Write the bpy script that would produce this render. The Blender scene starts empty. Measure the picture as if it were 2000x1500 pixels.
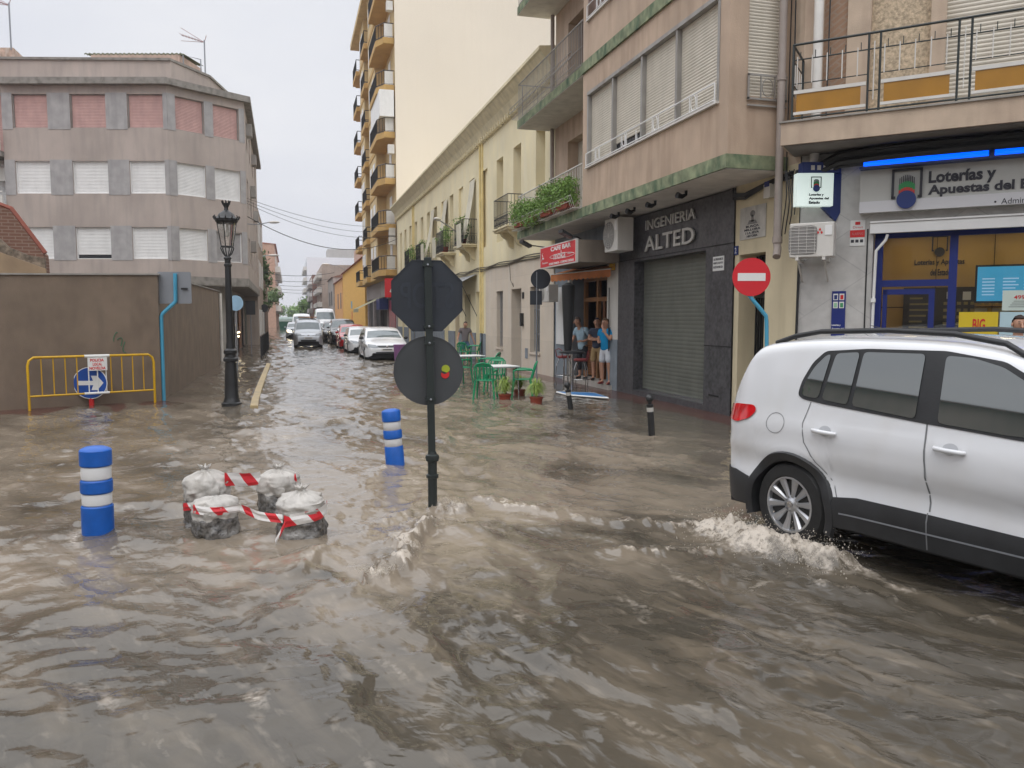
import bpy, bmesh, math, random
import numpy as np
from mathutils import Vector, Matrix
random.seed(7); rng = np.random.RandomState(5)
S = bpy.context.scene
# ------------------------------------------------------------------ camera
FPX, EYE = 1550.0, 1.85
YAW = math.atan(435/math.hypot(FPX, 130)); PIT = math.atan(130/FPX)
cd = bpy.data.cameras.new('camera'); cam = bpy.data.objects.new('camera', cd); S.collection.objects.link(cam)
cd.sensor_width = 36; cd.lens = 36*FPX/2000; cd.clip_end = 2000; cd.clip_start = 0.05
cam.location = (0, 0, EYE); cam.rotation_euler = (math.pi/2-PIT, 0, -YAW); S.camera = cam
S.render.resolution_x = 1024; S.render.resolution_y = 768
# ------------------------------------------------------------------ overcast sky
w = bpy.data.worlds.new('World'); S.world = w; w.use_nodes = True
nt = w.node_tree; nt.nodes.clear()
def N(t, **k):
    n = nt.nodes.new(t)
    for a, b in k.items(): setattr(n, a, b)
    return n
out = N('ShaderNodeOutputWorld'); bg = N('ShaderNodeBackground'); L = nt.links.new
sky = N('ShaderNodeTexSky'); sky.sky_type = 'NISHITA'; sky.sun_disc = False
SUN_EL, SUN_ROT = math.radians(58), math.radians(205)
sky.sun_elevation = SUN_EL; sky.sun_rotation = SUN_ROT; sky.air_density = 1.5; sky.dust_density = 4
tc = N('ShaderNodeTexCoord'); sep = N('ShaderNodeSeparateXYZ'); L(tc.outputs['Generated'], sep.inputs[0])
ramp = N('ShaderNodeValToRGB'); L(sep.outputs[2], ramp.inputs[0])
e = ramp.color_ramp.elements
e[0].position = 0.0; e[0].color = (.82, .82, .845, 1); e[1].position = 1.0; e[1].color = (2.35, 2.38, 2.45, 1)
for p, c in ((.12, (.79, .80, .845, 1)), (.36, (.84, .848, .88, 1)), (.6, (1.60, 1.62, 1.67, 1))):
    q = e.new(p); q.color = c
no = N('ShaderNodeTexNoise'); no.inputs['Scale'].default_value = 2.2; no.inputs['Detail'].default_value = 5
mp = N('ShaderNodeMapping'); mp.inputs['Scale'].default_value = (1, 1, 3.2); L(tc.outputs['Generated'], mp.inputs[0]); L(mp.outputs[0], no.inputs[0])
r2 = N('ShaderNodeValToRGB'); L(no.outputs[0], r2.inputs[0]); r2.color_ramp.elements[0].position = .3; r2.color_ramp.elements[1].position = .72
r2.color_ramp.elements[0].color = (.87, .885, .93, 1); r2.color_ramp.elements[1].color = (1.07, 1.06, 1.04, 1)
mx = N('ShaderNodeMix', data_type='RGBA', blend_type='MULTIPLY'); mx.inputs[0].default_value = 1
L(ramp.outputs[0], mx.inputs[6]); L(r2.outputs[0], mx.inputs[7])
sc = N('ShaderNodeVectorMath', operation='SCALE'); sc.inputs[3].default_value = .006; L(sky.outputs[0], sc.inputs[0])
ad = N('ShaderNodeVectorMath', operation='ADD'); L(mx.outputs[2], ad.inputs[0]); L(sc.outputs[0], ad.inputs[1])
L(ad.outputs[0], bg.inputs[0]); bg.inputs[1].default_value = 1.0; L(bg.outputs[0], out.inputs[0])
sl = bpy.data.lights.new('sun', 'SUN'); sl.energy = 0.6; sl.angle = math.radians(40); sl.color = (1, .97, .92)
so = bpy.data.objects.new('sun', sl); S.collection.objects.link(so)
so.rotation_euler = (math.pi/2-SUN_EL, 0, math.radians(-25))
S.view_settings.view_transform = 'Standard'; S.view_settings.look = 'None'; S.view_settings.exposure = 0.0; S.view_settings.gamma = 1
S.render.engine = 'CYCLES'
# ------------------------------------------------------------------ surveying helpers (read positions of real planes)
_r = np.array([math.cos(YAW), -math.sin(YAW), 0]); _f = np.array([math.sin(YAW)*math.cos(PIT), math.cos(YAW)*math.cos(PIT), -math.sin(PIT)])
_u = np.cross(_r, _f); _C = np.array([0, 0, EYE])
def onplane(x, y, n, c):
    d = _r*(x-1000)/FPX+_u*(750-y)/FPX+_f; n = np.array(n, float); return _C+d*((c-n@_C)/(n@d))
def G(x, y, z=0.): return onplane(x, y, (0, 0, 1), z)
def PX(x, y, c): return onplane(x, y, (1, 0, 0), c)
def PY(x, y, c): return onplane(x, y, (0, 1, 0), c)
# ------------------------------------------------------------------ materials
_M = {}
def mat(name, col=None, rough=.6, metal=0, var=.12, vs=3., streak=0, stain=None, sz=.22, bump=0, bs=60, spec=.5, emit=None, es=1, amt=.5, alpha=None, trans=0, coat=0, wave=None, brick=None):
    if name in _M: return _M[name]
    m = bpy.data.materials.new(name); m.use_nodes = True; t = m.node_tree; b = t.nodes['Principled BSDF']; l = t.links.new
    b.inputs['Roughness'].default_value = rough; b.inputs['Metallic'].default_value = metal
    b.inputs['Specular IOR Level'].default_value = spec; b.inputs['Base Color'].default_value = (*col, 1)
    if coat: b.inputs['Coat Weight'].default_value = coat; b.inputs['Coat Roughness'].default_value = .04
    if name == 'car_glass': b.inputs['IOR'].default_value = 1.9
    if trans: b.inputs['Transmission Weight'].default_value = trans; b.inputs['IOR'].default_value = 1.45
    if emit: b.inputs['Emission Color'].default_value = (*emit, 1); b.inputs['Emission Strength'].default_value = es
    tcn = t.nodes.new('ShaderNodeTexCoord'); cur = None
    def noise(scale, mapping=None, det=5):
        n = t.nodes.new('ShaderNodeTexNoise'); n.inputs['Scale'].default_value = scale; n.inputs['Detail'].default_value = det
        mpn = t.nodes.new('ShaderNodeMapping'); l(tcn.outputs['Object'], mpn.inputs[0]); mpn.inputs['Scale'].default_value = mapping or (1, 1, 1)
        l(mpn.outputs[0], n.inputs[0]); return n
    if var:
        n = noise(vs); rp = t.nodes.new('ShaderNodeValToRGB'); l(n.outputs[0], rp.inputs[0])
        rp.color_ramp.elements[0].position = .3; rp.color_ramp.elements[1].position = .7
        rp.color_ramp.elements[0].color = (*[c*(1-var) for c in col], 1); rp.color_ramp.elements[1].color = (*[min(1, c*(1+var)) for c in col], 1)
        cur = rp.outputs[0]
    if brick:
        bt = t.nodes.new('ShaderNodeTexBrick'); mpn = t.nodes.new('ShaderNodeMapping'); l(tcn.outputs['Object'], mpn.inputs[0])
        mpn.inputs['Rotation'].default_value = brick[0]; l(mpn.outputs[0], bt.inputs[0])
        bt.inputs['Scale'].default_value = 1; bt.inputs['Brick Width'].default_value = brick[1]; bt.inputs['Row Height'].default_value = brick[2]; bt.inputs['Mortar Size'].default_value = brick[3]
        bt.inputs['Color1'].default_value = (*col, 1); bt.inputs['Color2'].default_value = (*[c*.86 for c in col], 1); bt.inputs['Mortar'].default_value = (*brick[4], 1)
        if cur:
            m2 = t.nodes.new('ShaderNodeMix'); m2.data_type = 'RGBA'; m2.inputs[0].default_value = .5; l(bt.outputs[0], m2.inputs[7]); l(cur, m2.inputs[6]); cur = m2.outputs[2]
        else: cur = bt.outputs[0]
    if streak:
        n = noise(2.6, (1.6, 1.6, sz), 7); rp = t.nodes.new('ShaderNodeValToRGB'); l(n.outputs[0], rp.inputs[0])
        rp.color_ramp.elements[0].position = .46; rp.color_ramp.elements[1].position = .46+.26
        m2 = t.nodes.new('ShaderNodeMix'); m2.data_type = 'RGBA'; ml = t.nodes.new('ShaderNodeMath'); ml.operation = 'MULTIPLY'; ml.inputs[1].default_value = streak
        l(rp.outputs[0], ml.inputs[0]); l(ml.outputs[0], m2.inputs[0]); l(cur, m2.inputs[6]) if cur else None
        if not cur: m2.inputs[6].default_value = (*col, 1)
        m2.inputs[7].default_value = (*(stain or [c*.5 for c in col]), 1); cur = m2.outputs[2]
    if wave:   # (axis vector scale, period, depth): ribs of shutters etc.
        pass
    if cur: l(cur, b.inputs['Base Color'])
    if bump:
        n = noise(bs, None, 3); bp = t.nodes.new('ShaderNodeBump'); bp.inputs['Strength'].default_value = bump; bp.inputs['Distance'].default_value = .01
        l(n.outputs[0], bp.inputs['Height']); l(bp.outputs[0], b.inputs['Normal'])
    _M[name] = m; return m
STONE = dict(bump=.3)
M = dict(
 pink=mat('wall_pink', (.49, .37, .275), .85, streak=.65, stain=(.33, .235, .165), bump=.35, vs=1.2, var=.15),
 pinkplain=mat('wall_pink_pale', (.52, .41, .31), .85, streak=.45, stain=(.3, .21, .16), bump=.35),
 mossy=mat('mossy_slab', (.22, .25, .15), .9, streak=1, stain=(.045, .10, .055), sz=.8, vs=5, var=.4, bump=.4),
 soffit=mat('soffit', (.62, .59, .55), .9, streak=.3, var=.08),
 granite=mat('dark_granite', (.065, .063, .068), .35, vs=14, var=.5, streak=.5, stain=(.12, .115, .12), sz=1),
 cream=mat('cream_plaster', (.62, .54, .37), .85, streak=.35, stain=(.40, .34, .22), bump=.2, vs=1),
 yellow=mat('yellow_plaster', (.79, .70, .46), .85, streak=.55, stain=(.78, .72, .54), bump=.15, vs=.7, var=.1),
 yellowtrim=mat('yellow_trim', (.74, .60, .28), .85, streak=.3, stain=(.5, .4, .2)),
 cornice=mat('cornice', (.68, .60, .40), .9, streak=.3, stain=(.36, .32, .2)),
 stonecl=mat('stone_cladding', (.66, .57, .46), .7, streak=.4, stain=(.66, .62, .56), vs=1.3, brick=((math.pi/2, 0, math.pi/2), 1.1, .62, .006, (.42, .37, .3))),
 plinth=mat('blue_grey_plinth', (.22, .25, .28), .8, streak=.3, bump=.2),
 ochre=mat('ochre_plaster', (.50, .315, .11), .85, streak=.25, vs=1, stain=(.4, .23, .06)),
 ochrelt=mat('ochre_light', (.60, .45, .23), .85, streak=.25, vs=1),
 blank=mat('cream_blank_wall', (.79, .715, .60), .9, var=.04, vs=.15, bump=.1, bs=3, streak=.25, stain=(.74, .66, .54), sz=.08),
 greywall=mat('grey_render', (.43, .365, .325), .9, streak=.42, stain=(.28, .25, .23), bump=.3, vs=.55, var=.13, sz=.2),
 greypan=mat('grey_panel', (.37, .355, .35), .85, streak=.4, stain=(.2, .195, .195), bump=.2),
 greyband=mat('grey_band', (.27, .25, .225), .9, streak=.7, stain=(.13, .12, .105), sz=1.5),
 brownwall=mat('brown_render', (.20, .152, .112), .92, streak=.5, stain=(.145, .11, .083), bump=.4, vs=1.6, sz=.6, var=.14),
 white=mat('white_paint', (.78, .78, .77), .45, var=.03),
 shutter=mat('shutter_white', (.76, .755, .74), .5, var=.04, streak=.15),
 shuttercr=mat('shutter_cream', (.60, .555, .47), .55, var=.06, streak=.35, stain=(.45, .41, .33)),
 shutterpk=mat('shutter_pink', (.53, .33, .30), .6, var=.08, streak=.2),
 shutterbr=mat('shutter_brown', (.20, .14, .11), .6),
 shuttergr=mat('shutter_grey', (.15, .155, .13), .5, var=.1, metal=.2, streak=.3),
 dark=mat('dark_void', (.012, .012, .013), .6, var=0), glassd=mat('dark_glass', (.03, .035, .04), .05, var=0, spec=.9),
 iron=mat('black_iron', (.018, .019, .02), .42, var=.2, bump=.1), irong=mat('green_iron', (.020, .027, .026), .45, var=.2),
 irongrey=mat('grey_iron', (.30, .29, .27), .5, streak=.5, stain=(.14, .08, .05)),
 pipe=mat('pipe_grey', (.33, .28, .25), .6, streak=.4), pipew=mat('pipe_white', (.72, .7, .66), .4, streak=.25, stain=(.5, .45, .38)),
 amber=mat('amber_glass', (.36, .17, .012), .3, var=.15, vs=2.5), marble=mat('marble', (.55, .54, .52), .3, vs=6, var=.22, streak=.4, stain=(.44, .42, .40), sz=.8, brick=((math.pi/2, 0, math.pi/4), .9, .62, .006, (.3, .3, .3))),
 blue=mat('blue_frame', (.004, .018, .17), .5, var=.05), navy=mat('navy', (.01, .03, .16), .4, var=.03), red=mat('red_paint', (.50, .012, .018), .35, var=.05),
 signred=mat('sign_red', (.62, .02, .03), .4, var=.04), cloudy=mat('off_white_plastic', (.64, .62, .58), .45, var=.05, streak=.3, stain=(.45, .42, .36)),
 wood=mat('wood_brown', (.21, .075, .025), .45, vs=2, streak=.8, stain=(.09, .03, .012), sz=.1), woodl=mat('wood_tan', (.34, .16, .06), .5, streak=.7, stain=(.2, .085, .03), sz=.1),
 orange=mat('awning_orange', (.62, .22, .075), .75, streak=.4, stain=(.42, .14, .05)), steel=mat('steel', (.55, .55, .55), .25, metal=1, var=.05),
 alu=mat('aluminium_back', (.27, .285, .31), .45, metal=.3, var=.08, vs=1.5), signback=mat('sign_back', (.026, .032, .042), .55, var=.2, vs=2, streak=.4, stain=(.036, .043, .053)),
 signback2=mat('sign_back_grey', (.058, .063, .068), .5, var=.15, vs=2, streak=.4, stain=(.038, .040, .043)),
 cyan=mat('blue_post', (.07, .34, .52), .4, var=.1, streak=.3, stain=(.1, .25, .36)), green=mat('green_plastic', (.005, .27, .115), .35, var=.08),
 bluebol=mat('blue_bollard', (.004, .095, .42), .42, var=.12, vs=8, bump=.15, bs=25), reflect=mat('reflective_band', (.62, .62, .62), .35, var=.06),
 yellowm=mat('yellow_metal', (.62, .36, .01), .4, var=.1, streak=.4, stain=(.35, .16, .02), bump=.15), skin=mat('skin', (.50, .27, .18), .5, var=.06),
 rust=mat('terracotta', (.26, .05, .025), .8), leaf=mat('leaf', (.17, .29, .06), .6, var=.45, vs=9), leafl=mat('leaf_light', (.26, .36, .07), .6, var=.4, vs=14),
 leafd=mat('leaf_tree', (.13, .20, .085), .7, var=.5, vs=1.2), bark=mat('bark', (.09, .06, .04), .9, bump=.4), carwhite=mat('car_white', (.68, .69, .71), .24, var=.03, vs=1.5, coat=.8, streak=.16, stain=(.50, .46, .40), sz=.9),
 carblack=mat('car_black', (.01, .01, .012), .15, var=0, coat=.8), carred=mat('car_red', (.42, .012, .02), .25, var=0, coat=.8), carsilver=mat('car_silver', (.50, .53, .57), .3, metal=.25, var=0, coat=.6),
 plastic=mat('black_plastic', (.021, .022, .024), .5, var=.2, vs=6, bump=.1), tyre=mat('tyre', (.014, .014, .014), .7, var=.2, vs=20), rim=mat('rim', (.50, .51, .53), .28, metal=.75, var=.04), rimd=mat('rim_dark', (.045, .047, .05), .5, metal=.4),
 carglass=mat('car_glass', (.02, .035, .034), .03, var=0, spec=1.0, coat=1), carglass2=mat('far_car_glass', (.10, .13, .14), .08, var=.2, spec=.9), lamp=mat('lamp_glass', (.20, .22, .235), .06, var=0, spec=.9),
 seam=mat('door_seam', (.16, .165, .17), .6, var=0), tail=mat('tail_light', (.55, .006, .01), .12, var=.25, vs=9, coat=1), chrome=mat('chrome', (.7, .7, .72), .12, metal=1, var=0),
 hot=mat('headlight_on', (1, .9, .6), .3, var=0, emit=(1, .82, .5), es=9), brickr=mat('brick_red', (.19, .095, .065), .9, brick=((math.pi/2, 0, 0), .26, .075, .012, (.32, .25, .2)), bump=.5, bs=20), roofred=mat('roof_tile', (.36, .13, .08), .9, var=.25, vs=5),
 orangew=mat('orange_plaster', (.60, .32, .12), .9, streak=.4, stain=(.62, .33, .17)), yolk=mat('yolk_plaster', (.66, .38, .08), .9, streak=.3, stain=(.6, .33, .12)),
 beige=mat('beige_render', (.42, .345, .29), .9, streak=.35, vs=.5), whitew=mat('white_far_wall', (.78, .80, .84), .9, var=.03), browns=mat('brown_brick_far', (.25, .135, .10), .9, var=.2), greyfar=mat('grey_far', (.36, .335, .31), .9, streak=.4),
 concrete=mat('concrete', (.33, .31, .28), .9, streak=.4, bump=.3), letter=mat('steel_letter', (.55, .54, .51), .4, metal=.4, var=.03), ink=mat('ink', (.03, .03, .04), .6, var=0), inkred=mat('ink_red', (.6, .02, .02), .6, var=0),
 paper=mat('paper_white', (.74, .74, .72), .6, var=.02), tilered=mat('wet_red_pavement', (.105, .045, .035), .22, var=.3, vs=7, streak=.4, stain=(.07, .045, .035), sz=1, brick=((0, 0, 0), .4, .4, .012, (.05, .03, .025))), tilegrey=mat('wet_tile_pavement', (.15, .115, .09), .16, var=.25, vs=2, streak=.4, stain=(.09, .07, .055), sz=1, brick=((0, 0, 0), .4, .4, .012, (.07, .055, .045))),
 kerby=mat('kerb_yellow', (.38, .29, .15), .55, streak=.8, stain=(.24, .20, .15), sz=1), asphalt=mat('asphalt', (.05, .05, .05), .7, bump=.4, bs=40),
)
# ------------------------------------------------------------------ object helpers
def link(o): S.collection.objects.link(o); return o
def tag(o, label=None, cat=None, group=None, kind=None):
    if label: o['label'] = label
    if cat: o['category'] = cat
    if group: o['group'] = group
    if kind: o['kind'] = kind
    return o
def thing(name, label, cat, loc=(0, 0, 0), rz=0, group=None):
    o = bpy.data.objects.new(name, None); o.empty_display_size = .1; link(o); o.location = loc; o.rotation_euler = (0, 0, rz); return tag(o, label, cat, group)
def wloc(o):
    v = Vector((0, 0, 0))
    while o is not None: v += o.location; o = o.parent
    return v
class MB:
    def __init__(s): s.v = []; s.f = []; s.m = []; s.cm = 0
    def add(s, vs, fs):
        b = len(s.v); s.v += [tuple(map(float, p)) for p in vs]; s.f += [tuple(b+i for i in f) for f in fs]; s.m += [s.cm]*len(fs); return s
    def box(s, x0, x1, y0, y1, z0, z1, T=None):
        p = [(x, y, z) for x in (x0, x1) for y in (y0, y1) for z in (z0, z1)]
        if T: p = [T(*q) for q in p]
        return s.add(p, [(0, 1, 3, 2), (4, 6, 7, 5), (0, 4, 5, 1), (2, 3, 7, 6), (0, 2, 6, 4), (1, 5, 7, 3)])
    def quad(s, a, b, c, d): return s.add([a, b, c, d], [(0, 1, 2, 3)])
    def tube(s, pts, r, n=8, cap=True, r1=None):
        pts = [Vector(p) for p in pts]; m = len(pts); rs = r if isinstance(r, (list, tuple)) else ([r]*m if r1 is None else [r+(r1-r)*i/(m-1) for i in range(m)])
        vs = []; up = None
        for i, p in enumerate(pts):
            d = (pts[min(i+1, m-1)]-pts[max(i-1, 0)]).normalized()
            if up is None: up = Vector((0, 0, 1)) if abs(d.z) < .9 else Vector((1, 0, 0))
            a = d.cross(up).normalized(); up = a.cross(d).normalized()
            for k in range(n):
                t = 2*math.pi*k/n; vs.append(p+(a*math.cos(t)+up*math.sin(t))*rs[i])
        fs = [(i*n+k, i*n+(k+1) % n, (i+1)*n+(k+1) % n, (i+1)*n+k) for i in range(m-1) for k in range(n)]
        if cap: fs += [tuple(range(n-1, -1, -1)), tuple((m-1)*n+k for k in range(n))]
        return s.add(vs, fs)
    def lathe(s, prof, n=20, c=(0, 0, 0), T=None):
        vs = []; m = len(prof)
        for r, z in prof:
            for k in range(n):
                t = 2*math.pi*k/n; q = (c[0]+r*math.cos(t), c[1]+r*math.sin(t), c[2]+z); vs.append(T(*q) if T else q)
        fs = [(i*n+k, i*n+(k+1) % n, (i+1)*n+(k+1) % n, (i+1)*n+k) for i in range(m-1) for k in range(n)]
        fs += [tuple(range(n-1, -1, -1)), tuple((m-1)*n+k for k in range(n))]
        return s.add(vs, fs)
    def prism(s, poly, f0, f1):  # poly 2D; f0,f1 map (a,b)->3D
        n = len(poly); vs = [f0(*p) for p in poly]+[f1(*p) for p in poly]
        return s.add(vs, [tuple(range(n-1, -1, -1)), tuple(range(n, 2*n))]+[(i, (i+1) % n, n+(i+1) % n, n+i) for i in range(n)])
    def ball(s, c, r, n=8, sq=(1, 1, 1)):
        prof = [(max(1e-4, r*math.sin(math.pi*i/n)), r*math.cos(math.pi*i/n)) for i in range(n+1)]
        return s.lathe([(a, b*sq[2]) for a, b in prof], n+4, c, T=lambda x, y, z: (c[0]+(x-c[0])*sq[0], c[1]+(y-c[1])*sq[1], z))
    def build(s, name, m, parent=None, smooth=False, local=False, label=None, cat=None, group=None, kind=None, bevel=0):
        me = bpy.data.meshes.new(name); o = bpy.data.objects.new(name, me); link(o)
        V = np.array(s.v, float).reshape(-1, 3)
        if parent is not None:
            o.parent = parent
            if not local: V = V-np.array(wloc(parent))
        elif not local and len(V):
            c = (V.min(0)+V.max(0))/2; c[2] = V[:, 2].min(); o.location = c; V = V-c
        me.from_pydata([tuple(p) for p in V], [], s.f)
        ms = m if isinstance(m, (list, tuple)) else [m]
        for q in ms: me.materials.append(M[q] if isinstance(q, str) else q)
        if len(ms) > 1: me.polygons.foreach_set('material_index', s.m)
        bm = bmesh.new(); bm.from_mesh(me); bmesh.ops.recalc_face_normals(bm, faces=bm.faces); bm.to_mesh(me); bm.free()
        if smooth:
            me.shade_smooth(); me.set_sharp_from_angle(angle=math.radians(smooth if smooth > 1 else 40))
        if bevel:
            b = o.modifiers.new('bevel', 'BEVEL'); b.width = bevel; b.segments = 2; b.limit_method = 'ANGLE'
        tag(o, label, cat, group, kind); return o
class Fac:  # a facade plane: u along it, z up, off towards the viewer
    def __init__(s, o, d, n): s.o = np.array([*o, 0.]); d = np.array([*d, 0.]); s.d = d/np.linalg.norm(d); n = np.array([*n, 0.]); s.n = n/np.linalg.norm(n)
    def p(s, u, z, off=0): q = s.o+s.d*u+s.n*off; return (q[0], q[1], z)
    def uz(s, x, y, off=0):
        q = onplane(x, y, s.n, s.n@s.o+off); return float((q-s.o)@s.d), float(q[2])
    def box(s, mb, u0, u1, z0, z1, o0, o1): return mb.box(u0, u1, o0, o1, z0, z1, T=lambda u, o, z: s.p(u, z, o))
def copy_tree(o, parent=None, loc=None, rz=None, label=None):
    c = o.copy(); link(c)
    if parent is not None: c.parent = parent; c.matrix_parent_inverse = o.matrix_parent_inverse
    if loc is not None: c.location = loc
    if rz is not None: c.rotation_euler = (0, 0, rz)
    if label: c['label'] = label
    for ch in list(o.children): copy_tree(ch, c)
    return c
def wall(F, u0, u1, z0, z1, holes, depth=.15, thick=0, off=0, mb=None):
    mb = mb or MB(); us = sorted({u0, u1, *[min(max(h[i], u0), u1) for h in holes for i in (0, 1)]}); zs = sorted({z0, z1, *[min(max(h[i], z0), z1) for h in holes for i in (2, 3)]})
    for i in range(len(us)-1):
        for j in range(len(zs)-1):
            a, b, c, d = us[i], us[i+1], zs[j], zs[j+1]; cu, cz = (a+b)/2, (c+d)/2
            if any(h[0] < cu < h[1] and h[2] < cz < h[3] for h in holes): continue
            mb.quad(F.p(a, c, off), F.p(b, c, off), F.p(b, d, off), F.p(a, d, off))
    for h in holes:
        a, b, c, d = h[:4]; e0, e1 = off, off-(h[4] if len(h) > 4 else depth)
        for (p, q), (r, t) in (((a, c), (b, c)), ((b, c), (b, d)), ((b, d), (a, d)), ((a, d), (a, c))):
            mb.quad(F.p(p, q, e0), F.p(r, t, e0), F.p(r, t, e1), F.p(p, q, e1))
    return mb
def slats(F, u0, u1, z0, z1, off, pitch=.045, d=.012, side=1):
    mb = MB(); n = max(2, int((z1-z0)/pitch)); h = (z1-z0)/n
    for k in range(n):
        a = z0+k*h; vs = [F.p(u, z, o) for u in (u0, u1) for z, o in ((a, off), (a+h*.12, off+d*.6), (a+h*.5, off+d), (a+h*.9, off+d*.4), (a+h, off))]
        mb.add(vs, [(i, i+1, i+6, i+5) for i in range(4)])
    return mb
_tx = {}
def textmesh(s, extr=.0, bold=0):
    k = (s, extr, bold)
    if k in _tx: return _tx[k]
    c = bpy.data.curves.new('t', 'FONT'); c.body = s; c.size = 1; c.extrude = extr; c.offset = bold; c.resolution_u = 3
    o = bpy.data.objects.new('t', c); link(o); bpy.context.view_layer.update()
    me = o.evaluated_get(bpy.context.evaluated_depsgraph_get()).to_mesh()
    v = np.array([tuple(q.co) for q in me.vertices]); f = [tuple(p.vertices) for p in me.polygons]
    o.to_mesh_clear(); bpy.data.objects.remove(o); bpy.data.curves.remove(c); _tx[k] = (v, f); return v, f
def text(mb, s, T, x0, x1, y0, y1, d=.004, bold=0.0, keep=False):
    """letters fitted in x0..x1, y0..y1; T(x,y,depth)->3D"""
    v, f = textmesh(s, .5, bold); a, b = v.min(0), v.max(0)
    X = (v[:, 0]-a[0])/(b[0]-a[0]); Y = (v[:, 1]-a[1])/(b[1]-a[1]); Z = (v[:, 2]-a[2])/(b[2]-a[2])
    mb.add([T(x0+(x1-x0)*x, y0+(y1-y0)*y, d*z) for x, y, z in zip(X, Y, Z)], f)
def disc(c, r, n=24, a0=0, a1=2*math.pi): return [(c[0]+r*math.cos(a0+(a1-a0)*k/n), c[1]+r*math.sin(a0+(a1-a0)*k/n)) for k in range(n+(0 if a1-a0 > 6.28 else 1))]
def leaves(mb, pts, size, n, spread, flat=.3, R=random):
    for k in range(n):
        c = Vector(R.choice(pts))+Vector([R.gauss(0, s) for s in spread]); a = Vector([R.gauss(0, 1) for _ in range(3)]).normalized(); b = a.cross(Vector([R.gauss(0, 1) for _ in range(3)])).normalized()
        s = size*R.uniform(.6, 1.3); mb.add([c-a*s, c-b*s*.45, c+a*s, c+b*s*.45], [(0, 1, 2, 3)])
# ------------------------------------------------------------------ ground, pavements, kerb
mb = MB(); mb.quad((-400, -60, -.16), (400, -60, -.16), (400, 900, -.16), (-400, 900, -.16)); mb.build('ground', 'asphalt', local=True, kind='structure')
def slab(name, m, pts, z0=-.15):
    mb = MB(); n = len(pts); mb.add([(x, y, z0) for x, y, z in pts]+list(pts), [tuple(range(n, 2*n))]+[(i, (i+1) % n, n+(i+1) % n, n+i) for i in range(n)]); return mb.build(name, m, local=True, kind='structure')
slab('pavement_right', 'tilered', [(6.95, 10.2, -.05), (7.9, 10.9, .03), (7.9, 18.2, .022), (7.9, 61, -.02), (6.6, 61, -.06), (6.5, 18, -.03)])
slab('pavement_corner', 'tilered', [(6.95, 10.2, -.05), (16, .8, -.05), (17, 1.6, .03), (7.9, 10.9, .03)])
slab('pavement_left', 'tilegrey', [(-2.72, 18.9, .008), (-1.15, 17.6, -.03), (-.92, 19, .004), (-.95, 60, .0), (-2.72, 60, .02)])
slab('pavement_wall', 'tilered', [(-16, 13.6, .0), (-16, 12.6, -.03), (-5.2, 16.6, -.02), (-2.2, 17.6, -.03), (-2.72, 18.9, .015), (-5.2, 17.9, .02)])
mb = MB()
kp = [G(497, 797), G(499, 785), G(506, 762), G(515, 738), G(525, 712)]
for a, b in zip(kp[:-1], kp[1:]): mb.add([(a[0]-.09, a[1], -.15), (a[0]+.09, a[1], -.15), (b[0]+.09, b[1], -.15), (b[0]-.09, b[1], -.15), (a[0]-.08, a[1], .055), (a[0]+.07, a[1], .05), (b[0]+.07, b[1], .05), (b[0]-.08, b[1], .055)], [(4, 5, 6, 7), (1, 2, 6, 5), (0, 4, 7, 3), (0, 1, 5, 4), (3, 7, 6, 2)])
mb.build('kerb', 'kerby', local=True, kind='structure')
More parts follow.
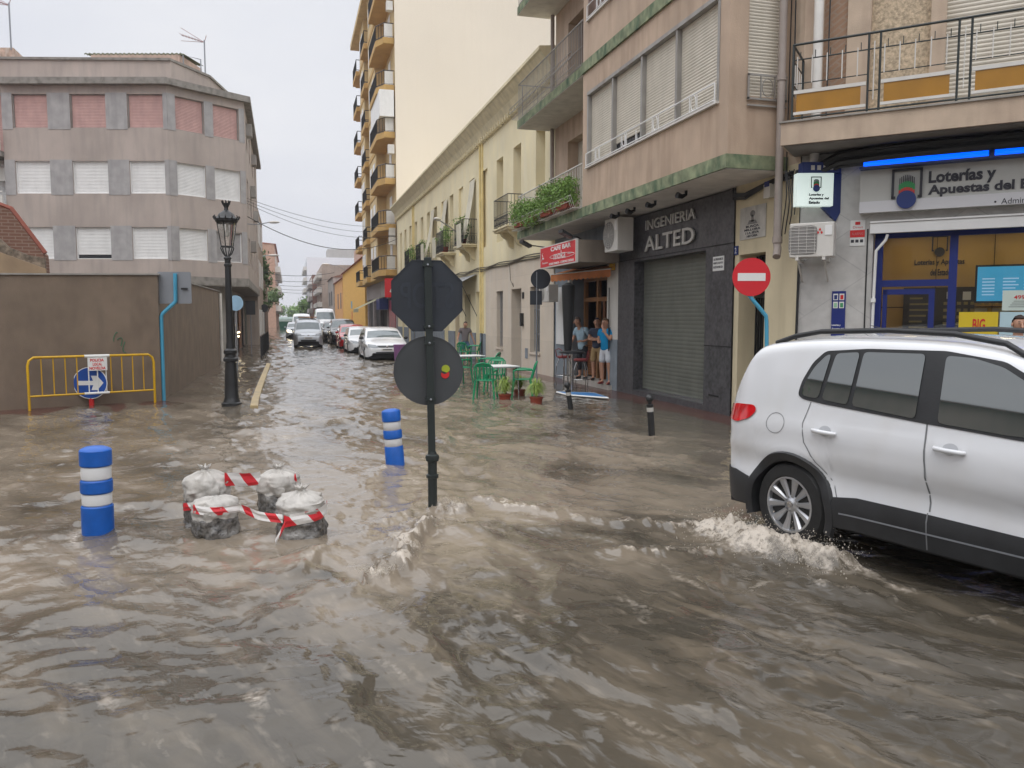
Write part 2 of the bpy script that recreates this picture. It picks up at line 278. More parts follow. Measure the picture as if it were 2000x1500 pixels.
# ------------------------------------------------------------------ flood water
_T = rng.rand(256, 256)
def vn(x, y, s=0):
    xi = np.floor(x).astype(int); yi = np.floor(y).astype(int); fx = x-xi; fy = y-yi; fx = fx*fx*fx*(fx*(fx*6-15)+10); fy = fy*fy*fy*(fy*(fy*6-15)+10)
    t = lambda a, b: _T[(a+s*37) % 256, (b+s*91) % 256]
    return (t(xi, yi)*(1-fx)+t(xi+1, yi)*fx)*(1-fy)+(t(xi, yi+1)*(1-fx)+t(xi+1, yi+1)*fx)*fy-.5
def fbm(x, y, o=4, s=0, g=.5):
    r = 0; a = 1
    for k in range(o): r = r+a*vn(x, y, s+k); x, y = x*1.93+y*.31, y*1.93-x*.31; a *= g
    return r
FEAT = [  # (points in the picture's ground, ridge width m, height m, foam, roughness)
 ([(850, 990), (838, 1030), (812, 1075), (775, 1118), (735, 1132), (700, 1120)], .10, .10, 1.7, 1.5),
 ([(840, 990), (880, 1000), (900, 985)], .09, .075, 1.8, 1.6), ([(830, 985), (790, 1010), (735, 1030), (700, 1062)], .09, .05, .6, 1.3),
 ([(740, 915), (790, 918), (830, 932)], .10, .045, .55, 1), ([(770, 905), (740, 930), (700, 925)], .1, .03, .4, 1),
 ([(640, 1075), (600, 1100), (560, 1135)], .12, .05, .25, 1), ([(700, 1190), (640, 1165), (600, 1140)], .12, .055, .15, .8),
 ([(905, 960), (980, 985), (1090, 1005), (1180, 1022), (1290, 1030), (1400, 1036), (1480, 1030)], .09, .045, .85, 1.2), ([(1140, 1085), (1230, 1078), (1320, 1080), (1450, 1078), (1580, 1082), (1640, 1085)], .08, .05, .9, 1.3),
 ([(1050, 925), (1130, 876), (1230, 888), (1330, 920), (1440, 955)], .12, .035, .35, .8), ([(1180, 925), (1290, 938), (1400, 965)], .13, .03, .3, .8),
 ([(850, 1040), (960, 1020), (1060, 1060), (1180, 1100)], .13, .035, .18, .8), ([(860, 975), (960, 1050), (1080, 1110), (1250, 1150)], .16, .03, .12, .8),
 ([(1560, 1140), (1700, 1165), (1850, 1200), (2000, 1218)], .07, .045, .55, 1.3), ([(1590, 1120), (1760, 1150), (1900, 1175)], .08, .03, .3, 1.2),
 ([(240, 900), (380, 862), (480, 848), (640, 825), (740, 812)], .3, .07, .12, 1), ([(560, 790), (700, 770), (820, 778), (900, 800)], .35, .06, .14, 1), ([(860, 820), (872, 870), (850, 905)], .12, .03, .3, 1),
 ([(0, 945), (120, 960), (260, 985), (420, 1000)], .2, .035, .1, .7), ([(180, 1038), (230, 1045), (330, 1030)], .1, .02, .1, .6), ([(600, 1100), (740, 1180), (840, 1270), (930, 1400), (1010, 1500)], .10, .03, .05, .8), ([(540, 1160), (620, 1230), (690, 1330), (760, 1480)], .09, .028, .05, .8),
 ([(480, 1130), (540, 1190), (600, 1300)], .08, .02, .02, .8), ([(860, 1120), (1000, 1118), (1180, 1122)], .06, -.025, .0, .6), ([(560, 720), (640, 712), (730, 722), (780, 735)], .4, .05, .12, 1)]
FEATG = [(np.array([G(*p)[:2] for p in pts]), *r) for pts, *r in FEAT]
def water(x, y):
    wx = x+.5*fbm(x*.7, y*.7, 3, 11); wy = y+.5*fbm(x*.7+9, y*.7, 3, 12)
    dist = np.hypot(x, y); a, b = (.33, -.944); al = wx*a+wy*b; ac = wx*b-wy*a     # flow axis
    calm = 1-.78*np.clip((x-5.2)/1.8, 0, 1)*(y > 8)*(y < 26)
    z = .045*fbm(al*.55, ac*1.0, 3, 20)+.032*fbm(al*1.0, ac*3.1, 3, 30)+.014*fbm(wx*3.2, wy*4.8, 3, 40)+.0035*fbm(wx*10, wy*13, 2, 50)
    rid = 1-2*np.abs(fbm(wx*1.9, wy*3.4, 3, 60)); z = z+.016*np.clip(rid, 0, 1)**3
    z *= calm*(1+.5*np.clip((dist-9)/20, 0, 1.2)); foam = np.clip(fbm(al*1.1, ac*3.4, 5, 70, .6)-.30, 0, 1)*.9*calm
    far = np.clip((dist-12)/20, 0, 1); foam = foam+far*np.clip(fbm(wx*.8, wy*1.6, 4, 75)-.22, 0, 1)*.5*calm
    for pts, wd, h, fo, ro in FEATG:
        sel = np.where((x > pts[:, 0].min()-1.6) & (x < pts[:, 0].max()+1.6) & (y > pts[:, 1].min()-1.6) & (y < pts[:, 1].max()+1.6))[0]
        if not len(sel): continue
        X, Y = wx[sel], wy[sel]; X = x[sel]+.10*fbm(x[sel]*3, y[sel]*3, 3, 80)+.04*fbm(x[sel]*11, y[sel]*11, 2, 81); Y = y[sel]+.10*fbm(x[sel]*3+5, y[sel]*3, 3, 82)+.04*fbm(x[sel]*11, y[sel]*11+3, 2, 83)
        best = np.full(len(sel), 9e9); tt = np.zeros(len(sel)); n = len(pts)-1; sd = np.zeros(len(sel))
        for i in range(n):
            p, q = pts[i], pts[i+1]; d = q-p; l2 = d@d; t = np.clip(((X-p[0])*d[0]+(Y-p[1])*d[1])/l2, 0, 1)
            e = np.hypot(X-p[0]-t*d[0], Y-p[1]-t*d[1]); s_ = np.sign((X-p[0])*d[1]-(Y-p[1])*d[0]); k = e < best; best = np.where(k, e, best); tt = np.where(k, (i+t)/n, tt); sd = np.where(k, s_, sd)
        env = np.clip(np.minimum(tt, 1-tt)*7+.15, 0, 1); left_ = abs(pts[0][0]-pts[-1][0]) < abs(pts[0][1]-pts[-1][1]); wv = wd*np.where((sd > 0) == left_, 1.9, .62); g = np.exp(-(best/wv)**2)*env
        rough = .014*fbm(x[sel]*16, y[sel]*16, 4, 90)+.012*fbm(x[sel]*42, y[sel]*42, 3, 95)
        br = np.clip(.8+1.0*fbm(x[sel]*1.5, y[sel]*1.5, 2, 97), .3, 1.3); z[sel] += g*h*.85*br+g*fo*rough*ro*1.5
        foam[sel] += g**1.5*fo*.8*br*np.clip(.42+3.0*fbm(x[sel]*15, y[sel]*15, 4, 99, .65), 0, 1.2)
    # wash thrown up round the turning wheel
    for (cx, cy, rr, hh) in ((WH[0]-.30, WH[1]-.05, .22, .12), (WH[0]-.22, WH[1]+.24, .2, .10), (WH[0]-.14, WH[1]-.36, .20, .13), (WH[0]-.02, WH[1]-.62, .16, .10), (WH[0]-.35, WH[1]+.45, .2, .05)):
        d2 = ((x-cx)**2+(y-cy)**2)/rr**2; s_ = np.where(d2 < 9)[0]; g = np.exp(-d2[s_]); xs, ys = x[s_], y[s_]
        z[s_] += g*(hh+.09*fbm(xs*9, ys*9, 3, 110)+.04*fbm(xs*34, ys*34, 3, 112)); foam[s_] += 1.5*g*np.clip(.85+1.3*fbm(xs*14, ys*14, 3, 114), 0, 1.3)
    t_ = np.clip((y-4.0+.9*fbm(x*.6, y*.6, 3, 120)-.25*np.clip(x-1, 0, 9))/2.6, 0, 1); silt_and_sheen = t_*t_*(3-2*t_)*(.78+1.2*fbm(al*.8, ac*1.6, 4, 130))*np.clip((30-y)/18, .45, 1)*np.clip(1-(x-5)/2.2, .15, 1)  # muddy tan of turbid water, also lightened to stand in for sky reflection
    for pts, wd, h, fo, ro in FEATG[:7]: c = pts.mean(0); silt_and_sheen = silt_and_sheen+.5*np.exp(-((x-c[0])**2+(y-c[1])**2)/.5)*(.6+1.2*fbm(x*5, y*5, 3, 140))
    return z-.004, foam, np.clip(silt_and_sheen, 0, 1)
WH = G(1541, 985, .33)[:2]
def build_water():
    nr, nc = 640, 760; d = np.concatenate([np.linspace(1.2, 4.9, 40)[:-1], np.geomspace(4.9, 260, nr-39)]); cy = -2.6
    an = np.radians(np.concatenate([np.linspace(-88, -36, 50)[:-1], np.linspace(-36, 52, nc-98), np.linspace(52, 100, 51)[1:]])); nc = len(an); nr = len(d)
    D, A = np.meshgrid(d, an, indexing='ij'); x = (D*np.sin(A)).ravel(); y = (cy+D*np.cos(A)).ravel(); z, foam, silt_and_sheen = water(x, y)
    me = bpy.data.meshes.new('water'); idx = np.arange(nr*nc).reshape(nr, nc)
    q = np.stack([idx[:-1, :-1], idx[:-1, 1:], idx[1:, 1:], idx[1:, :-1]], -1).reshape(-1, 4)[:, ::-1]
    me.vertices.add(nr*nc); me.vertices.foreach_set('co', np.stack([x, y, z], 1).ravel()); me.loops.add(q.size); me.loops.foreach_set('vertex_index', q.ravel())
    me.polygons.add(len(q)); me.polygons.foreach_set('loop_start', np.arange(0, q.size, 4)); me.polygons.foreach_set('loop_total', np.full(len(q), 4)); me.update(); me.validate()
    at = me.attributes.new('foam', 'FLOAT', 'POINT'); at.data.foreach_set('value', np.clip(foam, 0, 1).astype(np.float32)); at = me.attributes.new('silt_and_sheen', 'FLOAT', 'POINT'); at.data.foreach_set('value', silt_and_sheen.astype(np.float32)); me.shade_smooth()
    o = link(bpy.data.objects.new('water', me)); o['kind'] = 'structure'
    if me.polygons[0].normal.z < 0: me.flip_normals()
    m = bpy.data.materials.new('flood_water'); m.use_nodes = True; t = m.node_tree; b = t.nodes['Principled BSDF']; l = t.links.new; nn = t.nodes.new
    def noise(scale, sca, rot=0, det=6, dist=0., ty='FBM'):
        n = nn('ShaderNodeTexNoise'); n.noise_type = ty; n.inputs['Scale'].default_value = scale; n.inputs['Detail'].default_value = det; n.inputs['Distortion'].default_value = dist
        mpn = nn('ShaderNodeMapping'); l(tcx.outputs['Object'], mpn.inputs[0]); mpn.vector_type = 'TEXTURE'; mpn.inputs['Scale'].default_value = tuple(1/q for q in sca); mpn.inputs['Rotation'].default_value = (0, 0, rot); l(mpn.outputs[0], n.inputs[0]); return n.outputs[0]
    def rampn(src, p0, c0, p1, c1):
        r = nn('ShaderNodeValToRGB'); l(src, r.inputs[0]); r.color_ramp.elements[0].position = p0; r.color_ramp.elements[1].position = p1; r.color_ramp.elements[0].color = (*c0, 1); r.color_ramp.elements[1].color = (*c1, 1); return r.outputs[0]
    def mixc(f, a, bb):
        r = nn('ShaderNodeMix'); r.data_type = 'RGBA'; l(f, r.inputs[0]) if not isinstance(f, float) else setattr(r.inputs[0], 'default_value', f); l(a, r.inputs[6])
        l(bb, r.inputs[7]) if not isinstance(bb, tuple) else setattr(r.inputs[7], 'default_value', (*bb, 1)); return r.outputs[2]
    tcx = nn('ShaderNodeTexCoord'); fa = nn('ShaderNodeAttribute'); fa.attribute_name = 'foam'
    rot = math.radians(24)
    mud = rampn(noise(.55, (1, .45, 1), rot, 6, .6), .32, WATER_A, .70, WATER_B)
    silt_and_sheen = rampn(noise(1.3, (2.4, .5, 1), rot, 8, 1.2), .50, (0, 0, 0), .76, (.6, .6, .6)); col = mixc(silt_and_sheen, mud, WATER_C); sa = nn('ShaderNodeAttribute'); sa.attribute_name = 'silt_and_sheen'; sm = nn('ShaderNodeMath'); sm.operation = 'MULTIPLY'; sm.inputs[1].default_value = .85; l(sa.outputs['Fac'], sm.inputs[0]); col = mixc(sm.outputs[0], col, WATER_D)
    fn = rampn(noise(26, (1, 1, 1), 0, 6), .36, (0, 0, 0), .60, (1, 1, 1)); ml = nn('ShaderNodeMath'); ml.operation = 'MULTIPLY_ADD'; l(fn, ml.inputs[0]); ml.inputs[1].default_value = .55; ml.inputs[2].default_value = .45
    m2 = nn('ShaderNodeMath'); m2.operation = 'MULTIPLY'; m2.use_clamp = True; l(ml.outputs[0], m2.inputs[0]); l(fa.outputs['Fac'], m2.inputs[1]); fr = rampn(m2.outputs[0], .14, (0, 0, 0), .72, (1, 1, 1))
    fl = rampn(noise(5, (2.2, .8, 1), rot, 10, .35), .58, (0, 0, 0), .78, (.30, .30, .30)); col = mixc(fl, col, (.40, .34, .27))   # floating scum lines
    col = mixc(fr, col, (.47, .415, .35)); l(col, b.inputs['Base Color'])
    rr = nn('ShaderNodeMath'); rr.operation = 'MULTIPLY_ADD'; l(fr, rr.inputs[0]); rr.inputs[1].default_value = .4; rr.inputs[2].default_value = .06; l(rr.outputs[0], b.inputs['Roughness'])
    b.inputs['IOR'].default_value = 1.33; b.inputs['Specular IOR Level'].default_value = .85
    b1 = nn('ShaderNodeBump'); b1.inputs['Distance'].default_value = .011; l(rampn(noise(.8, (1, 1, 1), 0, 4, .5), .38, (.22, .22, .22), .62, (1, 1, 1)), b1.inputs['Strength']); hn = noise(2.8, (1, 1.5, 1), .5, 9, 1.1, 'RIDGED_MULTIFRACTAL'); l(hn, b1.inputs['Height'])
    b3 = nn('ShaderNodeBump'); b3.inputs['Distance'].default_value = .012; b3.inputs['Strength'].default_value = .7; l(noise(3.2, (2.1, .55, 1), rot, 7, .8), b3.inputs['Height']); l(b1.outputs[0], b3.inputs['Normal']); b2 = nn('ShaderNodeBump'); b2.inputs['Distance'].default_value = .0032; b2.inputs['Strength'].default_value = .8; l(noise(8.5, (1, 1.5, 1), -.4, 7, 1.0, 'RIDGED_MULTIFRACTAL'), b2.inputs['Height']); l(b3.outputs[0], b2.inputs['Normal']); l(b2.outputs[0], b.inputs['Normal'])
    me.materials.append(m)
WATER_A, WATER_B, WATER_C, WATER_D = (.048, .041, .031), (.088, .075, .056), (.185, .150, .108), (.245, .202, .153)  # last colour: muddy tan with some sky reflection painted in
build_water()
# spray round the wheel, the post and the breaking crest
def spray():
    mb = MB(); R = random.Random(3)
    def drop(c, r):
        a = R.random()*6; mb.add([(c[0]+r*math.cos(a+t*2.09), c[1]+r*math.sin(a+t*2.09), c[2]) for t in range(3)]+[(c[0], c[1], c[2]+r*1.4), (c[0], c[1], c[2]-r*1.2)], [(0, 1, 3), (1, 2, 3), (2, 0, 3), (1, 0, 4), (2, 1, 4), (0, 2, 4)])
    for k in range(5200):
        t = R.random(); g = abs(R.gauss(0, 1))
        if t < .55: c = (WH[0]-.20-abs(R.gauss(0, .13)), WH[1]+R.gauss(-.05, .30), .05+abs(R.gauss(0, .075)))
        elif t < .85: c = (WH[0]-.12+R.gauss(0, .14), WH[1]-.45+R.gauss(0, .17), .04+abs(R.gauss(0, .07)))
        else: c = (WH[0]-.35+R.gauss(0, .2), WH[1]+.2+R.gauss(0, .35), .02+abs(R.gauss(0, .045)))
        drop(c, R.uniform(.0012, .0042) if R.random() < .93 else .007)
    P = G(850, 992)
    for k in range(420): drop((P[0]+.10+R.gauss(0, .09), P[1]-.02+R.gauss(0, .07), .015+abs(R.gauss(0, .03))), R.uniform(.002, .005))
    cr = FEATG[0][0]
    for k in range(1100):
        i = R.randrange(2, len(cr)-1); s_ = R.random(); p = cr[i]*(1-s_)+cr[i+1]*s_; drop((p[0]+R.gauss(0, .035), p[1]+R.gauss(0, .035), .04+abs(R.gauss(0, .018))), R.uniform(.0015, .004))
    mb.build('water_spray', mat('spray', (.52, .47, .40), .25, var=.1), kind='stuff', label='drops of muddy spray thrown up round the turning wheel and the post', cat='spray')
spray()
# ------------------------------------------------------------------ vehicles
def chaikin(P, k=2):
    for _ in range(k):
        Q = [P[0]]
        for a, b in zip(P[:-1], P[1:]): Q += [tuple(.75*u+.25*v for u, v in zip(a, b)), tuple(.25*u+.75*v for u, v in zip(a, b))]
        P = Q+[P[-1]]
    return P
class Car:
    """body surface: x from rear (0) to front, z up, y sideways"""
    def __init__(s, top, hw, belt, wheels, R, bot=.30, tum=.26, rc=.45, fc=.55, rin=.72, fin=.74, crown=.035, edge=.07, crease=.012):
        s.P = chaikin(top, 2); s.px = np.array([p[0] for p in s.P]); s.pz = np.array([p[1] for p in s.P]); s.L = s.px[-1]
        s.hw, s.belt, s.wh, s.R, s.bot, s.tum, s.rc, s.fc, s.rin, s.fin, s.crown, s.edge, s.cr = hw, belt, wheels, R, bot, tum, rc, fc, rin, fin, crown, edge, crease
    def zt(s, x): return np.interp(x, s.px, s.pz)
    def W(s, x):
        w = np.full_like(np.asarray(x, float), s.hw); a = np.clip((s.rc-x)/s.rc, 0, 1); b = np.clip((x-(s.L-s.fc))/s.fc, 0, 1)
        return w*(1-(1-s.rin)*a**2.6)*(1-(1-s.fin)*b**2.4)
    def Y(s, x, z):
        x = np.asarray(x, float); z = np.asarray(z, float); bz = np.interp(x, *s.belt) if isinstance(s.belt, tuple) else s.belt
        w = s.W(x); up = np.clip(z-bz, 0, None); y = w-s.tum*up-.30*up**2*s.tum-.10*np.clip(.48-z, 0, None)-.012*np.clip(1-np.abs(z-bz)/.06, 0, 1)*0
        y = y+s.cr*np.exp(-((z-.77)/.055)**2)-.045*np.exp(-((z-.62)/.11)**2)*np.clip((w/s.hw-.9)/.08, 0, 1)+.012*np.exp(-((z-.95)/.10)**2)+.0*z-.03*np.clip((z-(bz-.16))/.16, 0, 1)
        for hx in s.wh:   # flared arches
            d = np.hypot(x-hx, z-s.R*.93); y = y+.026*np.exp(-((d-s.R*1.22)/(.12))**2)
        t = np.clip(s.zt(x)-z, 0, s.edge); return y-(s.edge-np.sqrt(np.maximum(0, s.edge**2-(s.edge-t)**2)))
    def zb(s, x):
        z = s.bot+.5*np.clip((.25-x)/.25, 0, 1)**2*.3+.3*np.clip((x-s.L+.3)/.3, 0, 1)**2*.3
        for hx in s.wh:
            d = abs(x-hx); Ra = s.R*1.14
            if d < Ra: z = max(z, s.R+math.sqrt(Ra*Ra-d*d)-.02)
        return min(z, s.zt(x)-.02)
    def body(s, name, m, parent, nz=18, step=.07):
        xs = set(np.round(s.px, 4)); xs |= set(np.round(np.arange(0, s.L, step), 4))
        for hx in s.wh:
            for k in range(25): xs.add(round(hx+s.R*1.14*math.cos(math.pi*k/24), 4))
        xs = sorted(xs); mb = MB(); V = []; nt_ = 8
        ts = [i/(nz-1) for i in range(nz)]; ts = [1-(1-t)**1.5 for t in ts]
        for x in xs:
            zt = float(s.zt(x)); zb = s.zb(x); col = []
            for t in ts: z = zb+(zt-zb)*t; col.append((x, float(s.Y(x, z)), z))
            ye = col[-1][1]; cr_ = s.crown*min(1, max(0, zt-.6)/.3)
            topr = [(x, ye*(1-2*k/nt_), zt+cr_*(1-(1-2*k/nt_)**2)) for k in range(1, nt_)]
            V.append(col+topr+[(a, -b, c) for a, b, c in reversed(col)])
        n = len(V[0]); mb.add([p for r in V for p in r], [(i*n+k, i*n+k+1, (i+1)*n+k+1, (i+1)*n+k) for i in range(len(V)-1) for k in range(n-1)])
        o = mb.build(name, m, parent, smooth=35, local=True)
        ub = MB(); ub.box(.15, s.L-.15, -s.hw+.12, s.hw-.12, s.bot-.05, s.bot+.35)
        for hx in s.wh:   # wheel housings
            for sy in (-1, 1):
                ub.add([(hx+s.R*1.15*math.cos(math.pi*k/12), sy*yy, s.R+s.R*1.15*math.sin(math.pi*k/12)-.02) for yy in (s.hw-.03, .45) for k in range(13)], [(k, k+1, k+14, k+13) for k in range(12)]+[tuple(range(13, 26))])
        ub.build('underbody', 'dark', parent, local=True); return o
    def patch(s, name, m, parent, poly, mode='side', off=.004, grid=.07, sides=(1, -1), smooth=True, thick=0):
        bm = bmesh.new(); vs = [bm.verts.new((a, b, 0)) for a, b in poly]; bm.faces.new(vs)
        a0, a1 = min(p[0] for p in poly), max(p[0] for p in poly); b0, b1 = min(p[1] for p in poly), max(p[1] for p in poly)
        for ax, lo, hi in ((0, a0, a1), (1, b0, b1)):
            k = max(1, int((hi-lo)/grid))
            for i in range(1, k):
                c = lo+(hi-lo)*i/k; bmesh.ops.bisect_plane(bm, geom=bm.verts[:]+bm.edges[:]+bm.faces[:], plane_co=(c, 0, 0) if ax == 0 else (0, c, 0), plane_no=(1, 0, 0) if ax == 0 else (0, 1, 0))
        bmesh.ops.triangulate(bm, faces=[f for f in bm.faces if len(f.verts) > 4]); bm.verts.index_update()
        fs = [tuple(v.index for v in f.verts) for f in bm.faces]; pts = [(v.co.x, v.co.y) for v in bm.verts]; bm.free()
        for sd in sides:   # one object for each side of the car
            mb = MB(); mb.add([s.map(a, b, mode, sd, off) for a, b in pts], fs); o = mb.build(name, m, parent, smooth=50 if smooth else False, local=True)
        return o
    def map(s, a, b, mode, sd=1, off=.004):
        if mode == 'side': return (a, sd*(float(s.Y(a, b))+off), b)
        if mode == 'top':   # a = y, b = x
            zt = float(s.zt(b)); ye = float(s.Y(b, zt)); z = zt+s.crown*min(1, max(0, zt-.6)/.3)*(1-min(1, (a/max(ye, .1))**2)); k = (float(s.zt(b+.02))-float(s.zt(b-.02)))/.04; q = 1/math.hypot(1, k)
            return (b-k*q*off, sd*a, z+q*off)
        # front / rear : a = y, b = z
        xs = s.px[::-1] if mode == 'front' else s.px; xs = np.interp(np.linspace(0, len(xs)-1, 260), range(len(xs)), xs); ok = (s.zt(xs)+s.crown*.5 >= b) & (s.Y(xs, np.minimum(b, s.zt(xs))) >= abs(a)-.001)
        i = int(np.argmax(ok)); x = float(xs[i]); return (x+(off if mode == 'front' else -off), sd*a, b)
def wheel(parent, x, y, R, w=.21, det=1, mrim='rim', rot=.2):
    sd = 1 if y > 0 else -1; mb = MB(); prof = [(R*.62, -w/2+.02), (R*.66, -w/2), (R*.93, -w/2), (R, -w/2+.03), (R, w/2-.03), (R*.93, w/2), (R*.70, w/2+.008), (R*.645, w/2-.005), (R*.62, w/2-.03)]
    T = lambda c, z0: (lambda px, py, pz: (x+px, y+sd*pz, R+py))
    wh = bpy.data.objects.new('wheel', None); wh.empty_display_size = .1; link(wh); wh.parent = parent
    mb.lathe(prof, 36 if det else 18, T=T(0, 0)); mb.build('tyre', 'tyre', wh, smooth=30, local=True)
    rb = MB(); o = w/2
    if det:
        rb.lathe([(R*.655, o-.06), (R*.665, o+.004), (R*.62, o+.006), (R*.60, o-.03), (R*.60, o-.10)], 36, T=T(0, 0)); rb.lathe([(.001, o-.012), (.034, o-.012), (.042, o-.018), (.075, o-.03), (.08, o-.08)], 20, T=T(0, 0))
        for k in range(10):
            a = rot+2*math.pi*k/10; ca, sa = math.cos(a), math.sin(a); vs = []
            for r, hw_, d in ((.06, .018, o-.022), (R*.33, .022, o-.018), (R*.63, .036, o-.004)):
                for sg, dz in ((-1, -.012), (-.55, .004), (.55, .004), (1, -.012)): vs.append((x+r*ca-sg*hw_*sa, y+sd*(d+dz), R+r*sa+sg*hw_*ca))
                for sg in (1, -1): vs.append((x+r*ca-sg*hw_*sa*.8, y+sd*(d-.05), R+r*sa+sg*hw_*ca*.8))
            rb.add(vs, [(i*6+k_, i*6+(k_+1) % 6, (i+1)*6+(k_+1) % 6, (i+1)*6+k_) for i in range(2) for k_ in range(6)])
        rb.build('rim', mrim, wh, smooth=35, local=True)
        db = MB(); db.lathe([(.001, o-.09), (R*.61, o-.09), (R*.61, o-.12), (.001, o-.12)], 30, T=T(0, 0)); db.build('brake_disc', 'rimd', wh, local=True)
        eb = MB(); eb.lathe([(.001, o-.004), (.027, o-.006), (.029, o-.014)], 18, T=T(0, 0)); eb.build('hub_cap', 'chrome', wh, local=True)
    else:
        rb.lathe([(R*.62, o-.02), (R*.6, o), (R*.2, o-.04), (.001, o-.03)], 18, T=T(0, 0)); rb.build('rim', mrim, wh, local=True)
    return wh
def ribbon(car, pts, wd, mode='side', off=.003, sides=(1, -1)):
    mb = MB(); P = []
    for a, b in zip(pts[:-1], pts[1:]):
        n = max(1, int(math.hypot(a[0]-b[0], a[1]-b[1])/.06)); P += [(a[0]+(b[0]-a[0])*i/n, a[1]+(b[1]-a[1])*i/n) for i in range(n)]
    P.append(pts[-1])
    for sd in sides:
        vs = []
        for i, p in enumerate(P):
            q, r = P[max(0, i-1)], P[min(len(P)-1, i+1)]; d = (r[0]-q[0], r[1]-q[1]); l = math.hypot(*d) or 1; nx, nz = -d[1]/l*wd/2, d[0]/l*wd/2
            vs += [car.map(p[0]+nx, p[1]+nz, mode, sd, off), car.map(p[0]-nx, p[1]-nz, mode, sd, off)]
        mb.add(vs, [(2*i, 2*i+1, 2*i+3, 2*i+2) for i in range(len(P)-1)])
    return mb
def rnd(poly, k=2, r=.035):  # round the corners of a closed outline
    Q = []
    for i, b in enumerate(poly):
        a, c = poly[i-1], poly[(i+1) % len(poly)]; la, lc = math.dist(a, b), math.dist(b, c); ra, rc = min(r, la*.4), min(r, lc*.4)
        p = tuple(b[q]+(a[q]-b[q])*ra/la for q in (0, 1)); n = tuple(b[q]+(c[q]-b[q])*rc/lc for q in (0, 1))
        for t in (0, .33, .67, 1): Q.append(tuple((1-t)**2*p[q]+2*t*(1-t)*b[q]+t*t*n[q] for q in (0, 1)))
    return Q
# the white off-roader in the foreground
suv_dir = math.radians(13.5); A = G(1541, 985, .33); fwd = np.array([math.sin(suv_dir), -math.cos(suv_dir)])
HAZE = .0006
SC = Car([(0, .50), (.0, .62), (.03, .80), (.05, 1.00), (.10, 1.12), (.28, 1.42), (.38, 1.60), (.52, 1.655), (1.0, 1.705), (1.6, 1.715), (2.2, 1.70), (2.62, 1.62), (3.0, 1.38), (3.36, 1.12), (3.8, 1.03), (4.2, .93), (4.38, .78), (4.43, .60), (4.43, .50)],
         .905, ([0, 1.0, 2.8, 4.4], [1.10, 1.14, 1.04, .95]), (.92, 3.524), .345, bot=.27, tum=.19, rin=.66, fin=.66, edge=.09, crease=.014)
car = thing('off_road_car', 'white compact off-roader with black lower cladding driving through the water, spray at its rear wheel', 'car')
car.rotation_euler = (0, 0, math.atan2(fwd[1], fwd[0])); left = np.array([-fwd[1], fwd[0]]); WY = .80
cpos = A[:2]-fwd*.92+left*(WY+.105); car.location = (cpos[0], cpos[1], -.018)   # its right side (-y) faces us
SC.body('body', 'carwhite', car, nz=26, step=.05)
gout = [(.935, 1.245), (.955, 1.36), (1.03, 1.51), (1.13, 1.605), (1.5, 1.635), (2.1, 1.64), (2.5, 1.585), (2.82, 1.42), (3.12, 1.17), (3.16, 1.10), (2.7, 1.105), (2.05, 1.14), (1.2, 1.195), (1.0, 1.215)]
SC.patch('window_trim', 'plastic', car, rnd(gout, 1), off=.006, grid=.06)
for pl_ in ([(.975, 1.25), (.99, 1.35), (1.06, 1.48), (1.15, 1.575), (1.19, 1.58), (1.14, 1.235), (1.04, 1.238)], [(1.175, 1.23), (1.235, 1.59), (1.44, 1.608), (1.41, 1.21)], [(1.45, 1.207), (1.475, 1.61), (1.96, 1.615), (1.965, 1.165)], [(2.13, 1.155), (2.11, 1.61), (2.30, 1.60), (2.5, 1.55), (2.80, 1.385), (3.03, 1.185), (3.02, 1.135), (2.6, 1.13)]):
    SC.patch('side_window', 'carglass', car, rnd(pl_, 1), off=.012, grid=.06)
SC.patch('windscreen', 'carglass', car, [(-.62, 2.66), (.62, 2.66), (.70, 3.30), (-.70, 3.30)], 'top', .008, sides=(1,)); SC.patch('rear_window', 'carglass', car, rnd([(-.60, 1.14), (.60, 1.14), (.52, 1.50), (-.52, 1.50)], 1), 'rear', .008, sides=(1,))
# lower cladding and arch mouldings stand proud of the paint
clad = [(1.36, .50), (1.55, .525), (2.1, .525), (2.9, .515), (3.1, .48), (3.11, .27), (1.33, .27)]; SC.patch('sill_cladding', 'plastic', car, clad, off=.020, grid=.06)
for q in (1, -1): sill = ribbon(SC, [(1.42, .385), (3.05, .40)], .012, off=.026, sides=(q,)); sill.build('sill_trim', 'alu', car, local=True)
for hx in SC.wh:
    for sd in (1, -1):
        bump = MB(); vs = []; n = 30
        for k in range(n+1):
            a = -.32+(math.pi+.64)*k/n
            for rr, oo in ((SC.R*1.10, -.12), (SC.R*1.10, .022), (SC.R*1.16, .028), (SC.R*1.30, .024), (SC.R*1.335, -.005)):
                X_ = hx+rr*math.cos(a); Z_ = SC.R+rr*math.sin(a)-.02; vs.append((X_, sd*(float(SC.Y(X_, max(Z_, .3)))+oo), Z_))
        bump.add(vs, [(i*5+j, i*5+j+1, (i+1)*5+j+1, (i+1)*5+j) for i in range(n) for j in range(4)])
        bump.build('arch_moulding', 'plastic', car, smooth=40, local=True)
SC.patch('rear_bumper', 'plastic', car, [(.0, .52), (.12, .535), (.30, .54), (.50, .51), (.485, .27), (.3, .262), (.12, .285), (.0, .34)], off=.016, grid=.05)
SC.patch('tail_light', 'tail', car, rnd([(.05, .985), (.06, 1.09), (.30, 1.12), (.50, 1.125), (.535, 1.08), (.47, 1.01), (.33, .965)], 2), off=.012, grid=.04)
seam = ribbon(SC, [(1.075, 1.20), (1.03, 1.03), (1.06, .88), (1.18, .74), (1.33, .60), (1.38, .50)], .008); seam2 = ribbon(SC, [(2.055, 1.14), (2.075, .9), (2.11, .54)], .012); seam.add(seam2.v, seam2.f)
